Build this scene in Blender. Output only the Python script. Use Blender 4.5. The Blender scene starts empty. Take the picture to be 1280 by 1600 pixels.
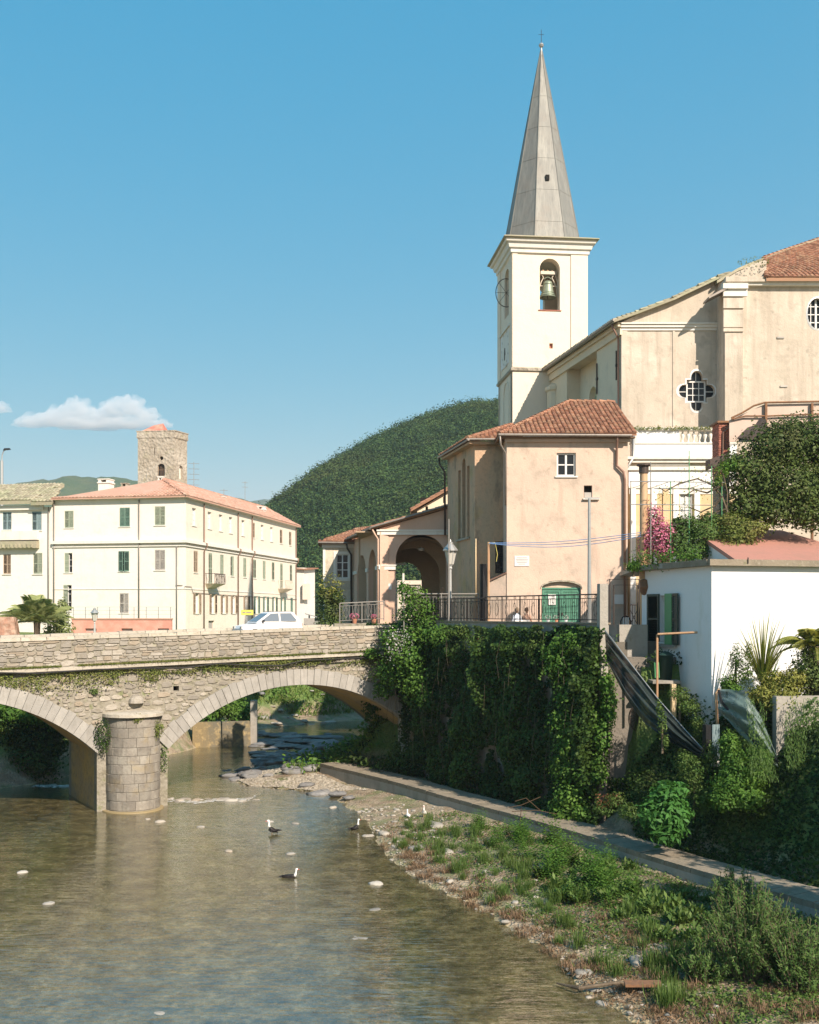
import bpy, math, random
import numpy as np
from math import sin, cos, pi, radians, sqrt, atan2, hypot
from mathutils import Vector
from mathutils.geometry import tessellate_polygon

random.seed(7); RS = np.random.default_rng(11)
S = bpy.context.scene
C = S.collection

# ---------------------------------------------------------------- camera, sky, sun, exposure
CZ, F, HX, HY = 9.2, 1700.0, 640.0, 957.0          # eye height above the water (m), focal length in photo pixels, level point
cam = bpy.data.cameras.new('camera'); camo = bpy.data.objects.new('camera', cam); C.objects.link(camo)
camo.location = (0, 0, CZ); camo.rotation_euler = (pi/2, 0, 0)
cam.sensor_fit = 'VERTICAL'; cam.sensor_height = 36; cam.lens = 36*F/1600; cam.shift_y = (HY-800)/1600
cam.clip_start = .5; cam.clip_end = 12000
S.camera = camo

SUN = Vector((.45, -.68, .60)).normalized()         # towards the sun: behind the camera, to the right
W = bpy.data.worlds.new('World'); S.world = W; W.use_nodes = True
nt = W.node_tree; bg = nt.nodes['Background']
sky = nt.nodes.new('ShaderNodeTexSky'); sky.sky_type = 'NISHITA'; sky.sun_disc = False
sky.sun_elevation = math.asin(SUN.z); sky.sun_rotation = atan2(SUN.x, SUN.y)
sky.air_density = 1.0; sky.dust_density = .6; sky.ozone_density = 1.2; sky.altitude = 100
# colour of the clear air: the same mapping over the whole sky (a little towards cyan, more saturated high up, evener in brightness)
sc_ = nt.nodes.new('ShaderNodeSeparateColor'); sc_.mode = 'HSV'; cc_ = nt.nodes.new('ShaderNodeCombineColor'); cc_.mode = 'HSV'
nt.links.new(sky.outputs[0], sc_.inputs[0])
def mth(op, a, b, clamp=False):
    n = nt.nodes.new('ShaderNodeMath'); n.operation = op; n.use_clamp = clamp; nt.links.new(a, n.inputs[0]); n.inputs[1].default_value = b; return n.outputs[0]
nt.links.new(mth('SUBTRACT', sc_.outputs[0], .032), cc_.inputs[0])
nt.links.new(mth('MULTIPLY', mth('SUBTRACT', sc_.outputs[1], .225), 2.22, True), cc_.inputs[1])
nt.links.new(mth('MULTIPLY', mth('POWER', sc_.outputs[2], .18), 2.56), cc_.inputs[2])
nt.links.new(cc_.outputs[0], bg.inputs['Color'])
bg.inputs['Strength'].default_value = .12
sl = bpy.data.lights.new('sun', 'SUN'); so = bpy.data.objects.new('sun', sl); C.objects.link(so)
sl.energy = 5.0; sl.angle = radians(.5); sl.color = (1, .875, .755)
so.rotation_euler = SUN.to_track_quat('Z', 'Y').to_euler(); so.location = (0, 0, 60)
S.view_settings.view_transform = 'Standard'; S.view_settings.look = 'None'
S.view_settings.exposure = .72; S.view_settings.gamma = 1; S.view_settings.use_curve_mapping = False
S.cycles.max_bounces = 6; S.cycles.diffuse_bounces = 3; S.cycles.glossy_bounces = 3; S.cycles.transmission_bounces = 4
S.cycles.transparent_max_bounces = 10; S.cycles.volume_bounces = 2
S.cycles.caustics_reflective = False; S.cycles.caustics_refractive = False
S.cycles.sample_clamp_indirect = 4
S.cycles.use_denoising = True

# ---------------------------------------------------------------- frames and mesh builders
def P(px, py, Y):                                    # where the line of sight through a photo pixel meets depth Y
    return ((px-HX)/F*Y, Y, CZ+(HY-py)/F*Y)
def G(px, py, z):                                    # ... meets the level z
    Y = (CZ-z)*F/(py-HY); return ((px-HX)/F*Y, Y)
class Fr:
    """a wall's own frame: u to the right as seen from outside, v into the building, z up (world)"""
    def __init__(s, ox, oy, deg=0.0, oz=0.0):
        s.ox, s.oy, s.oz, s.a = ox, oy, oz, radians(deg); s.c, s.s = cos(s.a), sin(s.a)
    def w(s, u, v, z): return (s.ox+s.c*u-s.s*v, s.oy+s.s*u+s.c*v, z)
    def inv(s, p):
        x, y = p[0]-s.ox, p[1]-s.oy; return (s.c*x+s.s*y, -s.s*x+s.c*y, p[2]-s.oz)
    def px(s, px, py, v=0.0):
        a = (px-HX)/F; Y = (v-s.s*s.ox+s.c*s.oy)/(s.c-s.s*a)
        u = s.c*(a*Y-s.ox)+s.s*(Y-s.oy); return u, CZ+(HY-py)/F*Y
    def sub(s, u, v, ddeg):
        x, y, _ = s.w(u, v, 0); return Fr(x, y, math.degrees(s.a)+ddeg, s.oz)
WORLD = Fr(0, 0)
ROOT = {}                                            # root object name -> its frame
def tag(o, label=None, cat=None, group=None, kind=None):
    if label: o['label'] = label
    if cat: o['category'] = cat
    if group: o['group'] = group
    if kind: o['kind'] = kind
    return o
def thing(name, fr, label, cat, group=None):
    o = bpy.data.objects.new(name, None); C.objects.link(o); o.empty_display_size = .3
    o.location = (fr.ox, fr.oy, fr.oz); o.rotation_euler = (0, 0, fr.a)
    ROOT[o.name] = fr
    return tag(o, label, cat, group)
def rootfr(o):
    while o is not None:
        if o.name in ROOT: return ROOT[o.name]
        o = o.parent
    return WORLD
class MB:
    def __init__(s, fr=WORLD): s.v, s.f, s.m, s.fr, s.mi = [], [], [], fr, 0
    def add(s, vs, fs):
        n = len(s.v); w = s.fr.w
        s.v += [w(*p) for p in vs]; s.f += [tuple(i+n for i in f) for f in fs]; s.m += [s.mi]*len(fs)
        return s
    def box(s, u0, u1, v0, v1, z0, z1):
        return s.add([(u0,v0,z0),(u1,v0,z0),(u1,v1,z0),(u0,v1,z0),(u0,v0,z1),(u1,v0,z1),(u1,v1,z1),(u0,v1,z1)],
                     [(0,3,2,1),(4,5,6,7),(0,1,5,4),(1,2,6,5),(2,3,7,6),(3,0,4,7)])
    def hexa(s, b, t):
        return s.add(list(b)+list(t), [(0,3,2,1),(4,5,6,7),(0,1,5,4),(1,2,6,5),(2,3,7,6),(3,0,4,7)])
    def face(s, *p): return s.add(p, [tuple(range(len(p)))])
    def wall(s, outer, holes=(), v0=0.0, th=.3, reveal=None, close=True):
        """a wall in the (u,z) plane with real openings, thickness th into the building"""
        if sum(outer[i][0]*outer[(i+1) % len(outer)][1]-outer[(i+1) % len(outer)][0]*outer[i][1] for i in range(len(outer))) < 0: outer = outer[::-1]
        hs = []
        for h in holes:
            ar = sum(h[i][0]*h[(i+1) % len(h)][1]-h[(i+1) % len(h)][0]*h[i][1] for i in range(len(h)))
            hs.append(h if ar < 0 else h[::-1])
        polys = [outer]+hs
        tris = tessellate_polygon([[Vector((a, b, 0)) for a, b in p] for p in polys])
        flat = [q for p in polys for q in p]
        def ccw(t):
            a, b, c = (flat[i] for i in t)
            return t if (b[0]-a[0])*(c[1]-a[1])-(b[1]-a[1])*(c[0]-a[0]) > 0 else t[::-1]
        tris = [ccw(tuple(t)) for t in tris]
        n = len(flat)
        s.add([(u, v0, z) for u, z in flat]+[(u, v0+th, z) for u, z in flat],
              [t for t in tris]+[tuple(i+n for i in t[::-1]) for t in tris])
        for k, p in enumerate(polys):
            if k == 0 and not close: continue
            for i in range(len(p)):
                a, b = p[i], p[(i+1) % len(p)]
                s.face((a[0],v0,a[1]), (a[0],v0+th,a[1]), (b[0],v0+th,b[1]), (b[0],v0,b[1]))
        return s
    def tube(s, pts, r, n=6, caps=True):
        pts = [Vector(p) for p in pts]; rs = r if isinstance(r, (list, tuple)) else [r]*len(pts)
        vs, fs = [], []
        up0 = None
        for i, p in enumerate(pts):
            d = (pts[min(i+1, len(pts)-1)]-pts[max(i-1, 0)]).normalized()
            if up0 is None: up0 = Vector((0,0,1)) if abs(d.z) < .9 else Vector((1,0,0))
            a = d.cross(up0).normalized(); b = d.cross(a).normalized(); up0 = -b if up0.dot(-b) > 0 else b
            a = d.cross(up0).normalized(); b = d.cross(a).normalized()
            for k in range(n):
                t = 2*pi*k/n; q = p+(a*cos(t)+b*sin(t))*rs[i]; vs.append(tuple(q))
        for i in range(len(pts)-1):
            for k in range(n):
                k2 = (k+1) % n; fs.append((i*n+k, i*n+k2, (i+1)*n+k2, (i+1)*n+k))
        if caps: fs += [tuple(range(n))[::-1], tuple((len(pts)-1)*n+k for k in range(n))]
        return s.add(vs, fs)
    def lathe(s, prof, c=(0,0,0), n=16, a0=0.0, a1=2*pi, sx=1.0, sy=1.0):
        full = abs(a1-a0-2*pi) < 1e-6; m = n if full else n+1; vs, fs = [], []
        for r, z in prof:
            for k in range(m):
                t = a0+(a1-a0)*k/n; vs.append((c[0]+r*cos(t)*sx, c[1]+r*sin(t)*sy, c[2]+z))
        for i in range(len(prof)-1):
            for k in range(n):
                k2 = (k+1) % m; fs.append((i*m+k, i*m+k2, (i+1)*m+k2, (i+1)*m+k))
        return s.add(vs, fs)
    def loft(s, rings, caps=True):
        n = len(rings[0]); vs = [p for r in rings for p in r]; fs = []
        for i in range(len(rings)-1):
            for k in range(n):
                k2 = (k+1) % n; fs.append((i*n+k, i*n+k2, (i+1)*n+k2, (i+1)*n+k))
        if caps: fs += [tuple(range(n))[::-1], tuple((len(rings)-1)*n+k for k in range(n))]
        return s.add(vs, fs)
    def obj(s, name, mat, parent=None, smooth=False, **props):
        R = rootfr(parent); vs = [R.inv(p) for p in s.v] if parent is not None else s.v
        org = None
        if parent is None and vs and props.pop('origin', True):
            n = len(vs); org = (sum(p[0] for p in vs)/n, sum(p[1] for p in vs)/n, min(p[2] for p in vs))
            vs = [(p[0]-org[0], p[1]-org[1], p[2]-org[2]) for p in vs]
        me = bpy.data.meshes.new(name); me.from_pydata(vs, [], s.f)
        for m in (mat if isinstance(mat, (list, tuple)) else [mat]): me.materials.append(m)
        if isinstance(mat, (list, tuple)): me.polygons.foreach_set('material_index', s.m)
        if smooth: me.polygons.foreach_set('use_smooth', [True]*len(me.polygons))
        me.update()
        o = bpy.data.objects.new(name, me); C.objects.link(o)
        if org: o.location = org
        if parent is not None: o.parent = parent
        tag(o, props.get('label'), props.get('cat'), props.get('group'), props.get('kind'))
        return o
def piece(name, me, parent, p, deg=0.0, scale=(1,1,1), tilt=0.0):
    """an object sharing mesh data, placed in world space under its thing"""
    R = rootfr(parent); o = bpy.data.objects.new(name, me); C.objects.link(o); o.parent = parent
    o.location = R.inv(p) if parent is not None else p
    o.rotation_euler = (0, tilt, radians(deg)-(R.a if parent is not None else 0)); o.scale = scale
    return o
def copy_tree(o, parent=None):
    c = o.copy(); C.objects.link(c); c.parent = parent
    for ch in list(o.children): copy_tree(ch, c)
    return c
def rect(u0, z0, u1, z1): return [(u0,z0),(u1,z0),(u1,z1),(u0,z1)]
def arch(u0, z0, u1, z1, n=12, rise=None):            # opening with a round head whose top is z1
    r = (u1-u0)/2; rise = rise or r; c = (u0+u1)/2
    return [(u0,z0),(u1,z0)]+[(c+r*cos(pi*k/n), z1-rise+rise*sin(pi*k/n)) for k in range(n+1)]

def npmesh(name, V, Fq, mat, parent=None, attr=None, smooth=False, **props):
    """numpy verts (n,3) world, faces (m,k)"""
    V = np.asarray(V, dtype=np.float64)
    org = None
    if parent is not None:
        R = rootfr(parent); x, y = V[:,0]-R.ox, V[:,1]-R.oy
        V = np.stack([R.c*x+R.s*y, -R.s*x+R.c*y, V[:,2]-R.oz], 1)
    elif props.get('origin', True):
        org = (float(V[:,0].mean()), float(V[:,1].mean()), float(V[:,2].min())); V = V-np.array(org)
    me = bpy.data.meshes.new(name); k = Fq.shape[1]
    me.vertices.add(len(V)); me.vertices.foreach_set('co', V.astype(np.float32).ravel())
    me.loops.add(Fq.size); me.loops.foreach_set('vertex_index', Fq.astype(np.int32).ravel())
    me.polygons.add(len(Fq)); me.polygons.foreach_set('loop_start', np.arange(0, Fq.size, k, dtype=np.int32))
    if smooth: me.polygons.foreach_set('use_smooth', np.ones(len(Fq), dtype=bool))
    if attr is not None:
        a = me.attributes.new('v', 'FLOAT', 'POINT'); a.data.foreach_set('value', np.asarray(attr, dtype=np.float32))
    me.materials.append(mat); me.update(calc_edges=True); me.validate()
    if props.get('meshonly'): return me
    o = bpy.data.objects.new(name, me); C.objects.link(o)
    if org: o.location = org
    if parent is not None: o.parent = parent
    tag(o, props.get('label'), props.get('cat'), props.get('group'), props.get('kind'))
    return o
def unit(a): return a/np.maximum(np.linalg.norm(a, axis=1, keepdims=True), 1e-9)
def leaf_arrays(Pt, Nr, size, asp=.5, spread=.9, up=.25, tdir=None, tw=0.0):
    n = len(Pt); r = RS.normal(size=(n,3))
    nn = unit(Nr+r*spread*.55+np.array([0,0,up]))
    t = RS.normal(size=(n,3))
    if tdir is not None: t = t*(1-tw)+tdir*tw*2
    t = unit(t-nn*(t*nn).sum(1, keepdims=True)); b = np.cross(nn, t)
    L = (size*RS.uniform(.55, 1.3, size=n))[:,None] if np.isscalar(size) else (size*RS.uniform(.7, 1.2, size=n))[:,None]
    v0 = Pt-t*L*.5; v2 = Pt+t*L*.5-nn*L*.08
    v1 = Pt+b*L*asp*.5+nn*L*.10-t*L*.06; v3 = Pt-b*L*asp*.5+nn*L*.10-t*L*.06
    V = np.stack([v0,v1,v2,v3], 1).reshape(-1,3)
    return V, np.arange(4*n).reshape(-1,4)
def leaves(name, Pt, Nr, size, mat, parent=None, asp=.5, spread=.9, up=.25, v=None, tdir=None, tw=0.0, **props):
    V, Fq = leaf_arrays(np.asarray(Pt, float), np.asarray(Nr, float), size, asp, spread, up, tdir, tw)
    n = len(Pt); v = RS.uniform(0, 1, n) if v is None else v
    return npmesh(name, V, Fq, mat, parent, attr=np.repeat(v, 4), **props)
def sph(n):
    d = unit(RS.normal(size=(n,3))); return d
def crown_pts(n, clumps, shell=.55, down=.35):
    """leaf positions through lumpy clumps ((cx,cy,cz),(rx,ry,rz)); many near their surface"""
    wts = np.array([r[0]*r[2]+r[1]*r[2] for c, r in clumps]); wts = wts/wts.sum()
    idx = RS.choice(len(clumps), n, p=wts); d = sph(n)
    rad = shell+(1-shell)*RS.uniform(0, 1, n)**.6; rad *= 1+.18*RS.normal(size=n)
    c = np.array([c for c, r in clumps])[idx]; rr = np.array([r for c, r in clumps])[idx]
    Pt = c+d*rr*rad[:,None]
    cv = RS.uniform(-.25, .25, len(clumps))[idx]
    return Pt, unit(d+np.array([0,0,.2])), np.clip(RS.uniform(.15, .85, n)+cv, 0, 1)
def lattice(x, y, seed):
    xi, yi = np.floor(x).astype(int), np.floor(y).astype(int); fx, fy = x-xi, y-yi
    fx, fy = fx*fx*(3-2*fx), fy*fy*(3-2*fy)
    def h(i, j):
        k = (i*374761393+j*668265263+seed*974711) & 0x7fffffff; k = ((k ^ (k >> 13))*1274126177) & 0x7fffffff
        return ((k ^ (k >> 16)) & 0xffff)/65535.0
    return (h(xi,yi)*(1-fx)+h(xi+1,yi)*fx)*(1-fy)+(h(xi,yi+1)*(1-fx)+h(xi+1,yi+1)*fx)*fy
def fbm(x, y, seed=0, octs=4):
    x = np.asarray(x, float); y = np.asarray(y, float); r = 0; a = .5
    for o in range(octs): r = r+a*lattice(x*2**o, y*2**o, seed+o*7); a *= .5
    return r/(1-.5**octs)

# ---------------------------------------------------------------- materials (all procedural)
def newmat(name):
    m = bpy.data.materials.new(name); m.use_nodes = True; t = m.node_tree
    return m, t, t.nodes['Principled BSDF']
def mathn(t, op, a, b=None, c=None):
    n = t.nodes.new('ShaderNodeMath'); n.operation = op
    for i, x in enumerate((a, b, c)):
        if x is None: continue
        if isinstance(x, (int, float)): n.inputs[i].default_value = x
        else: t.links.new(x, n.inputs[i])
    return n.outputs[0]
def mix(t, fac, a, b, mode='MIX'):
    n = t.nodes.new('ShaderNodeMix'); n.data_type = 'RGBA'; n.blend_type = mode
    for i, x in ((0, fac), (6, a), (7, b)):
        if isinstance(x, (int, float)): n.inputs[i].default_value = x
        elif isinstance(x, tuple): n.inputs[i].default_value = (*x, 1)
        else: t.links.new(x, n.inputs[i])
    return n.outputs[2]
def pos(t, stretch=(1,1,1)):
    g = t.nodes.new('ShaderNodeNewGeometry'); m = t.nodes.new('ShaderNodeVectorMath'); m.operation = 'MULTIPLY'
    t.links.new(g.outputs['Position'], m.inputs[0]); m.inputs[1].default_value = stretch; return m.outputs[0]
def tex(t, kind, scale, stretch=(1,1,1), detail=5, rough=.6):
    if kind == 'noise':
        n = t.nodes.new('ShaderNodeTexNoise'); n.inputs['Detail'].default_value = detail; n.inputs['Roughness'].default_value = rough; out = 0
    elif kind == 'vor':
        n = t.nodes.new('ShaderNodeTexVoronoi'); out = 0
    elif kind == 'vorc':
        n = t.nodes.new('ShaderNodeTexVoronoi'); out = 1
    elif kind == 'edge':
        n = t.nodes.new('ShaderNodeTexVoronoi'); n.feature = 'DISTANCE_TO_EDGE'; out = 0
    n.inputs['Scale'].default_value = scale; t.links.new(pos(t, stretch), n.inputs['Vector']); return n.outputs[out]
def rng(t, x, lo, hi, a=0.0, b=1.0):
    n = t.nodes.new('ShaderNodeMapRange'); t.links.new(x, n.inputs[0])
    for i, q in enumerate((lo, hi, a, b)): n.inputs[i+1].default_value = q
    return n.outputs[0]
def surf(name, base, rough=.85, layers=(), bump=None, rnd=0.0, metal=0.0, spec=.25, hue=None):
    """layers: (kind, scale, colour, lo, hi, amount[, stretch]); bump: list of (kind, scale, distance[, stretch])"""
    m, t, b = newmat(name); col = None
    cur = base
    for L in layers:
        kind, sc, c, lo, hi, am = L[:6]; st = L[6] if len(L) > 6 else (1,1,1)
        cur = mix(t, rng(t, tex(t, kind, sc, st), lo, hi, 0, am), cur, c)
    if rnd:
        oi = t.nodes.new('ShaderNodeObjectInfo'); g = t.nodes.new('ShaderNodeNewGeometry')
        r = mathn(t, 'FRACT', mathn(t, 'ADD', oi.outputs['Random'], g.outputs['Random Per Island']))
        f = rng(t, r, 0, 1, 1-rnd, 1+rnd)
        n = t.nodes.new('ShaderNodeVectorMath'); n.operation = 'SCALE'
        if isinstance(cur, tuple): n.inputs[0].default_value = cur
        else: t.links.new(cur, n.inputs[0])
        t.links.new(f, n.inputs[3]); cur = n.outputs[0]
        if hue:
            r2 = mathn(t, 'FRACT', mathn(t, 'MULTIPLY', r, 7.31)); cur = mix(t, rng(t, r2, .45, 1, 0, .7), cur, hue)
    if isinstance(cur, tuple): b.inputs['Base Color'].default_value = (*cur, 1)
    else: t.links.new(cur, b.inputs['Base Color'])
    b.inputs['Roughness'].default_value = rough; b.inputs['Metallic'].default_value = metal; b.inputs['Specular IOR Level'].default_value = spec
    if bump:
        prev = None
        for B in bump:
            n = t.nodes.new('ShaderNodeBump'); n.inputs['Strength'].default_value = 1; n.inputs['Distance'].default_value = B[2]
            t.links.new(tex(t, B[0], B[1], B[3] if len(B) > 3 else (1,1,1)), n.inputs['Height'])
            if prev: t.links.new(prev, n.inputs['Normal'])
            prev = n.outputs[0]
        t.links.new(prev, b.inputs['Normal'])
    return m
def leafmat(name, a, bcol, c2=None, trans=.35, rough=.55, nscale=.8):
    m, t, b = newmat(name)
    at = t.nodes.new('ShaderNodeAttribute'); at.attribute_name = 'v'
    col = mix(t, at.outputs['Fac'], a, bcol)
    if c2: col = mix(t, rng(t, tex(t, 'noise', nscale), .5, .72, 0, .8), col, c2)
    t.links.new(col, b.inputs['Base Color']); b.inputs['Roughness'].default_value = rough; b.inputs['Specular IOR Level'].default_value = .18
    tr = t.nodes.new('ShaderNodeBsdfTranslucent'); ms = t.nodes.new('ShaderNodeMixShader'); ms.inputs[0].default_value = trans
    t.links.new(mix(t, 1.0, col, (1.0, 1.0, .55), 'MULTIPLY'), tr.inputs[0])
    t.links.new(b.outputs[0], ms.inputs[1]); t.links.new(tr.outputs[0], ms.inputs[2])
    t.links.new(ms.outputs[0], t.nodes['Material Output'].inputs[0]); return m
V3 = (1, 1, .13)
def plaster(name, base, stain, dark, am=.45, drip=.4, rough=.9):
    return surf(name, base, rough, [('noise', .55, stain, .42, .66, am), ('noise', 2.2, dark, .56, .8, drip, V3), ('noise', 6, stain, .5, .75, .3),
                                    ('noise', 1.1, dark, .57, .75, drip*.9), ('noise', 3.3, dark, .60, .72, drip*.5), ('noise', 1.55, stain, .595, .612, am*.55), ('noise', 2.9, dark, .655, .67, drip*.7)], [('noise', 14, .012), ('noise', 1.5, .03)])
M = {}
M['pink'] = plaster('pink_plaster', (.66,.48,.37), (.52,.42,.33), (.30,.24,.18), .85, .55)
M['pinkold'] = surf('stained_pink_plaster', (.55,.36,.23), .92, [('noise', .8, (.40,.33,.23), .4, .6, .7, (1,1,.4)), ('noise', 1.4, (.16,.14,.11), .56, .66, .6, (1,1,.5)),
        ('noise', .5, (.42,.31,.10), .55, .7, .5), ('noise', 7, (.3,.24,.17), .5, .7, .4)], [('noise', 9, .025), ('noise', 1.5, .04)])
M['portico'] = plaster('salmon_plaster', (.62,.41,.30), (.66,.47,.35), (.38,.27,.20), .5, .3)
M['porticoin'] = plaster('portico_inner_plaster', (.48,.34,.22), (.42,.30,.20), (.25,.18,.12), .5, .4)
M['cream'] = plaster('cream_plaster', (.74,.63,.46), (.66,.57,.43), (.42,.36,.27), .5, .3)
M['tower'] = plaster('tower_plaster', (.78,.67,.53), (.72,.62,.49), (.48,.42,.33), .4, .22)
M['church'] = surf('church_plaster', (.56,.475,.38), .92, [('noise', .5, (.66,.57,.47), .45, .62, .8), ('noise', 2.5, (.37,.31,.24), .46, .70, .75, (1,1,.1)),
        ('noise', 1.2, (.30,.26,.20), .54, .74, .6), ('noise', .35, (.46,.40,.31), .48, .62, .45), ('noise', 1.35, (.40,.34,.27), .605, .622, .38), ('noise', 2.7, (.30,.26,.21), .655, .67, .45), ('noise', 8, (.5,.43,.33), .5, .7, .4)], [('noise', 12, .012), ('noise', 2, .03)])
M['white'] = surf('white_trim', (.74,.70,.62), .85, [('noise', 3, (.55,.50,.42), .52, .75, .5, (1,1,.3)), ('noise', .8, (.62,.58,.5), .5, .7, .4)], [('noise', 20, .006)])
M['whitewall'] = surf('white_plaster', (.78,.77,.75), .9, [('noise', .9, (.58,.58,.50), .58, .75, .6, (1,1,.35)), ('noise', 5, (.66,.65,.6), .55, .75, .3)], [('noise', 12, .008)])
M['yellow'] = plaster('yellow_plaster', (.62,.45,.25), (.68,.56,.37), (.45,.35,.22), .5, .3)
M['aptfront'] = plaster('pale_apartment_plaster', (.80,.73,.65), (.74,.66,.57), (.52,.46,.37), .35, .25)
M['aptside'] = plaster('apartment_side_plaster', (.74,.65,.54), (.70,.61,.50), (.48,.42,.34), .4, .25)
M['concrete'] = surf('concrete', (.36,.33,.28), .9, [('noise', .9, (.22,.20,.16), .5, .7, .7, (1,1,.4)), ('noise', 6, (.28,.26,.22), .5, .7, .5), ('noise', 2.4, (.16,.17,.09), .6, .75, .5)], [('noise', 10, .02), ('noise', 2, .03)])
M['pathc'] = surf('path_concrete', (.27,.225,.165), .95, [('noise', 1.1, (.18,.15,.105), .45, .65, .7), ('noise', 9, (.42,.37,.29), .55, .7, .5), ('noise', 2.6, (.14,.16,.07), .6, .72, .6)], [('noise', 9, .03), ('noise', 30, .01)])
M['mortar'] = surf('old_mortar', (.29,.26,.205), .95, [('noise', 1.2, (.20,.18,.12), .45, .65, .7), ('noise', 1.9, (.16,.19,.06), .58, .7, .7), ('noise', 9, (.40,.36,.29), .5, .7, .5)], [('noise', 7, .05), ('vor', 5, .04)])
M['stone'] = surf('bridge_stone', (.33,.295,.245), .9, [('noise', 3.5, (.27,.235,.18), .45, .65, .7), ('noise', 1.3, (.44,.40,.335), .5, .7, .6), ('noise', 12, (.28,.24,.17), .56, .7, .5), ('noise', 2.2, (.22,.22,.09), .6, .72, .35)],
        [('noise', 14, .025), ('noise', 4, .04)], rnd=.26, hue=(.34,.27,.19))
M['voussoir'] = surf('arch_stone', (.33,.31,.275), .88, [('noise', 2, (.42,.39,.345), .45, .65, .6), ('noise', 5, (.22,.20,.17), .52, .72, .6, (1,1,.3)), ('noise', 14, (.34,.31,.26), .5, .7, .4)], [('noise', 14, .015)], rnd=.10)
M['block'] = surf('pier_block', (.25,.22,.18), .88, [('noise', 2, (.36,.33,.27), .45, .65, .6), ('noise', 6, (.16,.145,.12), .5, .7, .6), ('noise', 1.2, (.30,.23,.12), .55, .7, .5), ('noise', 22, (.42,.39,.33), .6, .75, .5)],
        [('noise', 14, .02), ('noise', 40, .006)], rnd=.20)
M['intrados'] = surf('vault_stone', (.42,.32,.19), .92, [('noise', .8, (.56,.38,.14), .42, .62, .8), ('noise', 4, (.22,.18,.12), .5, .7, .6)], [('noise', 8, .04)])
M['towerstone'] = surf('rough_tower_stone', (.36,.31,.24), .95, [('noise', .55, (.48,.43,.35), .42, .62, .8), ('noise', 2.2, (.22,.18,.13), .5, .68, .7), ('noise', 1.1, (.28,.26,.14), .55, .7, .5), ('noise', 6, (.5,.44,.36), .55, .72, .5)], [('noise', 3, .12), ('vor', 3, .08)])
M['tile'] = surf('terracotta_tile', (.30,.14,.085), .85, [('noise', 1.2, (.21,.12,.075), .45, .65, .7), ('noise', 6, (.42,.22,.13), .5, .7, .6), ('noise', 2.5, (.20,.16,.09), .58, .72, .5)], [('noise', 20, .01)], rnd=.28, hue=(.42,.25,.15))
M['tilepale'] = surf('pale_terracotta', (.50,.29,.21), .85, [('noise', .7, (.50,.35,.26), .45, .65, .7), ('noise', 4, (.45,.24,.15), .5, .7, .5)], [('noise', 12, .01)], rnd=.15)
M['tilegrey'] = surf('lichen_tile', (.34,.30,.21), .9, [('noise', .7, (.28,.29,.17), .45, .65, .7), ('noise', 4, (.44,.38,.28), .5, .7, .6)], [('noise', 8, .03)], rnd=.25)
M['lead'] = surf('spire_sheet', (.22,.215,.19), .6, [('noise', 3, (.31,.30,.26), .42, .66, .7, (1,1,.05)), ('noise', 9, (.14,.14,.13), .5, .72, .6, (1,1,.04)), ('noise', .6, (.23,.195,.16), .5, .7, .5)],
        [('noise', 9, .01, (1,1,.05))], metal=.15, spec=.3)
M['wood'] = surf('weathered_wood', (.20,.13,.08), .8, [('noise', 8, (.12,.08,.05), .45, .65, .7, (1,1,.1))], [('noise', 30, .004)])
M['rust'] = surf('rusty_iron', (.22,.12,.07), .75, [('noise', 9, (.34,.17,.08), .45, .65, .7), ('noise', 3, (.14,.10,.07), .5, .7, .6)], metal=.3)
M['orange'] = surf('rusty_column_paint', (.46,.27,.15), .75, [('noise', 3, (.58,.42,.26), .45, .65, .7, (1,1,.2)), ('noise', 8, (.28,.13,.07), .55, .7, .7, (1,1,.3))])
M['iron'] = surf('dark_iron', (.085,.065,.055), .6, [('noise', 10, (.20,.12,.08), .55, .7, .5)], metal=.4)
M['greyiron'] = surf('grey_railing_paint', (.27,.25,.22), .6, [('noise', 12, (.20,.14,.10), .58, .7, .5)])
M['galv'] = surf('galvanised_steel', (.42,.42,.40), .45, [('noise', 7, (.32,.32,.30), .5, .7, .6)], metal=.6)
M['gutter'] = surf('gutter_metal', (.27,.235,.20), .5, [('noise', 5, (.17,.14,.12), .5, .7, .6)], metal=.4)
M['copper'] = surf('brown_downpipe', (.25,.15,.11), .5, [('noise', 5, (.18,.12,.09), .5, .7, .6)], metal=.3)
M['black'] = surf('black_plastic', (.015,.015,.016), .5)
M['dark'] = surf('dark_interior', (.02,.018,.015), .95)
M['sglass'] = surf('window_glass', (.018,.02,.022), .12, spec=.3)
M['paleglass'] = surf('pale_window_glass', (.62,.62,.60), .3, spec=.6)  # white-lit look of the panes put into a pale base colour
M['wframe'] = surf('white_window_paint', (.72,.70,.66), .5, [('noise', 9, (.52,.49,.44), .55, .7, .5)])
M['greenshut'] = surf('green_shutter', (.13,.22,.17), .6, [('noise', 3, (.19,.27,.21), .45, .65, .7)], rnd=.15)
M['paleshut'] = surf('faded_green_shutter', (.30,.34,.25), .7, [('noise', 3, (.38,.38,.29), .45, .65, .7)], rnd=.12)
M['greyshut'] = surf('grey_shutter', (.40,.37,.33), .7, [('noise', 3, (.48,.43,.37), .45, .65, .7)], rnd=.12)
M['brownshut'] = surf('faded_brown_shutter', (.36,.27,.19), .7, [('noise', 3, (.42,.33,.23), .45, .65, .7)], rnd=.12)
M['blueshut'] = surf('blue_grey_shutter', (.22,.30,.31), .7, [('noise', 3, (.28,.35,.35), .45, .65, .7)], rnd=.12)
M['brightgreen'] = surf('bright_green_paint', (.10,.30,.13), .5, [('noise', 8, (.08,.24,.10), .5, .7, .5)])
M['darkgreen'] = surf('dark_green_paint', (.018,.045,.035), .5, [('noise', 6, (.03,.06,.045), .5, .7, .5)])
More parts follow.
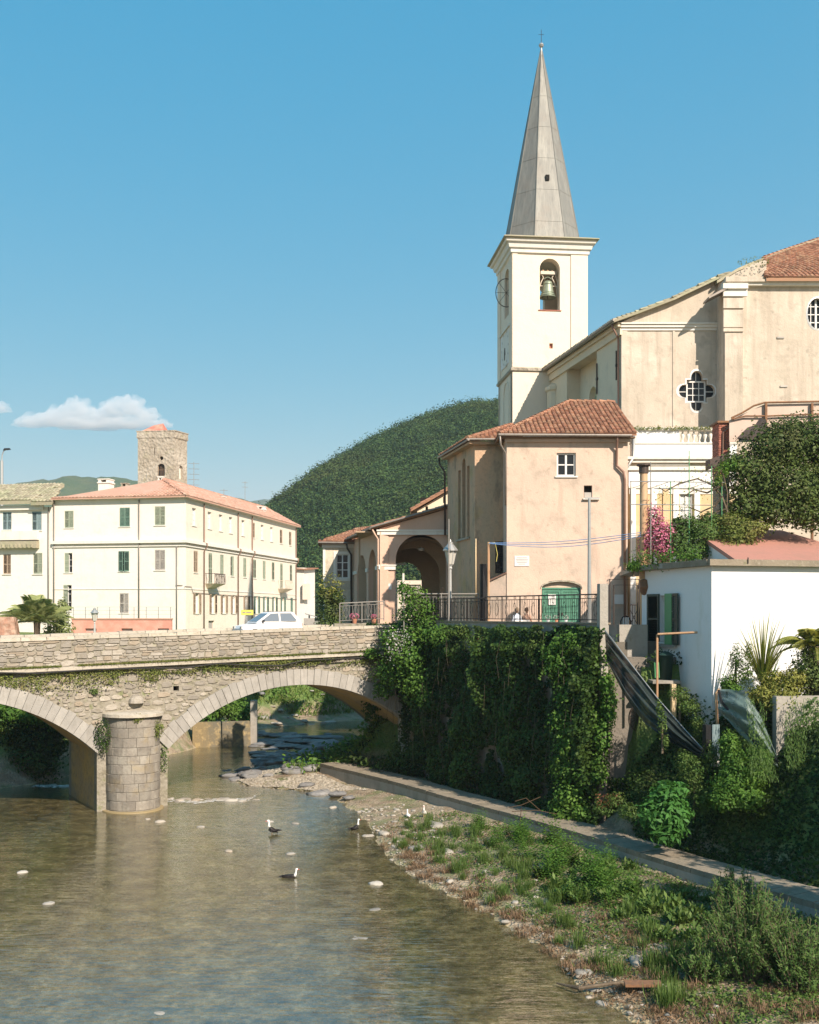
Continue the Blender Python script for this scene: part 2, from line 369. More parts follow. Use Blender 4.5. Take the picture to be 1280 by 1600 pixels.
M['doorgreen'] = surf('green_door_paint', (.085,.23,.15), .6, [('noise', 2.5, (.12,.28,.20), .45, .65, .7, (1,1,.2)), ('noise', 9, (.04,.13,.09), .55, .7, .5)], [('noise', 25, .003, (1,1,.1))])
M['bronze'] = surf('green_bronze', (.26,.30,.22), .5, [('noise', 5, (.16,.18,.12), .5, .7, .6), ('noise', 2, (.36,.38,.29), .5, .7, .5)], metal=.45)
M['cframe'] = surf('cream_iron', (.62,.54,.44), .6, [('noise', 7, (.45,.36,.27), .5, .7, .5)])
M['brick'] = surf('red_brick', (.42,.16,.11), .9, [('noise', 4, (.33,.13,.09), .45, .65, .6)], [('noise', 20, .01)], rnd=.22)
M['redroof'] = surf('red_flat_roof', (.42,.20,.15), .9, [('noise', .8, (.36,.19,.14), .45, .65, .7), ('noise', 4, (.30,.17,.13), .55, .7, .5)], [('noise', 20, .006)])
M['asphalt'] = surf('asphalt', (.075,.07,.065), .9, [('noise', 2, (.10,.095,.085), .45, .65, .7)], [('noise', 60, .004)])
M['paving'] = surf('terrace_paving', (.33,.29,.24), .9, [('noise', 1.5, (.26,.23,.18), .45, .65, .7)], [('noise', 12, .01)])
M['townground'] = surf('town_ground', (.30,.26,.20), .95, [('noise', .3, (.20,.22,.10), .48, .62, .8)], [('noise', 4, .03)])
M['carwhite'] = surf('white_car_paint', (.80,.80,.79), .25, spec=.5)
M['rubber'] = surf('tyre_rubber', (.02,.02,.02), .8)
M['chrome'] = surf('hubcap', (.5,.5,.5), .3, metal=.9)
M['red'] = surf('red_lens', (.4,.02,.02), .2, spec=.6)
M['paper'] = surf('white_paper', (.78,.76,.70), .8)
M['marble'] = surf('marble_plaque', (.72,.69,.66), .5, [('noise', 4, (.6,.57,.54), .5, .7, .5)])
M['ink'] = surf('engraved_letters', (.30,.27,.25), .8)
M['bluerope'] = surf('blue_line', (.22,.36,.62), .6)
M['yellowrope'] = surf('yellow_cord', (.6,.5,.15), .6)
M['lampglass'] = surf('lantern_glass', (.55,.52,.45), .25, spec=.6)
M['lamppaint'] = surf('grey_lamp_paint', (.45,.45,.43), .5, [('noise', 8, (.34,.33,.31), .5, .7, .5)])
M['yellowsign'] = surf('yellow_sign', (.75,.62,.12), .5)
M['skin'] = surf('skin', (.50,.30,.21), .6)
M['hairwhite'] = surf('greying_hair', (.30,.22,.15), .8, [('noise', 30, (.18,.12,.08), .4, .6, .7)])
M['shirt'] = surf('pale_blue_shirt', (.62,.66,.72), .85)
M['trousers'] = surf('dark_trousers', (.06,.06,.08), .85)
M['duckblack'] = surf('black_feathers', (.018,.015,.014), .5, [('noise', 30, (.05,.04,.035), .5, .7, .6)])
M['duckwhite'] = surf('white_feathers', (.78,.75,.70), .75)
M['duckred'] = surf('red_face', (.55,.12,.10), .6)
M['pot'] = surf('terracotta_pot', (.45,.20,.12), .8)
M['bark'] = surf('bark', (.12,.09,.06), .95, [('noise', 6, (.20,.16,.11), .45, .65, .7, (1,1,.3))], [('noise', 10, .03, (1,1,.3))])
M['riverstone'] = surf('river_stone', (.33,.305,.26), .8, [('noise', 3, (.42,.385,.33), .45, .65, .7), ('noise', 12, (.33,.30,.25), .5, .7, .6)], [('noise', 9, .02)], rnd=.28, hue=(.34,.27,.19))
M['slab'] = surf('slaty_rock', (.21,.205,.20), .75, [('noise', 2, (.30,.29,.27), .45, .65, .7), ('noise', 8, (.13,.12,.11), .5, .7, .6, (1,1,4)), ('noise', 1.2, (.16,.15,.07), .58, .7, .5)], [('noise', 5, .08, (1,1,4))], rnd=.2)
M['pale'] = surf('pale_weir_stone', (.60,.56,.49), .8, [('noise', 4, (.46,.42,.35), .45, .65, .7)], [('noise', 8, .05)])
M['pebble'] = surf('pebbles', (.33,.29,.23), .85, [('noise', 2, (.34,.30,.23), .45, .65, .7)], rnd=.35)
M['hose'] = surf('black_hose', (.03,.028,.025), .6)
# foliage
M['ivy'] = leafmat('ivy_leaves', (.012,.032,.008), (.075,.135,.025), (.045,.055,.015), .25)
M['vine'] = leafmat('bright_creeper', (.05,.13,.02), (.15,.27,.045), (.11,.17,.03))
M['tree'] = leafmat('evergreen_leaves', (.018,.042,.012), (.13,.18,.045), (.13,.11,.05), .25)
M['figleaf'] = leafmat('broad_leaves', (.05,.14,.03), (.09,.24,.05), None, .35)
M['yellowleaf'] = leafmat('yellow_green_leaves', (.16,.19,.035), (.36,.34,.09), None, .3)
M['willow'] = leafmat('willow_leaves', (.04,.095,.02), (.14,.22,.055), (.08,.13,.035), .3)
M['weed'] = leafmat('weed_leaves', (.05,.11,.02), (.15,.22,.055), (.12,.15,.04), .3, nscale=1.3)
M['grass'] = leafmat('grass_blades', (.07,.13,.02), (.20,.27,.06), (.22,.20,.07), .35)
M['drygrass'] = leafmat('dry_grass', (.13,.085,.05), (.34,.22,.13), None, .25)
M['mossgrass'] = leafmat('ledge_grass', (.09,.13,.025), (.24,.26,.07), (.30,.24,.10), .3, nscale=1.5)
M['palm'] = leafmat('palm_leaves', (.14,.18,.05), (.42,.45,.20), None, .3)
M['forest'] = leafmat('forest_leaves', (.018,.048,.018), (.085,.145,.038), (.090,.100,.032), .2, .8, .028)
M['pinkflower'] = leafmat('magenta_blossom', (.55,.10,.24), (.80,.36,.46), None, .35)
M['whiteflower'] = leafmat('white_blossom', (.50,.45,.45), (.75,.70,.70), None, .3)
M['redleaf'] = leafmat('reddish_leaves', (.16,.06,.03), (.30,.14,.08), None, .3)
# ================================================================ the ground, the river, the hills
PATHPX = [(500,1193),(560,1207),(620,1222),(700,1245),(800,1272),(900,1300),(1000,1332),(1100,1362),(1200,1390),(1290,1415)]
PATH = [G(x, y, .9) for x, y in PATHPX]
PATH = PATH+[(PATH[-1][0]+8, PATH[-1][1]-13.0), (PATH[-1][0]+16, PATH[-1][1]-27)]
TPATH = [(14,81), (4,79), (-2.5,73.5), (-4.5,67)]+PATH
CHAN = [(9,10),(6.8,20)]+[G(x, y, 0) for x, y in ((1010,1604),(900,1548),(870,1500),(780,1440),(700,1400),(645,1370),(600,1330),(565,1272),(540,1262))] + \
       [(-3.9,55.5),(-5.6,56.3),(-8.6,57.8),(-10.0,60.5),(-9.2,64),(-8.2,68),(-6.8,72),(-3.5,76.5),(3,80),(10,81.5),(26,85),(26,97),(6,96),(-3,93.5),(-8,91),(-12,86),(-13.6,79),(-15.0,72),(-18.5,63),(-20.5,58),(-26,52),(-29,44),(-33,36),(-40,20),(-42,10)]
def segd(X, Y, pts, closed):
    pts = np.asarray(pts, float); best = np.full(X.shape, 1e9); side = np.zeros(X.shape)
    n = len(pts)
    for i in range(n if closed else n-1):
        a, b = pts[i], pts[(i+1) % n]; d = b-a; L = (d**2).sum()
        t = np.clip(((X-a[0])*d[0]+(Y-a[1])*d[1])/L, 0, 1)
        dx, dy = X-a[0]-t*d[0], Y-a[1]-t*d[1]; q = np.hypot(dx, dy)
        cr = d[0]*(Y-a[1])-d[1]*(X-a[0]); m = q < best-1e-9
        best = np.where(m, q, best); side = np.where(m, np.sign(cr), side)
    return best, side
def inside(X, Y, pts):
    pts = np.asarray(pts, float); c = np.zeros(X.shape, bool); n = len(pts)
    for i in range(n):
        a, b = pts[i], pts[(i+1) % n]
        cond = ((a[1] > Y) != (b[1] > Y))
        with np.errstate(divide='ignore', invalid='ignore'):
            xs = (b[0]-a[0])*(Y-a[1])/(b[1]-a[1])+a[0]
        c ^= cond & (X < xs)
    return c
def ss(x, a, b): t = np.clip((x-a)/(b-a), 0, 1); return t*t*(3-2*t)
def ground_h(X, Y):
    X, Y = np.asarray(X, float), np.asarray(Y, float)
    dc, _ = segd(X, Y, CHAN, True); ins = inside(X, Y, CHAN)
    dp, sp = segd(X, Y, TPATH, False); s = dp*sp                 # > 0 on the town side of the path's river edge (path runs towards the camera)
    nz = fbm(X*.9, Y*.9, 3)-.5; n2 = fbm(X*3, Y*3, 5)-.5
    bed = -.06-np.minimum(.34, .12*dc)+nz*.16+n2*.05
    bar = .03+np.minimum(.42, .11*dc)+nz*.22+n2*.07
    h = np.where(ins, bed, bar)
    left = (~ins) & (((Y < 66) & (X < -14)) | ((Y >= 66) & (X < -9)) | (Y > 88))
    hl = .05+np.where(Y > 84, np.minimum(7.2, .25*dc+np.maximum(dc-2.2, 0)*.9), np.minimum(7.2, dc*np.where(Y < 66, .75, 1.3)))+nz*.5
    h = np.where(left, hl, h)
    town = (s > .8) & (~left) & (~ins)
    near = Y < 43.2
    hn = .72+ss(s, 1.75, 5.2)*4.4+nz*.3*ss(s, 1.8, 3)
    hf = .72+ss(s, 3.3, 3.9)*6.4
    hb = .72+np.minimum(6.9, np.maximum(s-1.7, 0)*1.6)+nz*.3    # the overgrown bank beyond the bridge
    ht = np.where(near, hn, np.where(Y < 60, hf, hb))
    return np.where(town, ht, h)
gx = np.arange(-44, 34.01, .42); gy = np.arange(12, 112, .42)
GX, GY = np.meshgrid(gx, gy); GZ = ground_h(GX, GY)
nx, ny = len(gx), len(gy); ii = np.arange(nx*ny).reshape(ny, nx)
FQ = np.stack([ii[:-1,:-1].ravel(), ii[:-1,1:].ravel(), ii[1:,1:].ravel(), ii[1:,:-1].ravel()], 1)
m, t, b = newmat('river_bank_ground')
ps = pos(t); sx = t.nodes.new('ShaderNodeSeparateXYZ'); t.links.new(ps, sx.inputs[0])
soil = mix(t, rng(t, tex(t, 'noise', 1.3), .4, .62), (.24,.175,.11), (.36,.29,.20))
soil = mix(t, rng(t, tex(t, 'noise', 6), .5, .7, 0, .7), soil, (.16,.12,.08))
soil = mix(t, rng(t, tex(t, 'noise', .8), .48, .6, 0, .65), soil, (.11,.15,.045))
peb = mix(t, rng(t, tex(t, 'vorc', 9), .0, 1), (.26,.20,.10), (.62,.50,.30)); 
peb = mix(t, rng(t, tex(t, 'vorc', 22), .2, 1, 0, .6), peb, (.50,.42,.27))
peb = mix(t, rng(t, tex(t, 'noise', .35), .45, .62, 0, .55), peb, (.24,.20,.08))
peb = mix(t, rng(t, tex(t, 'edge', 9), .0, .05, .5, 0), peb, (.10,.08,.05))
veg = mix(t, rng(t, tex(t, 'noise', .9), .4, .6), (.09,.16,.03), (.13,.17,.045))
c1 = mix(t, rng(t, sx.outputs[2], -.01, .05), peb, soil); c1 = mix(t, rng(t, sx.outputs[2], 1.0, 1.8), c1, veg)
t.links.new(c1, b.inputs['Base Color']); b.inputs['Roughness'].default_value = .9
bn = t.nodes.new('ShaderNodeBump'); bn.inputs['Distance'].default_value = .06; t.links.new(tex(t, 'vor', 9), bn.inputs['Height']); t.links.new(bn.outputs[0], b.inputs['Normal'])
M['ground'] = m
o = npmesh('ground', np.stack([GX.ravel(), GY.ravel(), GZ.ravel()], 1), FQ, m, smooth=True, kind='structure', origin=False)

# water: a real surface over the bed; what lies under it shows through where one looks down, the sky and walls mirror in it further off
m = bpy.data.materials.new('river_water'); m.use_nodes = True; t = m.node_tree; t.nodes.remove(t.nodes['Principled BSDF'])
tr = t.nodes.new('ShaderNodeBsdfTransparent'); tr.inputs[0].default_value = (.93, .89, .74, 1)
gl = t.nodes.new('ShaderNodeBsdfGlossy'); gl.inputs['Roughness'].default_value = .03
df = t.nodes.new('ShaderNodeBsdfDiffuse'); mc_ = mix(t, rng(t, tex(t, 'noise', 4.5, (1,1,1)), .35, .65), (.38,.31,.10), (.80,.66,.34)); mc_ = mix(t, rng(t, tex(t, 'vorc', 7), .5, 1, 0, .65), mc_, (.22,.16,.07)); mc_ = mix(t, rng(t, tex(t, 'noise', .5), .5, .65, 0, .5), mc_, (.26,.22,.10)); t.links.new(mc_, df.inputs[0])
b1 = t.nodes.new('ShaderNodeBump'); b1.inputs['Distance'].default_value = .016; t.links.new(tex(t, 'noise', 6, (.40,1.2,1), 3), b1.inputs['Height'])
b2 = t.nodes.new('ShaderNodeBump'); b2.inputs['Distance'].default_value = .024; t.links.new(tex(t, 'noise', 1.7, (.28,1.1,1), 2), b2.inputs['Height']); t.links.new(b1.outputs[0], b2.inputs['Normal'])
fr_ = t.nodes.new('ShaderNodeFresnel'); fr_.inputs[0].default_value = 1.75; t.links.new(b2.outputs[0], fr_.inputs['Normal']); t.links.new(b2.outputs[0], gl.inputs['Normal'])
m0 = t.nodes.new('ShaderNodeMixShader'); t.links.new(rng(t, tex(t, 'noise', 1.3), .34, .66, .12, .36), m0.inputs[0]); t.links.new(tr.outputs[0], m0.inputs[1]); t.links.new(df.outputs[0], m0.inputs[2])
m1 = t.nodes.new('ShaderNodeMixShader'); t.links.new(rng(t, fr_.outputs[0], 0, .85, .18, 1.0), m1.inputs[0])
t.links.new(m0.outputs[0], m1.inputs[1]); t.links.new(gl.outputs[0], m1.inputs[2]); t.links.new(m1.outputs[0], t.nodes['Material Output'].inputs[0])
M['water'] = m
MB().face((-46,9,0),(32,9,0),(32,96,0),(-46,96,0)).obj('river_water', m, kind='structure', origin=False)

# ground sheets: riverside behind the camera, the town, the far plain
MB().face((-400,-400,-2.2),(400,-400,-2.2),(400,13,-2.2),(-400,13,-2.2)).obj('valley_ground', M['townground'], kind='structure', origin=False)
mb = MB()
mb.face((-400,42,7.1),(-27,42,7.1),(-28,62,7.1),(-24,90,7.1),(-6,99,7.1),(60,104,7.1),(60,420,7.4),(-400,420,7.4))
mb.face((28,-60,7.1),(400,-60,7.1),(400,420,7.1),(60,420,7.1),(60,104,7.1),(33,100,7.1))
mb.obj('town_ground', M['townground'], kind='structure', origin=False)
MB().face((-3100,300,-3),(3300,300,-3),(3300,4100,-3),(-3100,4100,-3)).obj('plain_ground', M['townground'], kind='structure', origin=False)

# wooded hill
RIDGE = [(340,935),(380,830),(415,790),(450,765),(500,733),(550,702),(600,675),(650,655),(700,641),(740,632),(778,629),(840,618),(920,600),(1040,590),(1200,600),(1400,640),(1700,720),(2000,800)]
rx, ry = np.array([p[0] for p in RIDGE]), np.array([p[1] for p in RIDGE])
def hill_pt(px, tt):
    """tt 0 at the foot, 1 on the crest, beyond it falls away"""
    pyr = np.interp(px, rx, ry)+np.interp(px, [400,520,700], [20,16,9]); D = np.interp(px, [340,500,778,1200,2000], [380,440,520,600,700]); D0 = np.interp(px, [340,500,778,2000], [330,250,170,170])
    Y = D0+(D-D0)*tt; zr = CZ+(HY-pyr)/F*D
    g_ = np.clip(tt, 0, 1); ang0 = (6.5-CZ)/D0; ang1 = (zr-CZ)/D; z = CZ+Y*(ang0+(ang1-ang0)*np.sin(g_*pi/2)**.95)
    z = np.where(tt <= 1, z, zr-(tt-1)*(zr-6.5)*1.1)
    z = z+(fbm(px*.012, tt*3.2, 9)-.5)*24*np.clip(tt*1.3, 0, 1)*np.clip((1.1-tt)*4,.25,1)*np.clip(1.25-tt, .15, 1)
    return (px-HX)/F*Y, Y, z
hp, ht_ = np.meshgrid(np.linspace(330, 2000, 170), np.linspace(0, 1.5, 60)); X, Y, Z = hill_pt(hp, ht_)
k = np.arange(hp.size).reshape(hp.shape); FH = np.stack([k[:-1,:-1].ravel(), k[:-1,1:].ravel(), k[1:,1:].ravel(), k[1:,:-1].ravel()], 1)
npmesh('hill', np.stack([X.ravel(), Y.ravel(), Z.ravel()], 1), FH, surf('forest_floor', (.035,.05,.02), .95), smooth=True, kind='structure', origin=False)
ntree = 8200
pxs = RS.uniform(340, 1120, ntree)**1.0; ts = RS.uniform(0, 1.06, ntree)**.8
pxs = np.where(RS.uniform(0,1,ntree) < .78, RS.uniform(385, 800, ntree), pxs)
X, Y, Z = hill_pt(pxs, ts); ok = Y > 160; X, Y, Z = X[ok], Y[ok], Z[ok]; n = len(X)
R = RS.uniform(1.4, 3.0, n)*np.where(RS.uniform(size=n) < .12, 1.45, 1)*np.where(Y < 260, .8, 1); L = 66
d = sph(n*L); rad = .6+.45*RS.uniform(0, 1, n*L); ctr = np.repeat(np.stack([X, Y, Z+R*.8], 1), L, 0)
Pt = ctr+d*(np.repeat(R, L)*rad)[:,None]*np.array([1,1,.95]); vv = np.clip(np.repeat(RS.uniform(0, 1, n), L)+RS.normal(size=n*L)*.10, 0, 1)
leaves('forest', Pt, unit(d+np.array([0,0,.3])), .64, M['forest'], asp=.9, v=vv, kind='stuff', origin=False)

# far hills behind the town, blue with air
def ridge(name, pts, D, seed, amp):
    xs = np.linspace(pts[0][0], pts[-1][0], 220); yr = np.interp(xs, [p[0] for p in pts], [p[1] for p in pts])
    tt = np.linspace(0, 1, 14); A, B = np.meshgrid(xs, tt); yr = np.interp(A, [p[0] for p in pts], [p[1] for p in pts])
    Dm = D*(.72+.28*B); zr = CZ+(HY-yr)/F*D; Zz = (zr)*np.sin(B*pi/2)**1.1+(fbm(A*.03, B*4, seed)-.5)*amp*B
    k = np.arange(A.size).reshape(A.shape); Fq = np.stack([k[:-1,:-1].ravel(), k[:-1,1:].ravel(), k[1:,1:].ravel(), k[1:,:-1].ravel()], 1)
    npmesh(name, np.stack([((A-HX)/F*Dm).ravel(), Dm.ravel(), Zz.ravel()], 1), Fq, M['farhill'], smooth=True, kind='structure', origin=False)
M['farhill'] = surf('far_wooded_hill', (.06,.09,.03), .95, [('noise', .02, (.12,.12,.05), .45, .65, .7)], [('noise', .06, 6)])
ridge('far_hills', [(-1600,780),(-900,745),(-300,775),(0,768),(60,755),(130,746),(200,748),(260,757),(330,775),(400,792),(470,815),(600,860)], 1500, 4, 22)
ridge('mountains', [(-980,800),(-700,790),(200,800),(330,790),(420,790),(600,800),(1400,760),(2300,720)], 3200, 8, 60)

# the air: thin even haze round everything near, bottom below the river, sky outside
hm = bpy.data.materials.new('haze'); hm.use_nodes = True; t = hm.node_tree; t.nodes.remove(t.nodes['Principled BSDF'])
pv = t.nodes.new('ShaderNodeVolumePrincipled'); pv.inputs['Color'].default_value = (.78,.88,1,1); pv.inputs['Density'].default_value = .00016; pv.inputs['Anisotropy'].default_value = .2
t.links.new(pv.outputs[0], t.nodes['Material Output'].inputs['Volume'])
MB().box(-3200, 3400, -420, 4200, -6.5, 400).obj('haze', hm, kind='stuff', origin=False)
# ================================================================ the bridge
B0 = Fr(-13.07, 51.0, 30.0)
TH = 5.6
sl_ = .0252
def zcap(u): return 8.19+sl_*u            # top of the parapet
def zstr(u): return 6.78+sl_*u            # string course
def zdeck(u): return 7.58+sl_*u
bridge = thing('stone_bridge', B0, 'old rubble stone bridge on two arches and a round pier, spanning the shallow river', 'bridge')
R1C, R1Z, R1R = 8.65, 5.53-9.78, 9.78      # centre and radius of the right arch's soffit
L1C = -8.45
def arcpts(cu, r, n=36, half=None):
    h = sqrt(max(r*r-(2.7-R1Z)**2, 0)); a0 = atan2(2.7-R1Z, h)
    return [(cu+r*cos(a0+(pi-2*a0)*k/n), R1Z+r*sin(a0+(pi-2*a0)*k/n)) for k in range(n+1)]
archR, archL = arcpts(R1C, R1R), arcpts(L1C, R1R)      # right to left
outer = [(-30,-.9)] + [(archL[-1][0],-.9)]+archL[::-1]+[(archL[0][0],-.9)]+[(archR[-1][0],-.9)]+archR[::-1]+[(archR[0][0],-.9),(22,-.9),(22,zstr(22)),(-30,zstr(-30))]
mb = MB(B0); hole = rect(2.05, 5.45, 2.33, 5.68)
mb.wall(outer, [hole], 0.0, .5); mb.wall(outer, [], TH-.5, .5)
spw = mb.obj('spandrel_wall', M['mortar'], bridge)
for arc in (archR, archL):                                  # soffits
    mb = MB(B0); pts = [(arc[0][0],-.9)]+arc+[(arc[-1][0],-.9)]
    for i in range(len(pts)-1):
        a, b = pts[i], pts[i+1]
        mb.add([(a[0],.5,a[1]),(b[0],.5,b[1]),(b[0],TH-.5,b[1]),(a[0],TH-.5,a[1])], [(0,3,2,1)])
        mb.add([(a[0],.5,a[1]),(b[0],.5,b[1]),(b[0],TH-.5,b[1]),(a[0],TH-.5,a[1])], [(0,1,2,3)]) if False else None
    mb.obj('vault', M['intrados'], bridge)
mb = MB(B0); 
mb.hexa([(-30,.3,zdeck(-30)-.5),(22,.3,zdeck(22)-.5),(22,TH-.3,zdeck(22)-.5),(-30,TH-.3,zdeck(-30)-.5)], [(-30,.3,zdeck(-30)),(22,.3,zdeck(22)),(22,TH-.3,zdeck(22)),(-30,TH-.3,zdeck(-30))])
mb.obj('deck', M['asphalt'], bridge)
# parapets: a rubble core with coping; the stones of the near face are laid one by one
for v0 in (-.02, TH-.42):
    mb = MB(B0); mb.hexa([(-30,v0,zstr(-30)),(16.2,v0,zstr(16.2)),(16.2,v0+.44,zstr(16.2)),(-30,v0+.44,zstr(-30))], [(-30,v0,zcap(-30)-.16),(16.2,v0,zcap(16.2)-.16),(16.2,v0+.44,zcap(16.2)-.16),(-30,v0+.44,zcap(-30)-.16)])
    par = mb.obj('parapet', M['mortar'], bridge)
    if v0 < 0: parapet = par
def stone_mesh(seed, ch=.16, jit=.07, mat=None, n=4):
    """unit stone: back at y +.5, proud face at y -.5; n > 4 gives an irregular rubble outline"""
    r = random.Random(seed); q = lambda a: a+r.uniform(-jit, jit)
    if n == 4: ol = [(q(-.47),q(-.46)),(q(.47),q(-.46)),(q(.47),q(.46)),(q(-.47),q(.46))]
    else:
        ol = []
        for k in range(n):
            a = -pi*.75+2*pi*k/n+r.uniform(-.18,.18); c, d = cos(a), sin(a); m_ = max(abs(c), abs(d))**.75; ol.append((.5*c/m_*r.uniform(.88,1.02), .5*d/m_*r.uniform(.84,1.02)))
    cx_ = sum(p[0] for p in ol)/n; cz_ = sum(p[1] for p in ol)/n; k_ = 1-ch*1.3
    vs = [(x,.5,z) for x, z in ol]+[(x,-.18,z) for x, z in ol]+[(cx_+(x-cx_)*k_, -.5+r.uniform(0,.16), cz_+(z-cz_)*k_) for x, z in ol]
    fs = [tuple(2*n+k for k in range(n))]+[(k,(k+1)%n,n+(k+1)%n,n+k) for k in range(n)]+[(n+k,n+(k+1)%n,2*n+(k+1)%n,2*n+k) for k in range(n)]
    me = bpy.data.meshes.new('stone'); me.from_pydata(vs, [], fs); me.materials.append(mat or M['stone']); me.update(); return me
SM = [stone_mesh(i, .10, .05) for i in range(5)]+[stone_mesh(20+i, .12, .05, None, 6) for i in range(6)]
SR = [stone_mesh(40+i, .16, .05, None, 7) for i in range(8)]
SB = [stone_mesh(50+i, .06, .015, M['block']) for i in range(5)]
nst = [0, 0]
def lay(u, z, w, h, parent, v=-.02, d=.12, fr=B0, deg=1.44, meshes=SM, name='stone'):
    o = piece(name, random.choice(meshes), parent, fr.w(u, v, z), math.degrees(fr.a), (w*.97, d, h*.93)); o.rotation_euler[1] = -radians(deg); return o
def join_stones(cells, parent, fr=B0, v=-.02, name='rubble_stones', mat=None):
    mb = MB(fr)
    for (u, z, w, h) in cells:
        me = random.choice(SM); mb.add([(u+p.co.x*w*.97, v+p.co.y*.08, z+p.co.z*h*.93) for p in me.vertices], [tuple(p.vertices) for p in me.polygons])
    mb.obj(name, mat or M['stone'], parent, kind='stuff')
random.seed(3)
cells = []
u = -21.5
while u < 15.7:                                   # irregular coursing: short stacks whose joints do not run through
    wst = random.choice((.7,.9,1.2,1.5)); z = .02
    while z < 1.2:
        h = random.choice((.09,.12,.16,.2,.24,.3))*random.uniform(.9,1.1); h = min(h, 1.235-z)
        if 1.235-z-h < .07: h = 1.235-z
        a = u+random.uniform(-.12,.12); e_ = u+wst+random.uniform(-.12,.12); n_ = max(1, round((e_-a)/random.uniform(.3,.75)))
        if h > .23: n_ = max(n_, round((e_-a)/.5))
        cuts = [a]+sorted(a+(e_-a)*(k+random.uniform(-.2,.2))/n_ for k in range(1, n_))+[e_]
        for p0, p1 in zip(cuts, cuts[1:]): cells.append(((p0+p1)/2, 0, z+h/2, p1-p0, h))
        z += h
    u += wst
vis = [c for c in cells if -6.5 < c[0]]; rest = [c for c in cells if not -6.5 < c[0]]
vis.sort(key=lambda c: -c[3]*c[4])
for c in vis[:300]: lay(c[0], zstr(c[0])+c[2], c[3], c[4], parapet, v=-.035, d=.08)
join_stones([(c[0], zstr(c[0])+c[2], c[3], c[4]) for c in vis[300:]+rest], parapet, v=-.035)
u = -22.0; cp = stone_mesh(91, .08, .01)
mc = surf('coping_stone', (.46,.41,.33), .9, [('noise', 2, (.36,.32,.24), .45, .65, .7), ('noise', 8, (.25,.22,.15), .55, .7, .6)], [('noise', 9, .03)], rnd=.12)
cp.materials[0] = mc
while u < 15.9:
    w = random.uniform(.9, 1.5); w = min(w, 16.3-u)
    for v0, nm in ((-.02, 1), (TH-.42, 0)):
        mb = MB(B0); a, b_ = u+.006, u+w-.006; j = random.uniform(-.012,.012)
        mb.hexa([(a,v0-.07,zcap(a)-.157),(b_,v0-.07,zcap(b_)-.157),(b_,v0+.50,zcap(b_)-.157),(a,v0+.50,zcap(a)-.157)],
                [(a+.01,v0-.05,zcap(a)+j),(b_-.01,v0-.05,zcap(b_)+j),(b_-.01,v0+.48,zcap(b_)+j),(a+.01,v0+.48,zcap(a)+j)])
        mb.obj('coping_stone', mc, parapet if v0 < 0 else par)
    u += w
# the end post of the parapet
mb = MB(B0); mb.box(16.25, 17.0, -.1, .5, zstr(16), zcap(16.6)+.05); mb.obj('end_pier', M['mortar'], bridge)
# string course ledge and the wall just below it
u = -22.0
while u < 17:
    w = random.uniform(1.1, 1.7); a, b_ = u+.005, u+w-.005
    mb = MB(B0); mb.hexa([(a,-.30,zstr(a)-.13),(b_,-.30,zstr(b_)-.13),(b_,.02,zstr(b_)-.13),(a,.02,zstr(a)-.13)], [(a,-.30,zstr(a)+.012),(b_,-.30,zstr(b_)+.012),(b_,.02,zstr(b_)+.04),(a,.02,zstr(a)+.04)])
    mb.obj('string_course_stone', mc, bridge); u += w
# rubble of the spandrels
cells = []; z = 0.1
rowz = 0.0
def ringd(u, z): return min(hypot(u-R1C, z-R1Z), hypot(u-L1C, z-R1Z))-R1R
def fits(c, zc, w, h):
    if zc+h/2 > zstr(c)-.17: return False
    if min(ringd(c-w/2, zc-h/2), ringd(c+w/2, zc-h/2), ringd(c, zc-h/2)) < .80: return False
    if abs(c) > 1.6 and zc < 2.7: return False
    if abs(c) < 1.5 and zc < 4.4: return False
    return not (abs(c-2.19) < .14+w/2 and abs(zc-5.56) < .11+h/2)
occ = {}
def free(c, z, w, h):
    for i in range(int((c-w/2)/.08)-0, int((c+w/2)/.08)+1):
        for j in range(int((z-h/2)/.06), int((z+h/2)/.06)+1):
            if (i, j) in occ: return False
    return True
def take(c, z, w, h):
    for i in range(int((c-w/2)/.08), int((c+w/2)/.08)+1):
        for j in range(int((z-h/2)/.06), int((z+h/2)/.06)+1): occ[(i, j)] = 1
for (w, h, tries) in ((.62,.30,900),(.5,.24,1600),(.4,.2,2600),(.3,.17,5200),(.22,.13,9000),(.14,.10,9000)):
    for _ in range(tries):
        c = random.uniform(-14, 15.4); z = random.uniform(2.7, 7.1); ww_, hh_ = w*random.uniform(.85,1.2), h*random.uniform(.85,1.2)
        if fits(c, z, ww_, hh_) and free(c, z, ww_*.92, hh_*.9): take(c, z, ww_*.92, hh_*.9); cells.append((c, z, ww_, hh_))
cells.sort(key=lambda c: -(c[2]*c[3])*(1 if -7 < c[0] < 13.5 else .2))
for c in cells[:300]: lay(c[0], c[1], c[2], c[3], spw, v=-.015, d=random.uniform(.06,.11), meshes=SR, deg=random.uniform(-5,7))
SM_, SM = SM, SR
join_stones(cells[300:], spw, v=-.01); SM = SM_
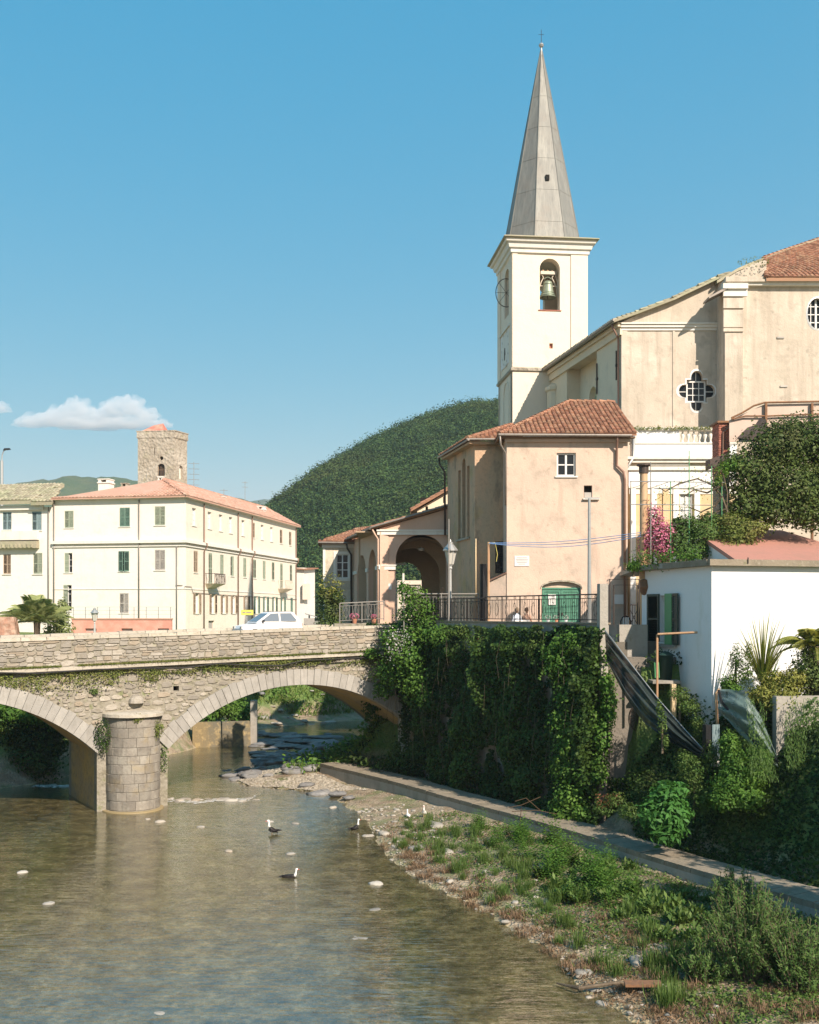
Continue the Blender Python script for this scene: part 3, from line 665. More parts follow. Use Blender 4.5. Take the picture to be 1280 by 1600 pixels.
# arch rings of cut voussoirs
for cu, arc in ((R1C, archR), (L1C, archL)):
    ring = MB(B0); n = 42; a0 = atan2(2.7-R1Z, sqrt(R1R**2-(2.7-R1Z)**2)); 
    r0, r1 = R1R-.004, R1R+.80
    nb = MB(B0); 
    for k in range(24):
        t0, t1 = a0+(pi-2*a0)*k/24, a0+(pi-2*a0)*(k+1)/24
        pts = [(cu+r*cos(t), R1Z+r*sin(t)) for t, r in ((t0,r0+.02),(t0,r1-.05),(t1,r1-.05),(t1,r0+.02))]
        nb.add([(p[0],-.03,p[1]) for p in pts], [(0,1,2,3)])
    ringo = nb.obj('arch_ring', M['block'], bridge)
    for k in range(n):
        t0, t1 = a0+(pi-2*a0)*(k+.012)/n, a0+(pi-2*a0)*(k+.988)/n; pr = -.105+random.uniform(-.015,.015); R1 = r1+random.uniform(-.05,.05)
        f_ = [(cu+r*cos(t), R1Z+r*sin(t)) for t, r in ((t0,r0),(t0,R1),(t1,R1),(t1,r0))]
        cx_, cz_ = sum(p[0] for p in f_)/4, sum(p[1] for p in f_)/4
        f2 = [(cx_+(p[0]-cx_)*.965, cz_+(p[1]-cz_)*.98) for p in f_]
        mb = MB(B0); mb.add([(p[0],.3,p[1]) for p in f_]+[(p[0],pr+.03,p[1]) for p in f_]+[(p[0],pr,p[1]) for p in f2],
             [(8,9,10,11)[::-1]]+[(a,(a+1)%4,4+(a+1)%4,4+a) for a in range(4)]+[(4+a,4+(a+1)%4,8+(a+1)%4,8+a) for a in range(4)])
        mb.obj('voussoir', M['voussoir'], ringo)
# the pier with its round cutwater of squared blocks
M['darkmortar'] = surf('dark_joint_mortar', (.16,.14,.11), .95)
pier = MB(B0).lathe([(1.2,-.9),(1.2,4.36)], (0.1,0,0), 20, pi, 2*pi).lathe([(1.2,-.9),(1.2,4.36)], (0.1,TH,0), 20, 0, pi).obj('pier', M['darkmortar'], bridge)
MB(B0).box(-1.5,1.7,.02,TH-.02,-.9,2.8).obj('pier_core', M['intrados'], bridge)
zc = -.35; row = 0
while zc < 4.3:
    h = random.uniform(.38,.47); h = min(h, 4.42-zc); ang = pi+(.0 if row % 2 else -.17)+.02
    while ang < 2*pi-.02:
        da = random.uniform(.34,.58); a1 = min(ang+da, 2*pi); rr = 1.25+random.uniform(-.012,.016); e = .006; n = 3
        if a1-ang > .1:
            mb = MB(B0); q = []
            for zq, ro in ((zc+.005, rr-.012),(zc+.022, rr),(zc+h-.022, rr),(zc+h-.005, rr-.012)):
                q.append([(.1+ro*cos(a), ro*sin(a), zq) for a in [ang+e+(a1-ang-2*e)*k/n for k in range(n+1)]])
            vs = [p for r_ in q for p in r_]; m_ = n+1
            fs = [(i*m_+k, i*m_+k+1, (i+1)*m_+k+1, (i+1)*m_+k) for i in range(3) for k in range(n)]
            inn = [[(.1+1.18*cos(a), 1.18*sin(a), zq) for a in (ang+e, a1-e)] for zq in (zc+.01, zc+h-.01)]
            b0 = len(vs); vs += inn[0]+inn[1]
            fs += [(0, 4, 8, 12, b0+2, b0), (b0+1, b0+3, 15, 11, 7, 3), (b0, b0+1, 3, 2, 1, 0), (12, 13, 14, 15, b0+3, b0+2)]
            mb.add(vs, fs); mb.obj('block', M['block'], pier)
        ang = a1
    zc += h; row += 1
MB(B0).lathe([(0,4.62),(1.1,4.6),(1.42,4.52),(1.43,4.38),(1.2,4.37)], (0.1,0,0), 22, pi, 2*pi).obj('pier_cap', mc, bridge)
MB(B0).lathe([(.0,.36),(.2,.33),(.33,.2),(.36,0)], (0.25,-.05,4.95), 12).obj('finial_stone', M['stone'], bridge)
# stones left in the mud round the pier's foot
MB(B0).lathe([(1.5,-.3),(1.42,.04),(1.2,.08)], (0.1,0,0), 24, pi, 2*pi).obj('footing', surf('wet_footing', (.30,.23,.12), .5), bridge)
# the hose slung along the face
hp_ = []
for px, py in ((-20,1051),(60,1052),(150,1046),(230,1044),(285,1044),(340,1037),(400,1040),(440,1040),(475,1032),(540,1029),(600,1026),(640,1022)):
    u, z = B0.px(px, py, -.34); hp_.append((u, -.34, z))
MB(B0).tube(hp_, .035, 5).obj('hose', M['hose'], bridge)

# grass along the ledge, tufts in the joints
def blades(name, pts, hgt, mat, n, spread=.12, wid=.012, parent=None, lean=.5, **props):
    """n upright blades round each of pts"""
    pts = np.repeat(np.asarray(pts, float), n, 0); k = len(pts)
    base = pts+np.stack([RS.normal(size=k)*spread, RS.normal(size=k)*spread, np.zeros(k)], 1)
    hh = (hgt*RS.uniform(.4, 1.2, k))[:,None]; ln = RS.normal(size=(k,3))*lean; ln[:,2] = 1; ln = unit(ln)
    sd = unit(np.cross(ln, RS.normal(size=(k,3))))*wid*(.6+.8*RS.uniform(size=(k,1)))*4*hh**.3
    mid = base+ln*hh*.55; tip = base+ln*hh+np.array([0,0,-1])*(hh*.15)+RS.normal(size=(k,3))*hh*.12
    V = np.stack([base-sd*.5, base+sd*.5, mid+sd*.4, tip], 1)
    V = np.stack([base-sd*.4, base+sd*.4, mid+sd*.5, tip, mid-sd*.5], 1).reshape(-1,3)
    return npmesh(name, V, np.arange(5*k).reshape(-1,5), mat, parent, attr=np.repeat(RS.uniform(0,1,k), 5), **props)
us = RS.uniform(-20, 16.5, 4200); keep = fbm(us*.8, us*0, 31) > .33; us = us[keep]
wv = np.array([B0.w(u, RS.uniform(-.30,-.06), zstr(u)+.03) for u in us])
blades('ledge_grass', wv, .13, M['mossgrass'], 7, .07, .007, kind='stuff')
us = RS.uniform(-20, 15.5, 11000); dz = np.abs(RS.normal(size=11000))*(.20+.22*(us < 1)); k_ = fbm(us*.6, dz*2, 33) > .38; us, dz = us[k_], dz[k_]
wv = np.array([B0.w(u, -.12-.12*RS.uniform(), zstr(u)-.18-d_) for u, d_ in zip(us, dz)])
ok = np.array([ringd(u, zstr(u)-.18-d_) > .8 for u, d_ in zip(us, dz)]); wv = wv[ok]
leaves('wall_creeper', wv, np.tile([.5,-.86,.2], (len(wv),1)), .085, M['mossgrass'], asp=.7, kind='stuff')
# larger tufts rooted in the masonry
def wall_tuft(px, py, r, n, mat, label, v=-.1, size=.09, elong=1.0):
    u, z = B0.px(px, py, v); c = B0.w(u, v, z)
    d_ = sph(n); Pt = np.array(c)+d_*(r*RS.uniform(.2,1,n)**.6)[:,None]*np.array([1,.5,elong])
    leaves('wall_plant', Pt, unit(d_+np.array([.3,-.6,.4])), size, mat, label=label, cat='wall plant', group='plants rooted in the bridge masonry')
wall_tuft(160, 1150, .42, 500, M['ivy'], 'dark leafy plant hanging on the left side of the round bridge pier', -.4, .11, 2.2)
wall_tuft(213, 1122, .35, 260, M['mossgrass'], 'small green tuft growing on the cap in the middle of the pier', -1.2, .09, .7)
wall_tuft(243, 1140, .45, 520, M['mossgrass'], 'brownish tuft with small flowers at the right edge of the pier cap', -.9, .10, 1.1)
wall_tuft(256, 1185, .28, 220, M['weed'], 'thin green plant low on the right side of the pier beside the arch foot', -.2, .09, 2.6)
wall_tuft(147, 1080, .25, 150, M['weed'], 'green tuft on the wall above the left arch ring', -.1, .09, .7)
wall_tuft(240, 1054, .35, 260, M['mossgrass'], 'wide grassy tuft below the ledge above the pier', -.15, .09, 1.2)
wall_tuft(512, 1033, .22, 90, M['mossgrass'], 'small tuft under the ledge near the ivy end of the bridge', -.2, .08, .8)
# ================================================================ parts shared by the buildings
def tiles(mb, eL, eR, tR, tL, pu=.24, pv=.36, r=.055, over=.12):
    """rows of barrel tiles on a sloping quad (world points): eave left/right, top right/left"""
    eL, eR, tR, tL = (Vector(p) for p in (eL, eR, tR, tL)); L = ((tL-eL).length+(tR-eR).length)/2; n = max(2, int(L/pv))
    nn = (eR-eL).cross((tL+tR)/2-(eL+eR)/2).normalized()
    w0 = max((eR-eL).length, (tR-tL).length); axis = (eR-eL).normalized() if (eR-eL).length > .1 else (tR-tL).normalized()
    for i in range(n):
        a, b = eL.lerp(tL, i/n), eR.lerp(tR, i/n); axis = (b-a).normalized() if (b-a).length > .2 else axis; a2, b2 = eL.lerp(tL, min(1, (i+1+over)/n)), eR.lerp(tR, min(1, (i+1+over)/n))
        up = (((a2+b2)-(a+b))/2); up = up-axis*up.dot(axis)
        s0 = (a-eL).dot(axis); s1 = (b-eL).dot(axis); k0, k1 = math.ceil(s0/pu-.3), math.floor(s1/pu+.3)
        base = a-axis*s0
        for k in range(k0, k1):
            j = random.uniform(-.012,.012); lift = nn*(.03+random.uniform(0,.012)); lo = nn*.0
            c0 = base+axis*((k+.5)*pu+j)+up*random.uniform(-.03,.03); c1 = c0+up
            w_ = pu*.52; h = r*random.uniform(.85,1.15)
            ps_ = []
            for c, q, l in ((c0, 1.0, lift), (c1, .86, lo)):
                for ca, sa in ((-1,0),(-.62,.8),(.0,1.05),(.62,.8),(1,0)): ps_.append(tuple(c+axis*(ca*w_*q)+nn*(sa*h*1.6)+l))
            mb.add(ps_, [(0,1,6,5),(1,2,7,6),(2,3,8,7),(3,4,9,8),(4,3,2,1,0)])
    return mb
def ridge_tiles(mb, a, b, r=.11, n_=None):
    a, b = Vector(a), Vector(b); L = (b-a).length; n = max(1, int(L/.38)); d = (b-a)/n; ax = d.normalized(); sd = ax.cross(Vector((0,0,1))).normalized(); up = sd.cross(ax).normalized()
    for i in range(n):
        c0, c1 = a+d*i+up*.03, a+d*(i+1.1); ps_ = []
        for c, q in ((c0,1.12),(c1,.95)):
            for k in range(6): t = pi*k/5; ps_.append(tuple(c+sd*(cos(t)*r*q)+up*(sin(t)*r*q)))
        mb.add(ps_, [(k,k+1,7+k,6+k) for k in range(5)]+[(5,4,3,2,1,0)])
    return mb
def slabroof(mb, pts, th=.12):
    """solid sheet under tiles: pts world, thickness straight down"""
    n = len(pts); mb.add(list(pts)+[(x,y,z-th) for x,y,z in pts], [tuple(range(n)), tuple(range(2*n-1,n-1,-1))]+[(i, n+i, n+(i+1)%n, (i+1)%n) for i in range(n)])
    return mb
SHM = {}
def shutter_mesh(key, mat, n=9):
    if key in SHM: return SHM[key]
    mb = MB(); mb.box(0,1,-.5,.5,0,.05).box(0,1,-.5,.5,.95,1).box(0,.12,-.5,.5,.05,.95).box(.88,1,-.5,.5,.05,.95).box(.12,.88,-.5,.5,.48,.52)
    for i in range(n*2):
        z = .05+.9*i/(n*2); mb.add([(.12,-.35,z),(.88,-.35,z),(.88,.35,z+.05),(.12,.35,z+.05)], [(0,1,2,3),(3,2,1,0)])
    me = bpy.data.meshes.new('shutter'); me.from_pydata(mb.v, [], mb.f); me.materials.append(mat); me.update(); SHM[key] = me; return me
def leafshut(fr, parent, u, v, z0, w, h, mat, deg=0.0, name='shutter'):
    """one louvered leaf hinged at u; deg 0 lies in the wall plane to the right, 180 folded back to the left"""
    o = piece(name, shutter_mesh(mat.name, mat), parent, fr.w(u, v, z0), math.degrees(fr.a)+deg, (w, .05, h)); return o
def window(fr, parent, u0, z0, u1, z1, v=.14, nx=2, nz=2, fm=None, gm=None, fw=.07, mw=.04, sill=True, split=True, hole=None, nm='window'):
    fm = fm or M['wframe']; gm = gm or M['sglass']
    mb = MB(fr); mb.box(u0,u0+fw,v-.04,v+.05,z0,z1).box(u1-fw,u1,v-.04,v+.05,z0,z1).box(u0+fw,u1-fw,v-.04,v+.05,z0,z0+fw).box(u0+fw,u1-fw,v-.04,v+.05,z1-fw,z1)
    iu0, iu1, iz0, iz1 = u0+fw, u1-fw, z0+fw, z1-fw
    for i in range(1, nx):
        c = iu0+(iu1-iu0)*i/nx; w = mw*1.6 if (nx == 2) else mw; mb.box(c-w/2,c+w/2,v-.035,v+.04,iz0,iz1)
    for j in range(1, nz):
        c = iz0+(iz1-iz0)*j/nz
        for i in range(nx):
            a, b_ = iu0+(iu1-iu0)*i/nx+(mw*.8 if i else 0), iu0+(iu1-iu0)*(i+1)/nx-(mw*.8 if i < nx-1 else 0); mb.box(a,b_,v-.02,v+.03,c-mw/2,c+mw/2)
    w = mb.obj(nm, fm, parent)
    if split:
        for i in range(nx):
            for j in range(nz):
                a, b_ = iu0+(iu1-iu0)*i/nx, iu0+(iu1-iu0)*(i+1)/nx; c, d = iz0+(iz1-iz0)*j/nz, iz0+(iz1-iz0)*(j+1)/nz
                MB(fr).add([(a,v+.012,c),(b_,v+.012,c),(b_,v+.010,d),(a,v+.010,d)], [(0,1,2,3)]).obj('pane', gm, w)
    else: MB(fr).face((iu0,v+.012,iz0),(iu1,v+.012,iz0),(iu1,v+.012,iz1),(iu0,v+.012,iz1)).obj('pane', gm, w)
    if sill: MB(fr).box(u0-.08,u1+.08,-.07,v-.045,z0-.07,z0).obj('sill', M['white'], w)
    return w
def pipe(fr, parent, pts, r=.055, mat=None, name='downpipe'): return MB(fr).tube(pts, r, 8).obj(name, mat or M['copper'], parent, smooth=True)
def bx(fr, name, mat, parent, *a, **k): return MB(fr).box(*a).obj(name, mat, parent, **k)

# ================================================================ the long apartment house on the far bank
c0x = (289-HX)/F*100
AF = Fr(c0x, 100.0, -10.8, 7.1)              # front: u runs left of the corner as negative
AS = AF.sub(0, 0, 90)                        # long side, u going away
apt = thing('apartment_house', AF, 'long three storey cream apartment house with terracotta roof, green shutters and two balconies', 'apartment house')
zE = 19.75; z0 = 7.1; LEN = AS.px(463.5, 900)[0]; WL = AF.px(83, 800)[0]
def prect(fr, x0, y0, x1, y1, v=0): a = fr.px(x0, y1, v); b = fr.px(x1, y0, v); return (a[0], a[1], b[0], b[1])
fw_ = [(101,798,115,825,'paleshut'),(187,793,203,823,'greenshut'),(242,791,258,821,'paleshut'),(101,864,113,895,'open'),(186,861,202,893,'half'),(242,859,258,891,'greyshut'),(99,914,112,955,'open'),(187,927,201,958,'greyshut')]
holes = []; specs = []
for x0, y0, x1, y1, kd in fw_:
    r = prect(AF, x0, y0, x1, y1); holes.append(rect(*r)); specs.append((r, kd))
MB(AF).wall(rect(WL, z0, 0, zE), holes, 0, .3).obj('front_wall', M['aptfront'], apt)
for (u0, za, u1, zb), kd in specs:
    w = window(AF, apt, u0, za, u1, zb, .2, 2, 3, split=False)
    if kd == 'half': leafshut(AF, w, u0, -.04, za, (u1-u0)*.45, zb-za, M['greenshut'], -10); leafshut(AF, w, u1, -.04, za, -(u1-u0)*.45, zb-za, M['greenshut'], 8)
    elif kd == 'open': leafshut(AF, w, u0, .04, za, (u1-u0)*.5, zb-za, M['paleshut']); 
    else:
        for k in (0, 1): leafshut(AF, w, u0+(u1-u0)*.5*k, .04, za, (u1-u0)*.49, zb-za, M[kd])
side1 = [303.5,327.7,345,360.7,380,396,410,424.5,439.5,453.7]; side2 = [306,329,347,363,382.7,398,413,427,440,455]; side3 = [307.7,332.7,350,365.5,385,401,415,429,442,456]
up_open = {0,1,2,3,4,6,7}
def su(px_, zz): return AS.px(px_, 900)[0]
holes = []; spec = []
for i, x in enumerate(side1): u = su(x, 0); r = (u-.5, 17.35, u+.5, 19.0); holes.append(rect(*r)); spec.append((0, i, r))
for i, x in enumerate(side2):
    u = su(x, 0); r = (u-.5, 12.95 if i not in (1,8) else 12.0, u+.5, 15.0); holes.append(rect(*r)); spec.append((1, i, r))
for i, x in enumerate(side3): u = su(x, 0); r = (u-.5, 9.1, u+.5, 11.0); holes.append(rect(*r)); spec.append((2, i, r))
u = su(320, 0); holes.append(rect(u+1.0, 7.15, u+2.6, 8.4))
MB(AS).wall(rect(.3, z0, LEN, zE), holes, 0, .3).obj('side_wall', M['aptside'], apt)
bx(AS, 'shop_front', M['greyshut'], apt, u+1.0, u+2.6, .2, .26, 7.15, 8.4)
for row, i, r in spec:
    w = window(AS, apt, r[0], r[1], r[2], r[3], .2, 2, 3, gm=(M['paleglass'] if row == 2 and i < 9 or (row == 0 and i in up_open) else None), split=False)
    wd = r[2]-r[0]; h = r[3]-r[1]
    if row == 0:
        if i not in up_open:
            for k in (0, 1): leafshut(AS, w, r[0]+wd*.5*k, .04, r[1], wd*.49, h, M['brownshut'])
        elif i % 2 == 0: leafshut(AS, w, r[0], .02, r[1], wd*.36, h, M['brownshut'], 25)
    elif row == 1:
        m_ = M['brownshut'] if i == 0 else M['paleshut']
        for k in (0, 1): leafshut(AS, w, r[0]+wd*.5*k, .04, r[1], wd*.49, h, m_)
    else:
        m_ = M['brownshut'] if i < 5 else M['greenshut']
        if i < 9: leafshut(AS, w, r[0], -.05, r[1], wd*.42, h, m_, 184); leafshut(AS, w, r[2], -.05, r[1], wd*.42, h, m_, -4)
        else: 
            for k in (0, 1): leafshut(AS, w, r[0]+wd*.5*k, .04, r[1], wd*.49, h, m_)
for i in (1, 8):
    u = su(side2[i], 0)
    b_ = MB(AS).hexa([(u-.9,-.25,11.6),(u+.9,-.25,11.6),(u+.9,0,11.5),(u-.9,0,11.5)], [(u-1.4,-1.05,12.0),(u+1.4,-1.05,12.0),(u+1.4,0,12.0),(u-1.4,0,12.0)]).obj('balcony', M['aptside'], apt)
    rl = MB(AS)
    for k in range(13): a = u-1.35+2.7*k/12; rl.tube([(a,-1.0,12.0),(a,-1.08,12.35),(a,-1.0,12.95)], .02, 4)
    for k in (0, 1):
        for q in range(4): rl.tube([(u-1.35+2.7*k,-.1-.28*q,12.0),(u-1.35+2.7*k,-.1-.28*q,12.95)], .02, 4)
    rl.box(u-1.38,u+1.38,-1.03,-.97,12.93,12.98).box(u-1.38,u-1.33,-1.0,0,12.93,12.98).box(u+1.33,u+1.38,-1.0,0,12.93,12.98)
    rl.obj('railing', M['iron'] if i == 1 else M['cframe'], b_)
# string courses, eaves, gutters, pipes
for z, h, d in ((15.62,.28,.30),(15.30,.10,.12),(11.35,.08,.05)):
    MB(AF).box(WL,-.002,-d,-.002,z,z+h).obj('string_course', M['white'], apt); MB(AS).box(-d,LEN,-d,-.002,z-.003,z+h-.003).obj('string_course', M['white'], apt)
MB(AF).box(WL,.35,-.38,-.02,zE-.02,zE+.12).obj('cornice', M['white'], apt); MB(AS).box(-.0,LEN+.3,-.35,-.02,zE-.021,zE+.118).obj('cornice', M['white'], apt)
for x in (317.6, 371, 393, 463): u = AS.px(x, 900)[0]-(.4 if x > 460 else 0); pipe(AS, apt, [(u,-.12,zE-.1),(u,-.12,15.95),(u,-.42,15.8),(u,-.42,15.5),(u,-.12,15.1),(u,-.1,7.2)], .06)
u = AF.px(218, 850)[0]; pipe(AF, apt, [(u,-.1,zE-.1),(u,-.1,7.2)], .05, M['gutter']); pipe(AF, apt, [(WL+.15,-.1,zE-.1),(WL+.15,-.1,7.2)], .05, M['gutter'])
u = AF.px(277, 850)[0]; pipe(AF, apt, [(u,-.1,15.3),(u,-.1,7.2)], .04, M['gutter'])
pipe(AS, apt, [(-.2,-.06,11.6),(1.4,-.06,11.6),(1.8,-.06,11.05),(12,-.06,10.95),(24,-.06,10.9),(LEN,-.06,10.8)], .025, M['gutter'], 'wall_cable')
pipe(AF, apt, [(AF.px(275,900)[0],-.06,11.7),(-.2,-.06,11.7)], .025, M['gutter'], 'wall_cable')
# roof: hipped towards us, ridge running back
rz = 22.0; RW = -7.0
e = [AF.w(WL+.0,-.5,zE+.12), AF.w(.45,-.5,zE+.12), AF.w(.45,LEN+.4,zE+.12), AF.w(WL,LEN+.4,zE+.12)]
tp = AF.w(-3.9,4.2,rz); tb = AF.w(-3.9,LEN+.4,rz+.2); tw = AF.w(WL,4.2,zE+.7); twb = AF.w(WL,LEN,zE+.7)
slabroof(MB(), [e[0],e[1],tp,tw]).obj('roof', M['tilepale'], apt); rf = slabroof(MB(), [e[1],e[2],tb,tp]).obj('roof', M['tilepale'], apt); slabroof(MB(), [tw,tp,tb,twb]).obj('roof', M['tilepale'], apt)
mb = MB(); tiles(mb, e[0],e[1],tp,tw, .36,.5,.06); tiles(mb, e[1],e[2],tb,tp, .36,.5,.06); tiles(mb, twb, tw, tp, tb, .6, .8, .06)
ridge_tiles(mb, e[1], tp, .16); ridge_tiles(mb, tp, tb, .16)
mb.obj('roof_tiles', M['tilepale'], apt, kind='stuff')
bx(AF, 'back_wall', M['aptside'], apt, WL, 0, LEN-.3, LEN, z0, zE)
bx(AF, 'side_wall', M['aptside'], apt, WL, WL+.3, .3, LEN-.3, z0, zE)
def chimney(fr, parent, px_, py_, v, w, h, mat=None, pots=1):
    u, z = fr.px(px_, py_, v); mb = MB(fr).box(u-w/2,u+w/2,v-w/2,v+w/2,z-h-1,z).box(u-w/2-.08,u+w/2+.08,v-w/2-.08,v+w/2+.08,z,z+.1)
    mb.box(u-w/2,u-w/4,v-w/2,v+w/2,z+.1,z+.35).box(u+w/4,u+w/2,v-w/2,v+w/2,z+.1,z+.35).box(u-w/2-.05,u+w/2+.05,v-w/2-.05,v+w/2+.05,z+.35,z+.43)
    mb.obj('chimney', mat or M['white'], parent)
chimney(AF, apt, 166, 756, 2.5, 1.1, 1.5); chimney(AF, apt, 196, 762, 5, .6, .8, M['towerstone'])
chimney(AF, apt, 345, 782, 18, .9, .5); chimney(AF, apt, 409, 797, 28, .8, 1.2, M['aptfront']); chimney(AF, apt, 252, 752, 12, .5, .3)
def antenna(px_, ytop, ybot, Y, n, w, lab):
    a, b_ = P(px_, ybot, Y), P(px_, ytop, Y); mb = MB().tube([a, b_], .035, 5)
    for k in range(n): z = b_[2]-.15-k*.55; mb.tube([(a[0]-w,Y-.1,z),(a[0]+w,Y+.1,z)], .025, 4)
    o = mb.obj('tv_antenna', M['galv'], None, label=lab, cat='antenna', group='antennas on the apartment roof')
antenna(303, 722, 766, 112, 5, .55, 'tall television antenna with five bars beside the square stone tower')
antenna(383, 752, 792, 130, 2, .35, 'thin television antenna over the middle of the long apartment roof')
antenna(350, 764, 782, 118, 3, .4, 'short television antenna near the small chimney right of the stone tower')
# taller stone tower behind
TW = Fr((215.5-HX)/F*125, 125.0, -7.0, 7.1)
tow = thing('stone_tower', TW, 'old square rubble stone tower with arched window, standing behind the apartment house', 'tower')
tw_w = TW.px(272.5, 720)[0]; zt = TW.px(240, 685)[1]; TS = TW.sub(tw_w, 0, 75); tw_d = TS.px(292.5, 720)[0]
hl = [arch(*[TW.px(246.5, 744)[0], TW.px(246.5, 744)[1], TW.px(257.5, 723)[0], TW.px(246.5, 724.5)[1]])]
cu, cz = TW.px(252.5, 716); hl.append([(cu+.22*cos(a*pi/5), cz+.22*sin(a*pi/5)) for a in range(10)])
u, z = TW.px(241.5, 705); hl.append(rect(u-.05, z-.4, u+.05, z+.4))
MB(TW).wall(rect(0, z0, tw_w, zt), hl, 0, .5).obj('front_wall', M['towerstone'], tow)
a_ = TS.px(280.5, 748.5); b_ = TS.px(285.5, 728)
MB(TS).wall(rect(.0, z0, tw_d, zt), [arch(a_[0], a_[1], b_[0], b_[1], 6)], .001, .5).obj('side_wall', M['towerstone'], tow)
q = [TW.w(0,0,0), TW.w(tw_w,0,0), TS.w(tw_d,0,0)]; q.append((q[0][0]+q[2][0]-q[1][0], q[0][1]+q[2][1]-q[1][1], 0))
def ring_(z, e=0.0):
    cx_, cy_ = sum(p[0] for p in q)/4, sum(p[1] for p in q)/4; return [(cx_+(p[0]-cx_)*(1+e), cy_+(p[1]-cy_)*(1+e), z) for p in q]
mb = MB(); mb.loft([ring_(zt), ring_(zt,.02), ring_(zt+.12,.05), ring_(zt+.75,.04), ring_(zt+.8,.07), ring_(zt+.9,.07)]); mb.obj('parapet', M['towerstone'], tow)
mb = MB(); r_ = ring_(z0, -.04); r2 = ring_(zt-.01, -.04); mb.add([r_[2], r_[3], r2[3], r2[2], r_[0], r2[0]], [(0,1,2,3),(1,4,5,2)]); mb.obj('back_wall', M['towerstone'], tow)
ww = hl[0]; window(TW, tow, ww[0][0]-.02, ww[0][1], ww[1][0]+.02, TW.px(250,725)[1]+.1, .3, 3, 2, fm=M['wood'], split=False, mw=.07)
bx(TS, 'window', M['aptfront'], tow, a_[0]-.05, b_[0]+.05, .3, .36, a_[1], b_[1])
zt2 = zt+.9; rp = [TW.w(.1,.5,zt2), TW.w(2.6,.5,zt2), TW.w(2.6,4,zt2), TW.w(.1,4,zt2)]; pk = TW.w(2.3,2,zt2+1.15); pk2 = TW.w(1.1,2.2,zt2+1.0)
MB().add(rp+[pk,pk2], [(0,1,4,5),(1,2,4),(2,3,5,4),(3,0,5),(3,2,1,0)]).obj('roof', surf('red_sheet_roof', (.55,.17,.12), .7, [('noise', .8, (.62,.38,.26), .45, .6, .6)]), tow)
bx(TW, 'stair_hut', M['towerstone'], tow, .25, 2.4, .7, 3.6, zt2-1, zt2+.02)
# house to the left, older
OH = Fr(*AF.w(WL, 0, 0)[:2], -10.8, 7.1)
oh = thing('old_house', OH, 'weathered pale old house with lichened tile roof and blue grey shutters at the left edge', 'house')
OL = -13.0; zc_ = OH.px(40, 793)[1]; hs_ = []; sp = []
for x0, y0, x1, y1, kd in ((4,800,18,828,'blueshut'),(50,799,65,829,'blueshut'),(5,866,17,897,'brownshut'),(52,864,66,897,'paleshut'),(-42,800,-26,828,'blueshut'),(-42,866,-26,897,'paleshut')):
    r = prect(OH, x0, y0, x1, y1); hs_.append(rect(*r)); sp.append((r, kd))
MB(OH).wall(rect(OL, z0, -.02, zc_), hs_, .02, .3).obj('front_wall', M['aptfront'], oh)
for (u0, za, u1, zb), kd in sp:
    w = window(OH, oh, u0, za, u1, zb, .22, 2, 3, split=False)
    for k in (0, 1): leafshut(OH, w, u0+(u1-u0)*.5*k, .08, za, (u1-u0)*.49, zb-za, M[kd])
def pz(fr, y, v=0): return fr.px(40, y, v)[1]
bx(OH, 'cornice', M['white'], oh, OL, -.9, -.25, .0, pz(OH,797), pz(OH,790)); bx(OH, 'back_wall', M['aptside'], oh, OL, -.02, 9, 9.3, z0, zc_)
bx(OH, 'side_wall', M['aptside'], oh, -.3, -.02, .35, 9, z0, zc_+1)
for (y0, y1, d, mt) in ((844,830,.45,'white'),(857,846,.55,'tilegrey')):
    bx(OH, 'ledge', M[mt], oh, OL, -1.4, -d, .01, pz(OH,y0), pz(OH,y1))
r0 = [OH.w(OL,-.6,pz(OH,783)), OH.w(-1.8,-.6,pz(OH,783)), OH.w(-1.0,4.0,pz(OH,757,4)), OH.w(OL,4.0,pz(OH,757,4))]
slabroof(MB(), r0, .35).obj('roof', M['tilegrey'], oh); mb = MB(); tiles(mb, *r0, .36, .45, .07)
r1 = [OH.w(-1.9,-.7,pz(OH,786)), OH.w(.3,-.7,pz(OH,786)), OH.w(-.6,2.5,pz(OH,765,2.5)), OH.w(-1.6,2.5,pz(OH,765,2.5))]
slabroof(MB(), r1, .3).obj('roof', M['tilegrey'], oh); tiles(mb, *r1, .36, .45, .07)
mb.obj('roof_tiles', M['tilegrey'], oh, kind='stuff')
mb = MB(); 
for k in range(26): u = OL+.6+k*.42; mb.lathe([(.14,0),(.16,.3),(.0,.34)], OH.w(u,-.5,pz(OH,856)), 6)
mb.obj('ledge_tiles', M['tilegrey'], oh, kind='stuff')
pipe(OH, oh, [(-.4,-.12,zc_),(-.4,-.12,pz(OH,1000))], .05, M['gutter'])
# garden terrace with pink wall and thin railing in front of the houses
GT = Fr((112-HX)/F*86, 86.0, -3.0, 7.0)
gt = thing('garden_wall', GT, 'low pink garden wall with thin wire railing, in front of the apartment house', 'wall')
gw = GT.px(268, 970)[0]; zt_ = GT.px(150, 968)[1]; 
MB(GT).wall(rect(0, 6.6, gw, zt_), [rect(a, zt_-.95, a+.9, zt_-.7) for a in (1.1, 4.0, 6.9)], 0, .3).obj('wall', surf('pink_garden_wall', (.62,.28,.21), .9, [('noise', 1.2, (.66,.40,.31), .45, .65, .7)], [('noise', 6, .02)]), gt)
for a in (1.1, 4.0, 6.9): bx(GT, 'grille', M['greyshut'], gt, a-.02, a+.92, .2, .25, zt_-1, zt_-.65)
bx(GT, 'coping', M['tilepale'], gt, -.05, gw+.05, -.06, .36, zt_, zt_+.1)
for k in range(9): bx(GT, 'post', M['galv'], gt, .1+k*(gw-.2)/8-.02, .1+k*(gw-.2)/8+.02, .1, .14, zt_+.1, zt_+1.0)
for zz_ in (.4, .7, .98): bx(GT, 'rail', M['galv'], gt, 0, gw, .105, .135, zt_+zz_, zt_+zz_+.02)
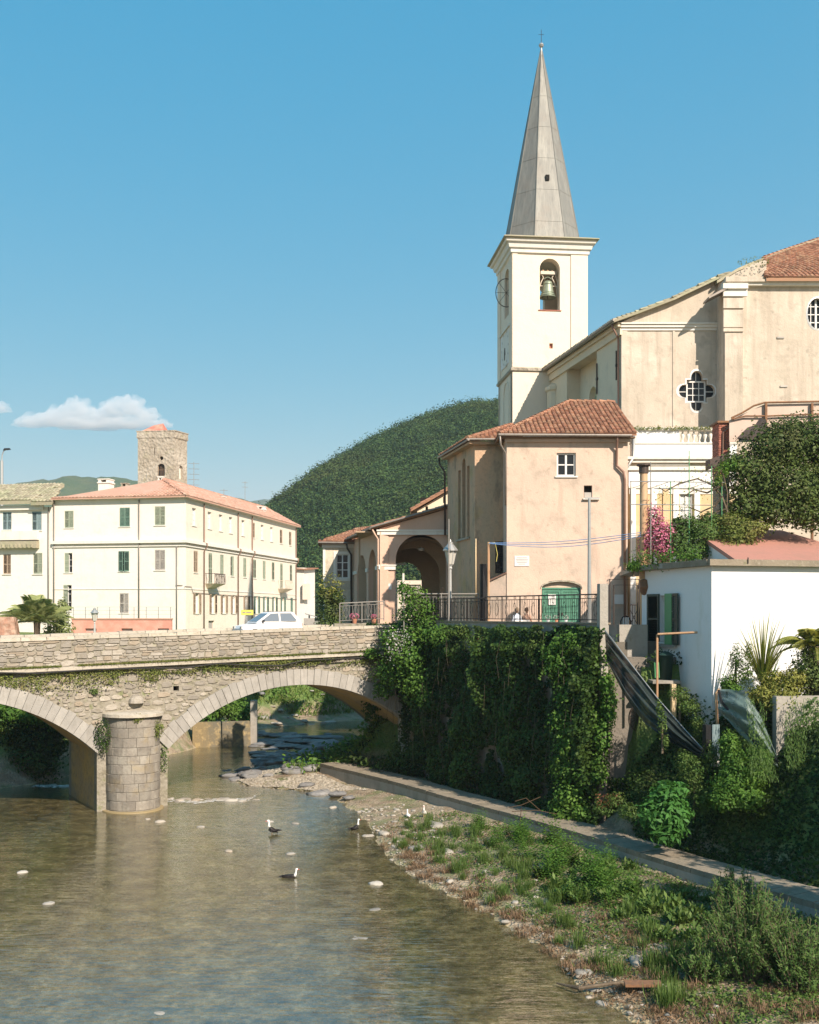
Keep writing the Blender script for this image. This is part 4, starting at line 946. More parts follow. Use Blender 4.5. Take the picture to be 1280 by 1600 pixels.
BS = Fr((-12-HX)/F*62, 62.0, 5.0, 7.0)
MB(BS).hexa([(-3,0,6.8),(1.45,0,6.8),(1.45,1,6.8),(-3,1,6.8)], [(-3,0,8.95),(1.15,.1,8.95),(1.15,.9,8.9),(-3,1,9.1)]).obj('ruined_brick_wall', surf('old_brickwork', (.40,.22,.15), .95, [('noise', 2.5, (.52,.38,.28), .42, .62, .8), ('noise', 7, (.28,.15,.10), .5, .7, .6)], [('vor', 3, .08)]),
   label='crumbling stump of red brick wall beside the palm at the left edge', cat='wall')
# more of the town beyond, small roofs between the apartment house and the hill
FB = Fr((464-HX)/F*138, 138.0, -8.0, 7.1)
fb = thing('far_house', FB, 'narrow white house with red roof edge half hidden behind the far end of the apartments', 'house')
a0_, z_ = FB.px(456, 795+80); a1_, _ = FB.px(475.5, 880)
bx(FB, 'wall', M['aptfront'], fb, a0_, a1_, 0, 6, 7.1, FB.px(470, 887)[1]); bx(FB, 'balcony', M['aptside'], fb, a1_-.1, a1_+.5, -.5, 1.2, FB.px(470, 937)[1], FB.px(470, 912)[1])
slabroof(MB(), [FB.w(a0_-.3,-.4,FB.px(470,887)[1]), FB.w(a1_+.4,-.4,FB.px(470,889)[1]), FB.w(a1_+.4,6.4,FB.px(470,884)[1]), FB.w(a0_-.3,6.4,FB.px(470,884)[1])], .15).obj('roof', M['tile'], fb)

# white hatchback crossing the bridge
CF = Fr(*B0.w(B0.px(372, 985, 3.4)[0]+.25, 3.4, 0)[:2], 30.0, 0)
zc = zdeck(B0.px(423, 985, 3.4)[0])
CF.oz = zc
car = thing('parked_car', CF, 'small white hatchback on the bridge behind the stone parapet', 'car')
def cprof(pts, y0, y1, inset=0):                    # side profile (x, z), loft across
    rings = []
    for y, sc in ((y0, .93), (y0+.08, 1.0), (y1-.08, 1.0), (y1, .93)):
        cx_ = sum(p[0] for p in pts)/len(pts); cz_ = sum(p[1] for p in pts)/len(pts)
        rings.append([(cx_+(p[0]-cx_)*(1-(1-sc)*.35), y, zc+cz_+(p[1]-cz_)*(1-(1-sc)*.6)) for p in pts])
    return rings
body = [(.02,.30),(.0,.55),(.08,.68),(.75,.80),(.95,.86),(3.35,.90),(3.45,.86),(3.50,.60),(3.50,.32),(3.38,.24),(3.22,.24),(3.14,.44),(2.98,.54),(2.78,.54),(2.62,.44),(2.55,.24),(1.02,.24),(.95,.44),(.79,.54),(.59,.54),(.43,.44),(.35,.24),(.12,.24)]
MB(CF).loft(cprof(body, 0, 1.5)).obj('body', M['carwhite'], car)
gh0 = [(.80,.86),(1.62,1.40),(1.75,1.435),(2.85,1.45),(3.02,1.40),(3.40,.93)]
mb = MB(CF)
def ghr(y, k): return [(p[0]+(0 if p[1] < 1 else 0), y, zc+p[1]) for p in gh0]
lo, hi = [(.78,.84),(3.42,.90)], 0
rb = [(x, z) for x, z in gh0]
def insy(z): return .04+.17*max(0,(z-.86))/.59
L_ = [(x, insy(z), zc+z) for x, z in rb]; R_ = [(x, 1.5-insy(z), zc+z) for x, z in rb]
n = len(rb); mb.add(L_+R_, [tuple(range(n)), tuple(range(2*n-1, n-1, -1))]+[(i+1, i, n+i, n+i+1) for i in range(n-1)]); mb.obj('cabin', M['carwhite'], car)
mb_cg = surf('car_glass', (.16,.19,.22), .08, spec=.6)
for side in (0, 1):
    Yf = (lambda z: insy(z)-.008) if side == 0 else (lambda z: 1.5-insy(z)+.008)
    for poly in ([(1.05,.92),(1.68,1.34),(2.12,1.36),(2.12,.93)], [(2.22,.93),(2.22,1.36),(2.85,1.365),(3.16,.98),(3.05,.93)]):
        pp = [(x, Yf(z), zc+z) for x, z in poly]
        MB(CF).face(*(pp if side == 0 else pp[::-1])).obj('window', mb_cg, car)
        e_ = MB(CF)
        for i in range(len(pp)): e_.tube([pp[i], pp[(i+1) % len(pp)]], .012, 4)
        e_.obj('window_trim', M['greyshut'], car)
def lerp(a, b, k): return tuple(a[i]+(b[i]-a[i])*k for i in range(3))
def inset4(a, b, c, d, off): return [lerp(lerp(a,b,.08),lerp(d,c,.08),.1), lerp(lerp(b,a,.08),lerp(c,d,.08),.1), lerp(lerp(c,d,.08),lerp(b,a,.08),.1), lerp(lerp(d,c,.08),lerp(a,b,.08),.1)]
w1 = inset4(L_[0], R_[0], R_[1], L_[1], 0); MB(CF).face(*[(p[0]-.012, p[1], p[2]+.012) for p in w1]).obj('windscreen', mb_cg, car)
w2 = inset4(L_[5], R_[5], R_[4], L_[4], 0); MB(CF).face(*[(p[0]+.012, p[1], p[2]+.012) for p in w2[::-1]]).obj('rear_window', mb_cg, car)
for x in (.69, 2.88):
    for y in (.0, 1.32):
        wv_ = MB(CF); c = (x, y, zc+.27)
        pr = [(0,.0),(.16,.0),(.26,.01),(.27,.05),(.27,.13),(.26,.17),(.16,.18),(0,.18)]
        vs, fs = [], []
        for r, w_ in pr:
            for k in range(16): a = 2*pi*k/16; vs.append((x+r*cos(a), y+w_, zc+.27+r*sin(a)))
        for i in range(len(pr)-1):
            for k in range(16): fs.append((i*16+k, i*16+(k+1)%16, (i+1)*16+(k+1)%16, (i+1)*16+k))
        wh = wv_.add(vs, fs).obj('wheel', M['rubber'], car)
        yy = y-.006 if y < .5 else y+.186
        MB(CF).add([(x+.17*cos(2*pi*k/12), yy, zc+.27+.17*sin(2*pi*k/12)) for k in range(12)], [tuple(range(12)), tuple(range(12))[::-1]]).obj('hubcap', M['chrome'], wh)
for y in (.12, 1.16): bx(CF, 'headlight', M['lampglass'], car, -.015, .06, y, y+.22, zc+.52, zc+.66); bx(CF, 'tail_light', M['red'], car, 3.44, 3.515, y, y+.18, zc+.55, zc+.82)
bx(CF, 'bumper', M['black'], car, -.05, .1, .08, 1.42, zc+.3, zc+.44); bx(CF, 'bumper', M['black'], car, 3.42, 3.56, .08, 1.42, zc+.3, zc+.44)
MB(CF).hexa([(1.12,-.12,zc+.9),(1.22,-.12,zc+.9),(1.22,.04,zc+.9),(1.12,.04,zc+.9)], [(1.14,-.12,zc+1.0),(1.22,-.12,zc+1.0),(1.22,.04,zc+1.0),(1.14,.04,zc+1.0)]).obj('wing_mirror', M['black'], car)
MB(CF).box(1.7,2.9,.3,.34,zc+1.455,zc+1.48).box(1.7,2.9,1.16,1.20,zc+1.455,zc+1.48).obj('roof_rail', M['black'], car)
# yellow direction sign behind it, meter box and lamp
def post(fr_pt, z0_, z1_, r, name, mat, parent=None, **k): return MB().tube([(fr_pt[0],fr_pt[1],z0_),(fr_pt[0],fr_pt[1],z1_)], r, 8).obj(name, mat, parent, **k)
YS = Fr(*P(386, 957, 70)[:2], 5.0, 7.4); ys = thing('road_sign', YS, 'yellow direction sign on a post behind the white car', 'sign')
bx(YS, 'post', M['galv'], ys, -.04, .04, -.04, .04, 7.1, 9.35); a, z1 = YS.px(377, 961, -.06); b_, z2 = YS.px(396, 953, -.06)
bx(YS, 'board', M['yellowsign'], ys, a, b_, -.09, -.05, z1, z2)
for i, (s0, s1) in enumerate(((.1,.35),(.42,.85))): bx(YS, 'lettering', M['ink'], ys, a+(b_-a)*s0, a+(b_-a)*s1, -.095, -.091, z1+.13, z1+.2)
MS = Fr(*P(483, 975, 66)[:2], 0.0, 7.4); ms_ = thing('ticket_machine', MS, 'small grey machine with slanted roof by the bridge parapet end', 'ticket machine')
bx(MS, 'case', M['greyshut'], ms_, -.33, .33, 0, .3, 7.4, 8.85); slabroof(MB(MS), [(-.25,-.1,9.15),(.5,-.1,8.95),(.5,.35,8.95),(-.25,.35,9.15)], .05).obj('canopy', M['galv'], ms_); bx(MS, 'stem', M['galv'], ms_, -.05, .05, .1, .2, 8.85, 9.05)
SL = Fr(*P(3, 957, 116)[:2], 0.0, 7.4); st_ = thing('street_lamp', SL, 'tall white street lamp pole rising at the left edge above the roofs', 'street lamp')
zt_ = P(3, 702, 116)[2]; MB(SL).tube([(0,0,7.2),(0,0,zt_-1.2)], [.24,.16], 8).obj('pole', M['galv'], st_)
MB(SL).tube([(0,0,zt_-1.2),(.04,0,zt_-.6),(.2,0,zt_-.15),(.6,0,zt_)], .06, 6).obj('arm', M['galv'], st_); MB(SL).hexa([(.2,-.2,zt_-.1),(.96,-.12,zt_-.04),(.96,.12,zt_-.04),(.2,.2,zt_-.1)], [(.3,-.12,zt_+.1),(.84,-.08,zt_+.12),(.84,.08,zt_+.12),(.3,.12,zt_+.1)]).obj('lamp_head', M['black'], st_)
# small lantern before the pink wall
def lantern(name, p, zb, ztop, scale, label, parent_kind='street lamp', group=None):
    fr = Fr(p[0], p[1], 0, zb); t_ = thing(name, fr, label, parent_kind, group); s = scale; H = ztop
    MB(fr).lathe([(.11*s,0),(.11*s,.5*s),(.07*s,.6*s),(.06*s,1.2*s),(.045*s,1.3*s),(.035*s,H-zb-1.0*s)], (0,0,zb), 10).obj('pole', M['lamppaint'], t_)
    MB(fr).lathe([(.03*s,-1.0*s),(.07*s,-.97*s),(.04*s,-.9*s),(.09*s,-.82*s)], (0,0,H), 8).obj('bracket', M['lamppaint'], t_)
    MB(fr).lathe([(.10*s,-.82*s),(.20*s,-.34*s)], (0,0,H), 6).obj('lantern_glass', M['lampglass'], t_)
    cg = MB(fr)
    for k in range(6): a = 2*pi*k/6; cg.tube([(.105*s*cos(a),.105*s*sin(a),H-.82*s),(.208*s*cos(a),.208*s*sin(a),H-.34*s)], .012*s, 4)
    cg.obj('lantern_frame', M['lamppaint'], t_)
    MB(fr).lathe([(.0,-.34*s),(.27*s,-.34*s),(.27*s,-.30*s),(.14*s,-.14*s),(.10*s,-.10*s),(.10*s,-.04*s),(.03*s,0),(0,.1*s)], (0,0,H), 12).obj('lantern_cap', M['galv'], t_)
    return t_
lantern('street_lamp', P(148, 0, 80), 6.9, P(148, 950, 80)[2], 1.15, 'small lantern on a pole in front of the pink garden wall')
# ================================================================ terrace with its railing, on the bank wall
ZT = 8.0                                              # paving of the terrace
W0, W1 = B0.w(14.6, -.2, 0)[:2], P(936, 957, 43.7)[:2]
wa = math.degrees(atan2(W1[1]-W0[1], W1[0]-W0[0])); WF = Fr(W0[0], W0[1], wa, 0); WLn = hypot(W1[0]-W0[0], W1[1]-W0[1])
ZW = 8.72
tw_ = thing('retaining_wall', WF, 'tall old river wall below the terrace, overgrown with ivy', 'wall')
MB(WF).wall(rect(-.6, .3, WLn, ZW), [], 0, .5).obj('wall', M['concrete'], tw_)
bx(WF, 'coping', M['pathc'], tw_, -.6, WLn+.05, -.06, .56, ZW, ZW+.07)
R1 = WF.sub(WLn, 0, 30-wa+0)                         # return wall facing us
MB(R1).wall(rect(0, .3, 5.0, 8.0), [], .0, .4).obj('return_wall', surf('dark_river_plaster', (.17,.15,.12), .95, [('noise', 1.2, (.10,.09,.07), .45, .65, .7, (1,1,.4))], [('noise', 8, .03)]), tw_)
tp_ = [B0.w(17.0, 5.6, 0)[:2], B0.w(17.0, .4, 0)[:2], WF.w(.0, .3, 0)[:2], WF.w(WLn-.1, .3, 0)[:2], R1.w(4.9, .3, 0)[:2], (17, 47), (24, 60), (20, 72), (-3, 72), (-3.0, 62.5)]
slabroof(MB(), [(x, y, ZT) for x, y in tp_], .4).obj('terrace', M['paving'], kind='structure', origin=False)
def railing(fr, u0, z0_, u1, z1_, h, name, label, cat='railing', mat=None, every=.13, post=1.6, v=.25, orn=True, low=.12, group=None):
    t_ = thing(name, fr, label, cat, group); mat = mat or M['iron']; L = u1-u0
    zf = lambda u: z0_+(z1_-z0_)*(u-u0)/L
    MB(fr).tube([(u0,v,zf(u0)+h),(u1,v,zf(u1)+h)], .032, 6).obj('top_rail', mat, t_)
    MB(fr).tube([(u0,v,zf(u0)+h-.16),(u1,v,zf(u1)+h-.16)], .016, 4).obj('rail', mat, t_)
    MB(fr).tube([(u0,v,zf(u0)+low),(u1,v,zf(u1)+low)], .018, 4).obj('rail', mat, t_)
    npst = max(1, round(L/post))
    for k in range(npst+1): u = u0+L*k/npst; MB(fr).tube([(u,v,zf(u)),(u,v,zf(u)+h)], .03, 6).obj('post', mat, t_)
    n = int(L/every); me = None
    for k in range(1, n):
        u = u0+L*k/n
        if me is None:
            b0_ = MB(fr).tube([(u,v,zf(u)+low),(u,v,zf(u)+h-.16)], .0125, 4).obj('bar', mat, t_); me = b0_.data; ub = u
        else:
            o = b0_.copy(); C.objects.link(o); p0, p1 = Vector(fr.w(ub,v,zf(ub))), Vector(fr.w(u,v,zf(u))); R_ = rootfr(t_)
            q0, q1 = Vector(R_.inv(p0)), Vector(R_.inv(p1)); o.location = q1-q0
    if orn:
        for k in range(npst):
            for j in (.28, .72):
                u = u0+L*(k+j)/npst; zb = zf(u)
                mb = MB(fr)
                for sg in (-1, 1):
                    mb.tube([(u+sg*(.02+.10*abs(sin(a*pi/6))), v-.02, zb+.25+.10*a) for a in range(6)], .011, 4)
                mb.tube([(u-.07,v-.02,zb+.78),(u,v-.02,zb+.88),(u+.07,v-.02,zb+.78)], .012, 4); mb.obj('ornament', mat, t_)
                mb = MB(fr); 
                for sg in (-1,1): mb.tube([(u+sg*.05+.045*cos(a*pi/4), v, zf(u)+h-.08+.045*sin(a*pi/4)) for a in range(9)], .009, 4)
                mb.obj('scroll', mat, t_)
    return t_
u_mid = WF.px(757, 957, .25)[0]
railing(WF, .0, ZW+.06, u_mid-.05, ZW+.06, 1.1, 'iron_railing', 'brown iron railing with scrolls on the ivy wall, in front of the arched portico', post=1.45)
railing(WF, u_mid+.05, ZW+.06, WLn-.1, ZW+.06, 1.16, 'iron_railing', 'dark iron railing with ornaments on the ivy wall, in front of the pink house', post=1.5)
RA = Fr(*P(531, 957, 59.5)[:2], 12.0, 0); ra_w = RA.px(600, 957, 0)[0]
railing(RA, 0, 8.62, ra_w, 8.74, 1.08, 'iron_railing', 'short pale grey railing at the bridge end with flower pots in front', mat=M['greyiron'], v=0, post=1.25, every=.17)
bx(RA, 'low_wall', M['mortar'], None, -.3, ra_w+.3, -.05, .4, 7.2, 8.60, label='short rubble parapet joining the bridge to the ivy wall', cat='wall')
# second fence further back, white posts and gate with scrolls
BFp = Fr(*P(668, 957, 55.5)[:2], 0.0, 0); bfw = BFp.px(748, 957)[0]
railing(BFp, -1.2, ZT+.3, bfw, ZT+.3, 1.85, 'iron_fence', 'tall thin fence with a pale top rail behind the lamp post', 'fence', mat=M['greyiron'], v=0, every=.16, orn=False)
cr = MB(BFp); uc, zc1 = BFp.px(691, 933)
for sg in (-1, 1):
    cr.tube([(uc+sg*(.0+.16*k/5+.1*sin(k)), 0, zc1+.06+.12*abs(cos(k*1.3))) for k in range(8)], .014, 4); cr.tube([(uc, 0, zc1+.5),(uc+sg*.1,0,zc1+.35),(uc,0,zc1+.2)], .014, 4)
    cr.tube([(uc+sg*.3+.09*cos(a*pi/4),0,zc1+.1+.09*sin(a*pi/4)) for a in range(9)], .012, 4)
cr.obj('gate_crest', M['iron'], None, label='wrought iron crest with scrolls above the fence, left of the lamp post', cat='ornament')
lantern('street_lamp', P(704, 0, 54.6), 7.9, P(704, 846, 54.6)[2], 1.4, 'grey lantern street lamp standing by the railing in front of the portico')
MB().tube([P(701.5, 985, 54.2), P(701.5, 811, 54.2)], [.05,.03], 6).obj('flag_pole', M['greyiron'], None, label='thin bare pole standing just left of the lantern post', cat='pole')
DP = Fr(*P(758, 957, 52.4)[:2], 20.0, 0); dp = thing('notice_post', DP, 'dark narrow upright panel between the lamp post and the pink house', 'panel')
a, zt_ = DP.px(752, 881); b_, _ = DP.px(765, 881); bx(DP, 'panel', M['black'], dp, a, b_, 0, .16, 8.0, zt_)
CP = P(763.5, 957, 51.9); cpz = P(763, 847, 51.9)[2]
MB().tube([(CP[0],CP[1],8.0),(CP[0],CP[1],cpz)], .06, 8).obj('clothes_pole', M['orange'], None, label='rusty upright pole carrying the left end of the blue washing lines', cat='pole')
for i, (dy, sag, ye) in enumerate(((0,.16,832),(.12,.22,835),(-.06,.30,838))):
    q1 = P(1001, ye, 45.4); pts = [tuple(lerp((CP[0],CP[1]+dy,cpz-.03-.02*i), q1, k/10)[j]-(sag*sin(pi*k/10) if j == 2 else 0) for j in range(3)) for k in range(11)]
    MB().tube(pts, .014, 4).obj('washing_line', M['bluerope'], None, label=('topmost','middle','lowest and slackest')[i]+' of three blue washing lines strung across the pink house front', cat='washing line', group='blue washing lines')
pts = [(CP[0]-.02,CP[1]-.05,cpz-.05),(CP[0]+.3,CP[1]-.05,cpz-.02),(CP[0]+.36,CP[1]-.05,cpz-.3),(CP[0]+.42,CP[1]-.05,cpz-.6),(CP[0]+.36,CP[1]-.05,cpz-.95)]
MB().tube(pts, .016, 4).obj('cord', M['yellowrope'], None, label='yellow cord hanging from the top of the rusty washing pole', cat='cord')
# tall utility mast at the railing's end
UM = Fr(*P(921, 957, 44.95)[:2], 0.0, 0); um = thing('mast', UM, 'tall thin grey mast with a small arm on top, right of the green door', 'mast')
zt_ = P(921, 779, 44.95)[2]; MB(UM).tube([(0,0,8.7),(0,0,zt_)], [.09,.055], 10).obj('pole', M['galv'], um); MB(UM).box(-.18,.42,-.03,.03,zt_,zt_+.05).obj('arm', M['galv'], um)

# ================================================================ pink house (oratory)
PH = Fr((792-HX)/F*54, 54.0, 0.0, ZT)
ph = thing('pink_house', PH, 'tall faded pink plaster building with hipped terracotta roof, green arched door and small square window', 'house')
PW = PH.px(981, 900)[0]; PE = PH.px(850, 684)[1]
def pr(fr, x0, y0, x1, y1, v=0): a = fr.px(x0, max(y0,y1), v); b = fr.px(x1, min(y0,y1), v); return [a[0], a[1], b[0], b[1]]
dr = pr(PH, 846.5, 975, 908, 909); dr[1] = ZT+.02; wr = pr(PH, 870, 744, 900, 707.5); vr = pr(PH, 912.5, 778, 925.5, 758.5)
MB(PH).wall(rect(0, ZT-.6, PW, PE), [arch(*dr, n=10, rise=.32), rect(*wr), rect(*vr)], 0, .45).obj('front_wall', M['pink'], ph)
window(PH, ph, *wr, .16, 2, 2, fw=.09, mw=.06)
bx(PH, 'vent', M['dark'], ph, vr[0]-.02, vr[2]+.02, .3, .34, vr[1], vr[3]); bx(PH, 'vent_box', M['greyshut'], ph, vr[0]+.03, vr[2]-.03, .05, .25, vr[1], vr[1]+.28); bx(PH, 'shelf', M['white'], ph, vr[0]-.05, vr[2]+.35, -.14, .0, vr[1]-.09, vr[1]-.02)
# door: boarded tympanum, frame, two leaves of planks
zd = PH.px(870, 919)[1]
af = [(dr[0]-.06,dr[3]-.32)]+[((dr[0]+dr[2])/2-(dr[2]-dr[0]+.12)/2*cos(pi*k/10), dr[3]-.32+.38*sin(pi*k/10)) for k in range(1,10)]+[(dr[2]+.06,dr[3]-.32)]
mb = MB(PH)
for i in range(len(af)-1): a, b_ = af[i], af[i+1]; mb.hexa([(a[0],-.04,a[1]-.05),(b_[0],-.04,b_[1]-.05),(b_[0],.03,b_[1]-.05),(a[0],.03,a[1]-.05)], [(a[0],-.04,a[1]+.04),(b_[0],-.04,b_[1]+.04),(b_[0],.03,b_[1]+.04),(a[0],.03,a[1]+.04)])
mb.obj('door_arch', M['towerstone'], ph)
MB(PH).wall([(dr[0],zd),(dr[2],zd)]+[((dr[0]+dr[2])/2+(dr[2]-dr[0])/2*cos(pi*k/10), dr[3]-.32+.32*sin(pi*k/10)) for k in range(11)], [], .18, .05).obj('tympanum', M['pink'], ph)
dm = (dr[0]+dr[2])/2
for s0, s1 in ((dr[0]+.05, dm-.01), (dm+.01, dr[2]-.05)):
    d_ = MB(PH).box(s0,s0+.1,.16,.24,ZT+.03,zd-.06).box(s1-.1,s1,.16,.24,ZT+.03,zd-.06).box(s0+.1,s1-.1,.16,.24,ZT+.03,ZT+.2).box(s0+.1,s1-.1,.16,.24,zd-.18,zd-.06).box(s0+.1,s1-.1,.17,.24,ZT+1.2,ZT+1.32).obj('door', M['doorgreen'], ph)
    npk = 5
    for k in range(npk): a = s0+.1+(s1-s0-.2)*k/npk; b_ = s0+.1+(s1-s0-.2)*(k+1)/npk; bx(PH, 'plank', M['doorgreen'], d_, a+.006, b_-.006, .19, .225, ZT+.2, zd-.18)
    bx(PH, 'handle', M['iron'], d_, (s1-.08 if s0 < dm-.1 else s0+.04), (s1-.04 if s0 < dm-.1 else s0+.08), .10, .16, ZT+1.05, ZT+1.2)
bx(PH, 'door_frame', M['doorgreen'], ph, dr[0], dr[2], .12, .2, zd-.055, zd+.03)
nr = pr(PH, 857, 945, 869, 928.5, .12); bx(PH, 'notice', M['paper'], ph, nr[0], nr[2], .145, .155, nr[1], nr[3])
for k in range(4): bx(PH, 'notice_line', M['ink'], ph, nr[0]+.04, nr[2]-.05, .141, .1445, nr[3]-.12-.09*k, nr[3]-.10-.09*k)
pl = pr(PH, 804, 884.5, 827, 868.5); mp = bx(PH, 'plaque', M['marble'], ph, pl[0], pl[2], -.03, -.001, pl[1], pl[3])
for k in range(5): ins_ = (.10,.06,.08,.12,.2)[k]; bx(PH, 'inscription', M['ink'], mp, pl[0]+ins_, pl[2]-ins_, -.0335, -.031, pl[3]-.11-.078*k, pl[3]-.085-.078*k)
# recessed front of the left part, with grated window; left side wall with three windows
PR = Fr((742-HX)/F*56.2, 56.2, 0.0, ZT); RW_ = PR.px(800, 900)[0]; RE = PR.px(760, 691)[1]
gr_ = pr(PR, 774, 896, 793, 846); gr_[2] = min(gr_[2], PH.inv(PR.w(0,0,0))[0]*-1+.0+1.47)
MB(PR).wall(rect(0, ZT-.6, RW_+.2, RE), [rect(*gr_)] , 0, .4).obj('recess_wall', M['pinkold'], ph)
bx(PR, 'window_dark', M['sglass'], ph, gr_[0], gr_[2], .25, .3, gr_[1], gr_[3])
gm = MB(PR)
for k in range(4): u = gr_[0]+.05+(gr_[2]-gr_[0]-.1)*k/3; gm.tube([(u,.05,gr_[1]),(u,.05,gr_[3])], .016, 4)
for k in range(7): z = gr_[1]+.1+(gr_[3]-gr_[1]-.2)*k/6; gm.tube([(gr_[0],.05,z),(gr_[2],.05,z)], .013, 4)
gm.obj('window_grate', M['iron'], ph)
bx(PH, 'side_wall', M['pink'], ph, .001, .4, .45, 2.2, ZT-.6, PE); bx(PH, 'side_wall', M['pink'], ph, PW-.4, PW, .45, 5, ZT-.6, PE)
# low sloping buttress at the foot of the recess
b0u = PH.px(765, 900, .3)[0]; zs1 = PH.px(793, 896, .3)[1]; zs0 = PH.px(765, 909, .3)[1]
MB(PH).hexa([(b0u,.3,ZT-.6),(-.003,.05,ZT-.6),(-.003,1.98,ZT-.6),(b0u,1.98,ZT-.6)], [(b0u,.3,zs0),(-.003,.05,zs1),(-.003,1.98,zs1+.05),(b0u,1.98,zs0+.05)]).obj('buttress', M['pink'], ph)
MB(PH).hexa([(b0u-.05,.22,zs0),(-.003,-.03,zs1),(-.003,1.97,zs1+.05),(b0u-.05,1.97,zs0+.05)], [(b0u-.05,.22,zs0+.07),(-.003,-.03,zs1+.07),(-.003,1.97,zs1+.12),(b0u-.05,1.97,zs0+.12)]).obj('buttress_cap', M['copper'], ph)
PL = PR.sub(0, 0, 0); dx_, dy_ = (699.5-HX)/F*61.9-PR.ox, 61.9-56.2
PLn = hypot(dx_, dy_); ang = math.degrees(atan2(-dy_, -dx_)); PLf = Fr(PR.ox+dx_, 61.9, ang, ZT)   # u runs towards us, v into the building
hh = []
for (x0, y0, x1, y1, ar) in ((716,787,719.8,735,0),(722.2,787,727.5,716,1),(730,785,733.8,728,0)):
    a = PLf.px(x0, y1); b_ = PLf.px(x1, y1); zb = PLf.px((x0+x1)/2, y0)[1]; zt2 = PLf.px((x0+x1)/2, y1)[1]
    hh.append(arch(a[0], 13.2, b_[0], zt2, 8) if ar else rect(a[0], 13.2, b_[0], zt2))
MB(PLf).wall(rect(0, ZT-.6, PLn, RE-.02), hh, 0, .5).obj('side_wall', M['pinkold'], ph)
us_ = [min(p[0] for h in hh for p in h), max(p[0] for h in hh for p in h)]
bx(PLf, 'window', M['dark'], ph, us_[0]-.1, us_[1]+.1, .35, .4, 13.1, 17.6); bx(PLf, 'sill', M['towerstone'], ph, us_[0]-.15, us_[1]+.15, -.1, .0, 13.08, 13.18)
bx(PR, 'plinth', M['pinkold'], ph, -.06, .5, -.06, .0, ZT-.6, ZT+1.9)
# roofs
zE2 = PE+.10
eFL, eFR = PH.w(-.42,-.45,zE2), PH.w(PW+.35,-.45,zE2+.03); rA, rB = ((889-HX)/F*59.4, 59.4, P(889,628,59.4)[2]), ((960-HX)/F*59.4, 59.4, P(889,629,59.4)[2])
eBL = PH.w(-.42, 9.0, zE2)
slabroof(MB(), [eFL, eFR, rB, rA], .10).obj('roof', M['tile'], ph); slabroof(MB(), [eBL, eFL, rA], .10).obj('roof', M['tile'], ph)
mb = MB(); tiles(mb, eFL, eFR, rB, rA, .235, .34, .055); tiles(mb, eBL, eFL, rA, rA, .235, .34, .055)
ridge_tiles(mb, eFL, rA, .12); ridge_tiles(mb, rA, rB, .12)
lA, lB, lC = PR.w(-.42,-.40,RE+.12), (PLf.w(-.35,-.42,RE+.12)), PR.w(1.6,-.40,RE+.12); lT = P(800, 664, 60.5); lT2 = P(720, 700, 64.8)
slabroof(MB(), [lA, lC, lT], .10).obj('roof', M['tile'], ph); slabroof(MB(), [lB, lA, lT, lT2], .10).obj('roof', M['tile'], ph)
tiles(mb, lA, lC, lT, lT, .235, .34, .055); tiles(mb, lB, lA, lT, lT2, .235, .34, .055); ridge_tiles(mb, lA, lT, .12)
mb.obj('roof_tiles', M['tile'], ph, kind='stuff')
bx(PH, 'eaves_board', M['wood'], ph, -.38, PW+.3, -.40, .0, PE-.06, PE+.0)
bx(PH, 'cornice', M['pink'], ph, -.1, PW+.1, -.16, -.001, PE-.22, PE-.065); bx(PR, 'cornice', M['pinkold'], ph, -.1, 1.5, -.3, -.001, RE-.14, RE+.0)
bx(PLf, 'cornice', M['pinkold'], ph, 0, PLn+.3, -.36, -.001, RE-.12, RE+.0)
gut = MB(PH).tube([(-.45,-.52,zE2-.03),(PW+.1,-.52,zE2-.07)], .065, 8).obj('gutter', M['gutter'], ph); MB(PR).tube([(-.45,-.47,RE+.08),(1.1,-.47,RE+.08)], .06, 8).obj('gutter', M['gutter'], ph)
MB(PLf).tube([(-.4,-.45,RE+.06),(PLn+.45,-.45,RE+.06)], .06, 8).obj('gutter', M['gutter'], ph)
pipe(PH, ph, [(-.38,-.5,zE2-.08),(-.34,-.4,zE2-.5),(-.06,-.08,zE2-.9),(-.06,-.08,14.5)], .05, M['gutter'])
pipe(PLf, ph, [(-.3,-.42,RE),(-.3,-.40,RE-.3),(-.12,-.14,RE-.8),(-.1,-.12,13.6)], .06, M['iron'])
un, zn = PH.px(963, 690, -.1); 
pipe(PH, ph, [(un,-.45,zE2-.1),(un,-.35,zE2-.3),(un+.02,-.12,zE2-.7),(un+.02,-.12,PH.px(963,728)[1]),(un+.35,-.14,PH.px(968,738)[1]),(un+.42,-.12,PH.px(974,750)[1]),(un+.42,-.12,ZT)], .062)
pipe(PR, ph, [(.05,-.1,13.0),(.05,-.1,9.4)], .035, M['yellow'])

# ================================================================ arched portico and what adjoins it
PT = Fr((593-HX)/F*62.6, 62.6, 0.0, ZT)
pt = thing('portico', PT, 'salmon pink arched portico with white cornice and sloping tiled roof, left of the pink house', 'portico')
TWd = PT.px(707.5, 850)[0]+.1; zC = PT.px(650, 833)[1]; zsp = PT.px(600, 887)[1]
ar_ = pr(PT, 618.5, 975, 697.5, 835); zTopR = PT.px(706, 792)[1]; zTopL = PT.px(594, 827)[1]
MB(PT).wall([(0,ZT-.6),(TWd,ZT-.6),(TWd,zTopR),(0,zTopL+.05)], [arch(ar_[0], ZT, ar_[2], ar_[3], 20)], 0, .6).obj('front_wall', M['portico'], pt)
bx(PT, 'cornice', M['white'], pt, -.12, TWd, -.14, -.001, zC-.10, zC+.10); bx(PT, 'cornice', M['white'], pt, -.16, TWd, -.20, -.001, zC+.103, zC+.19)
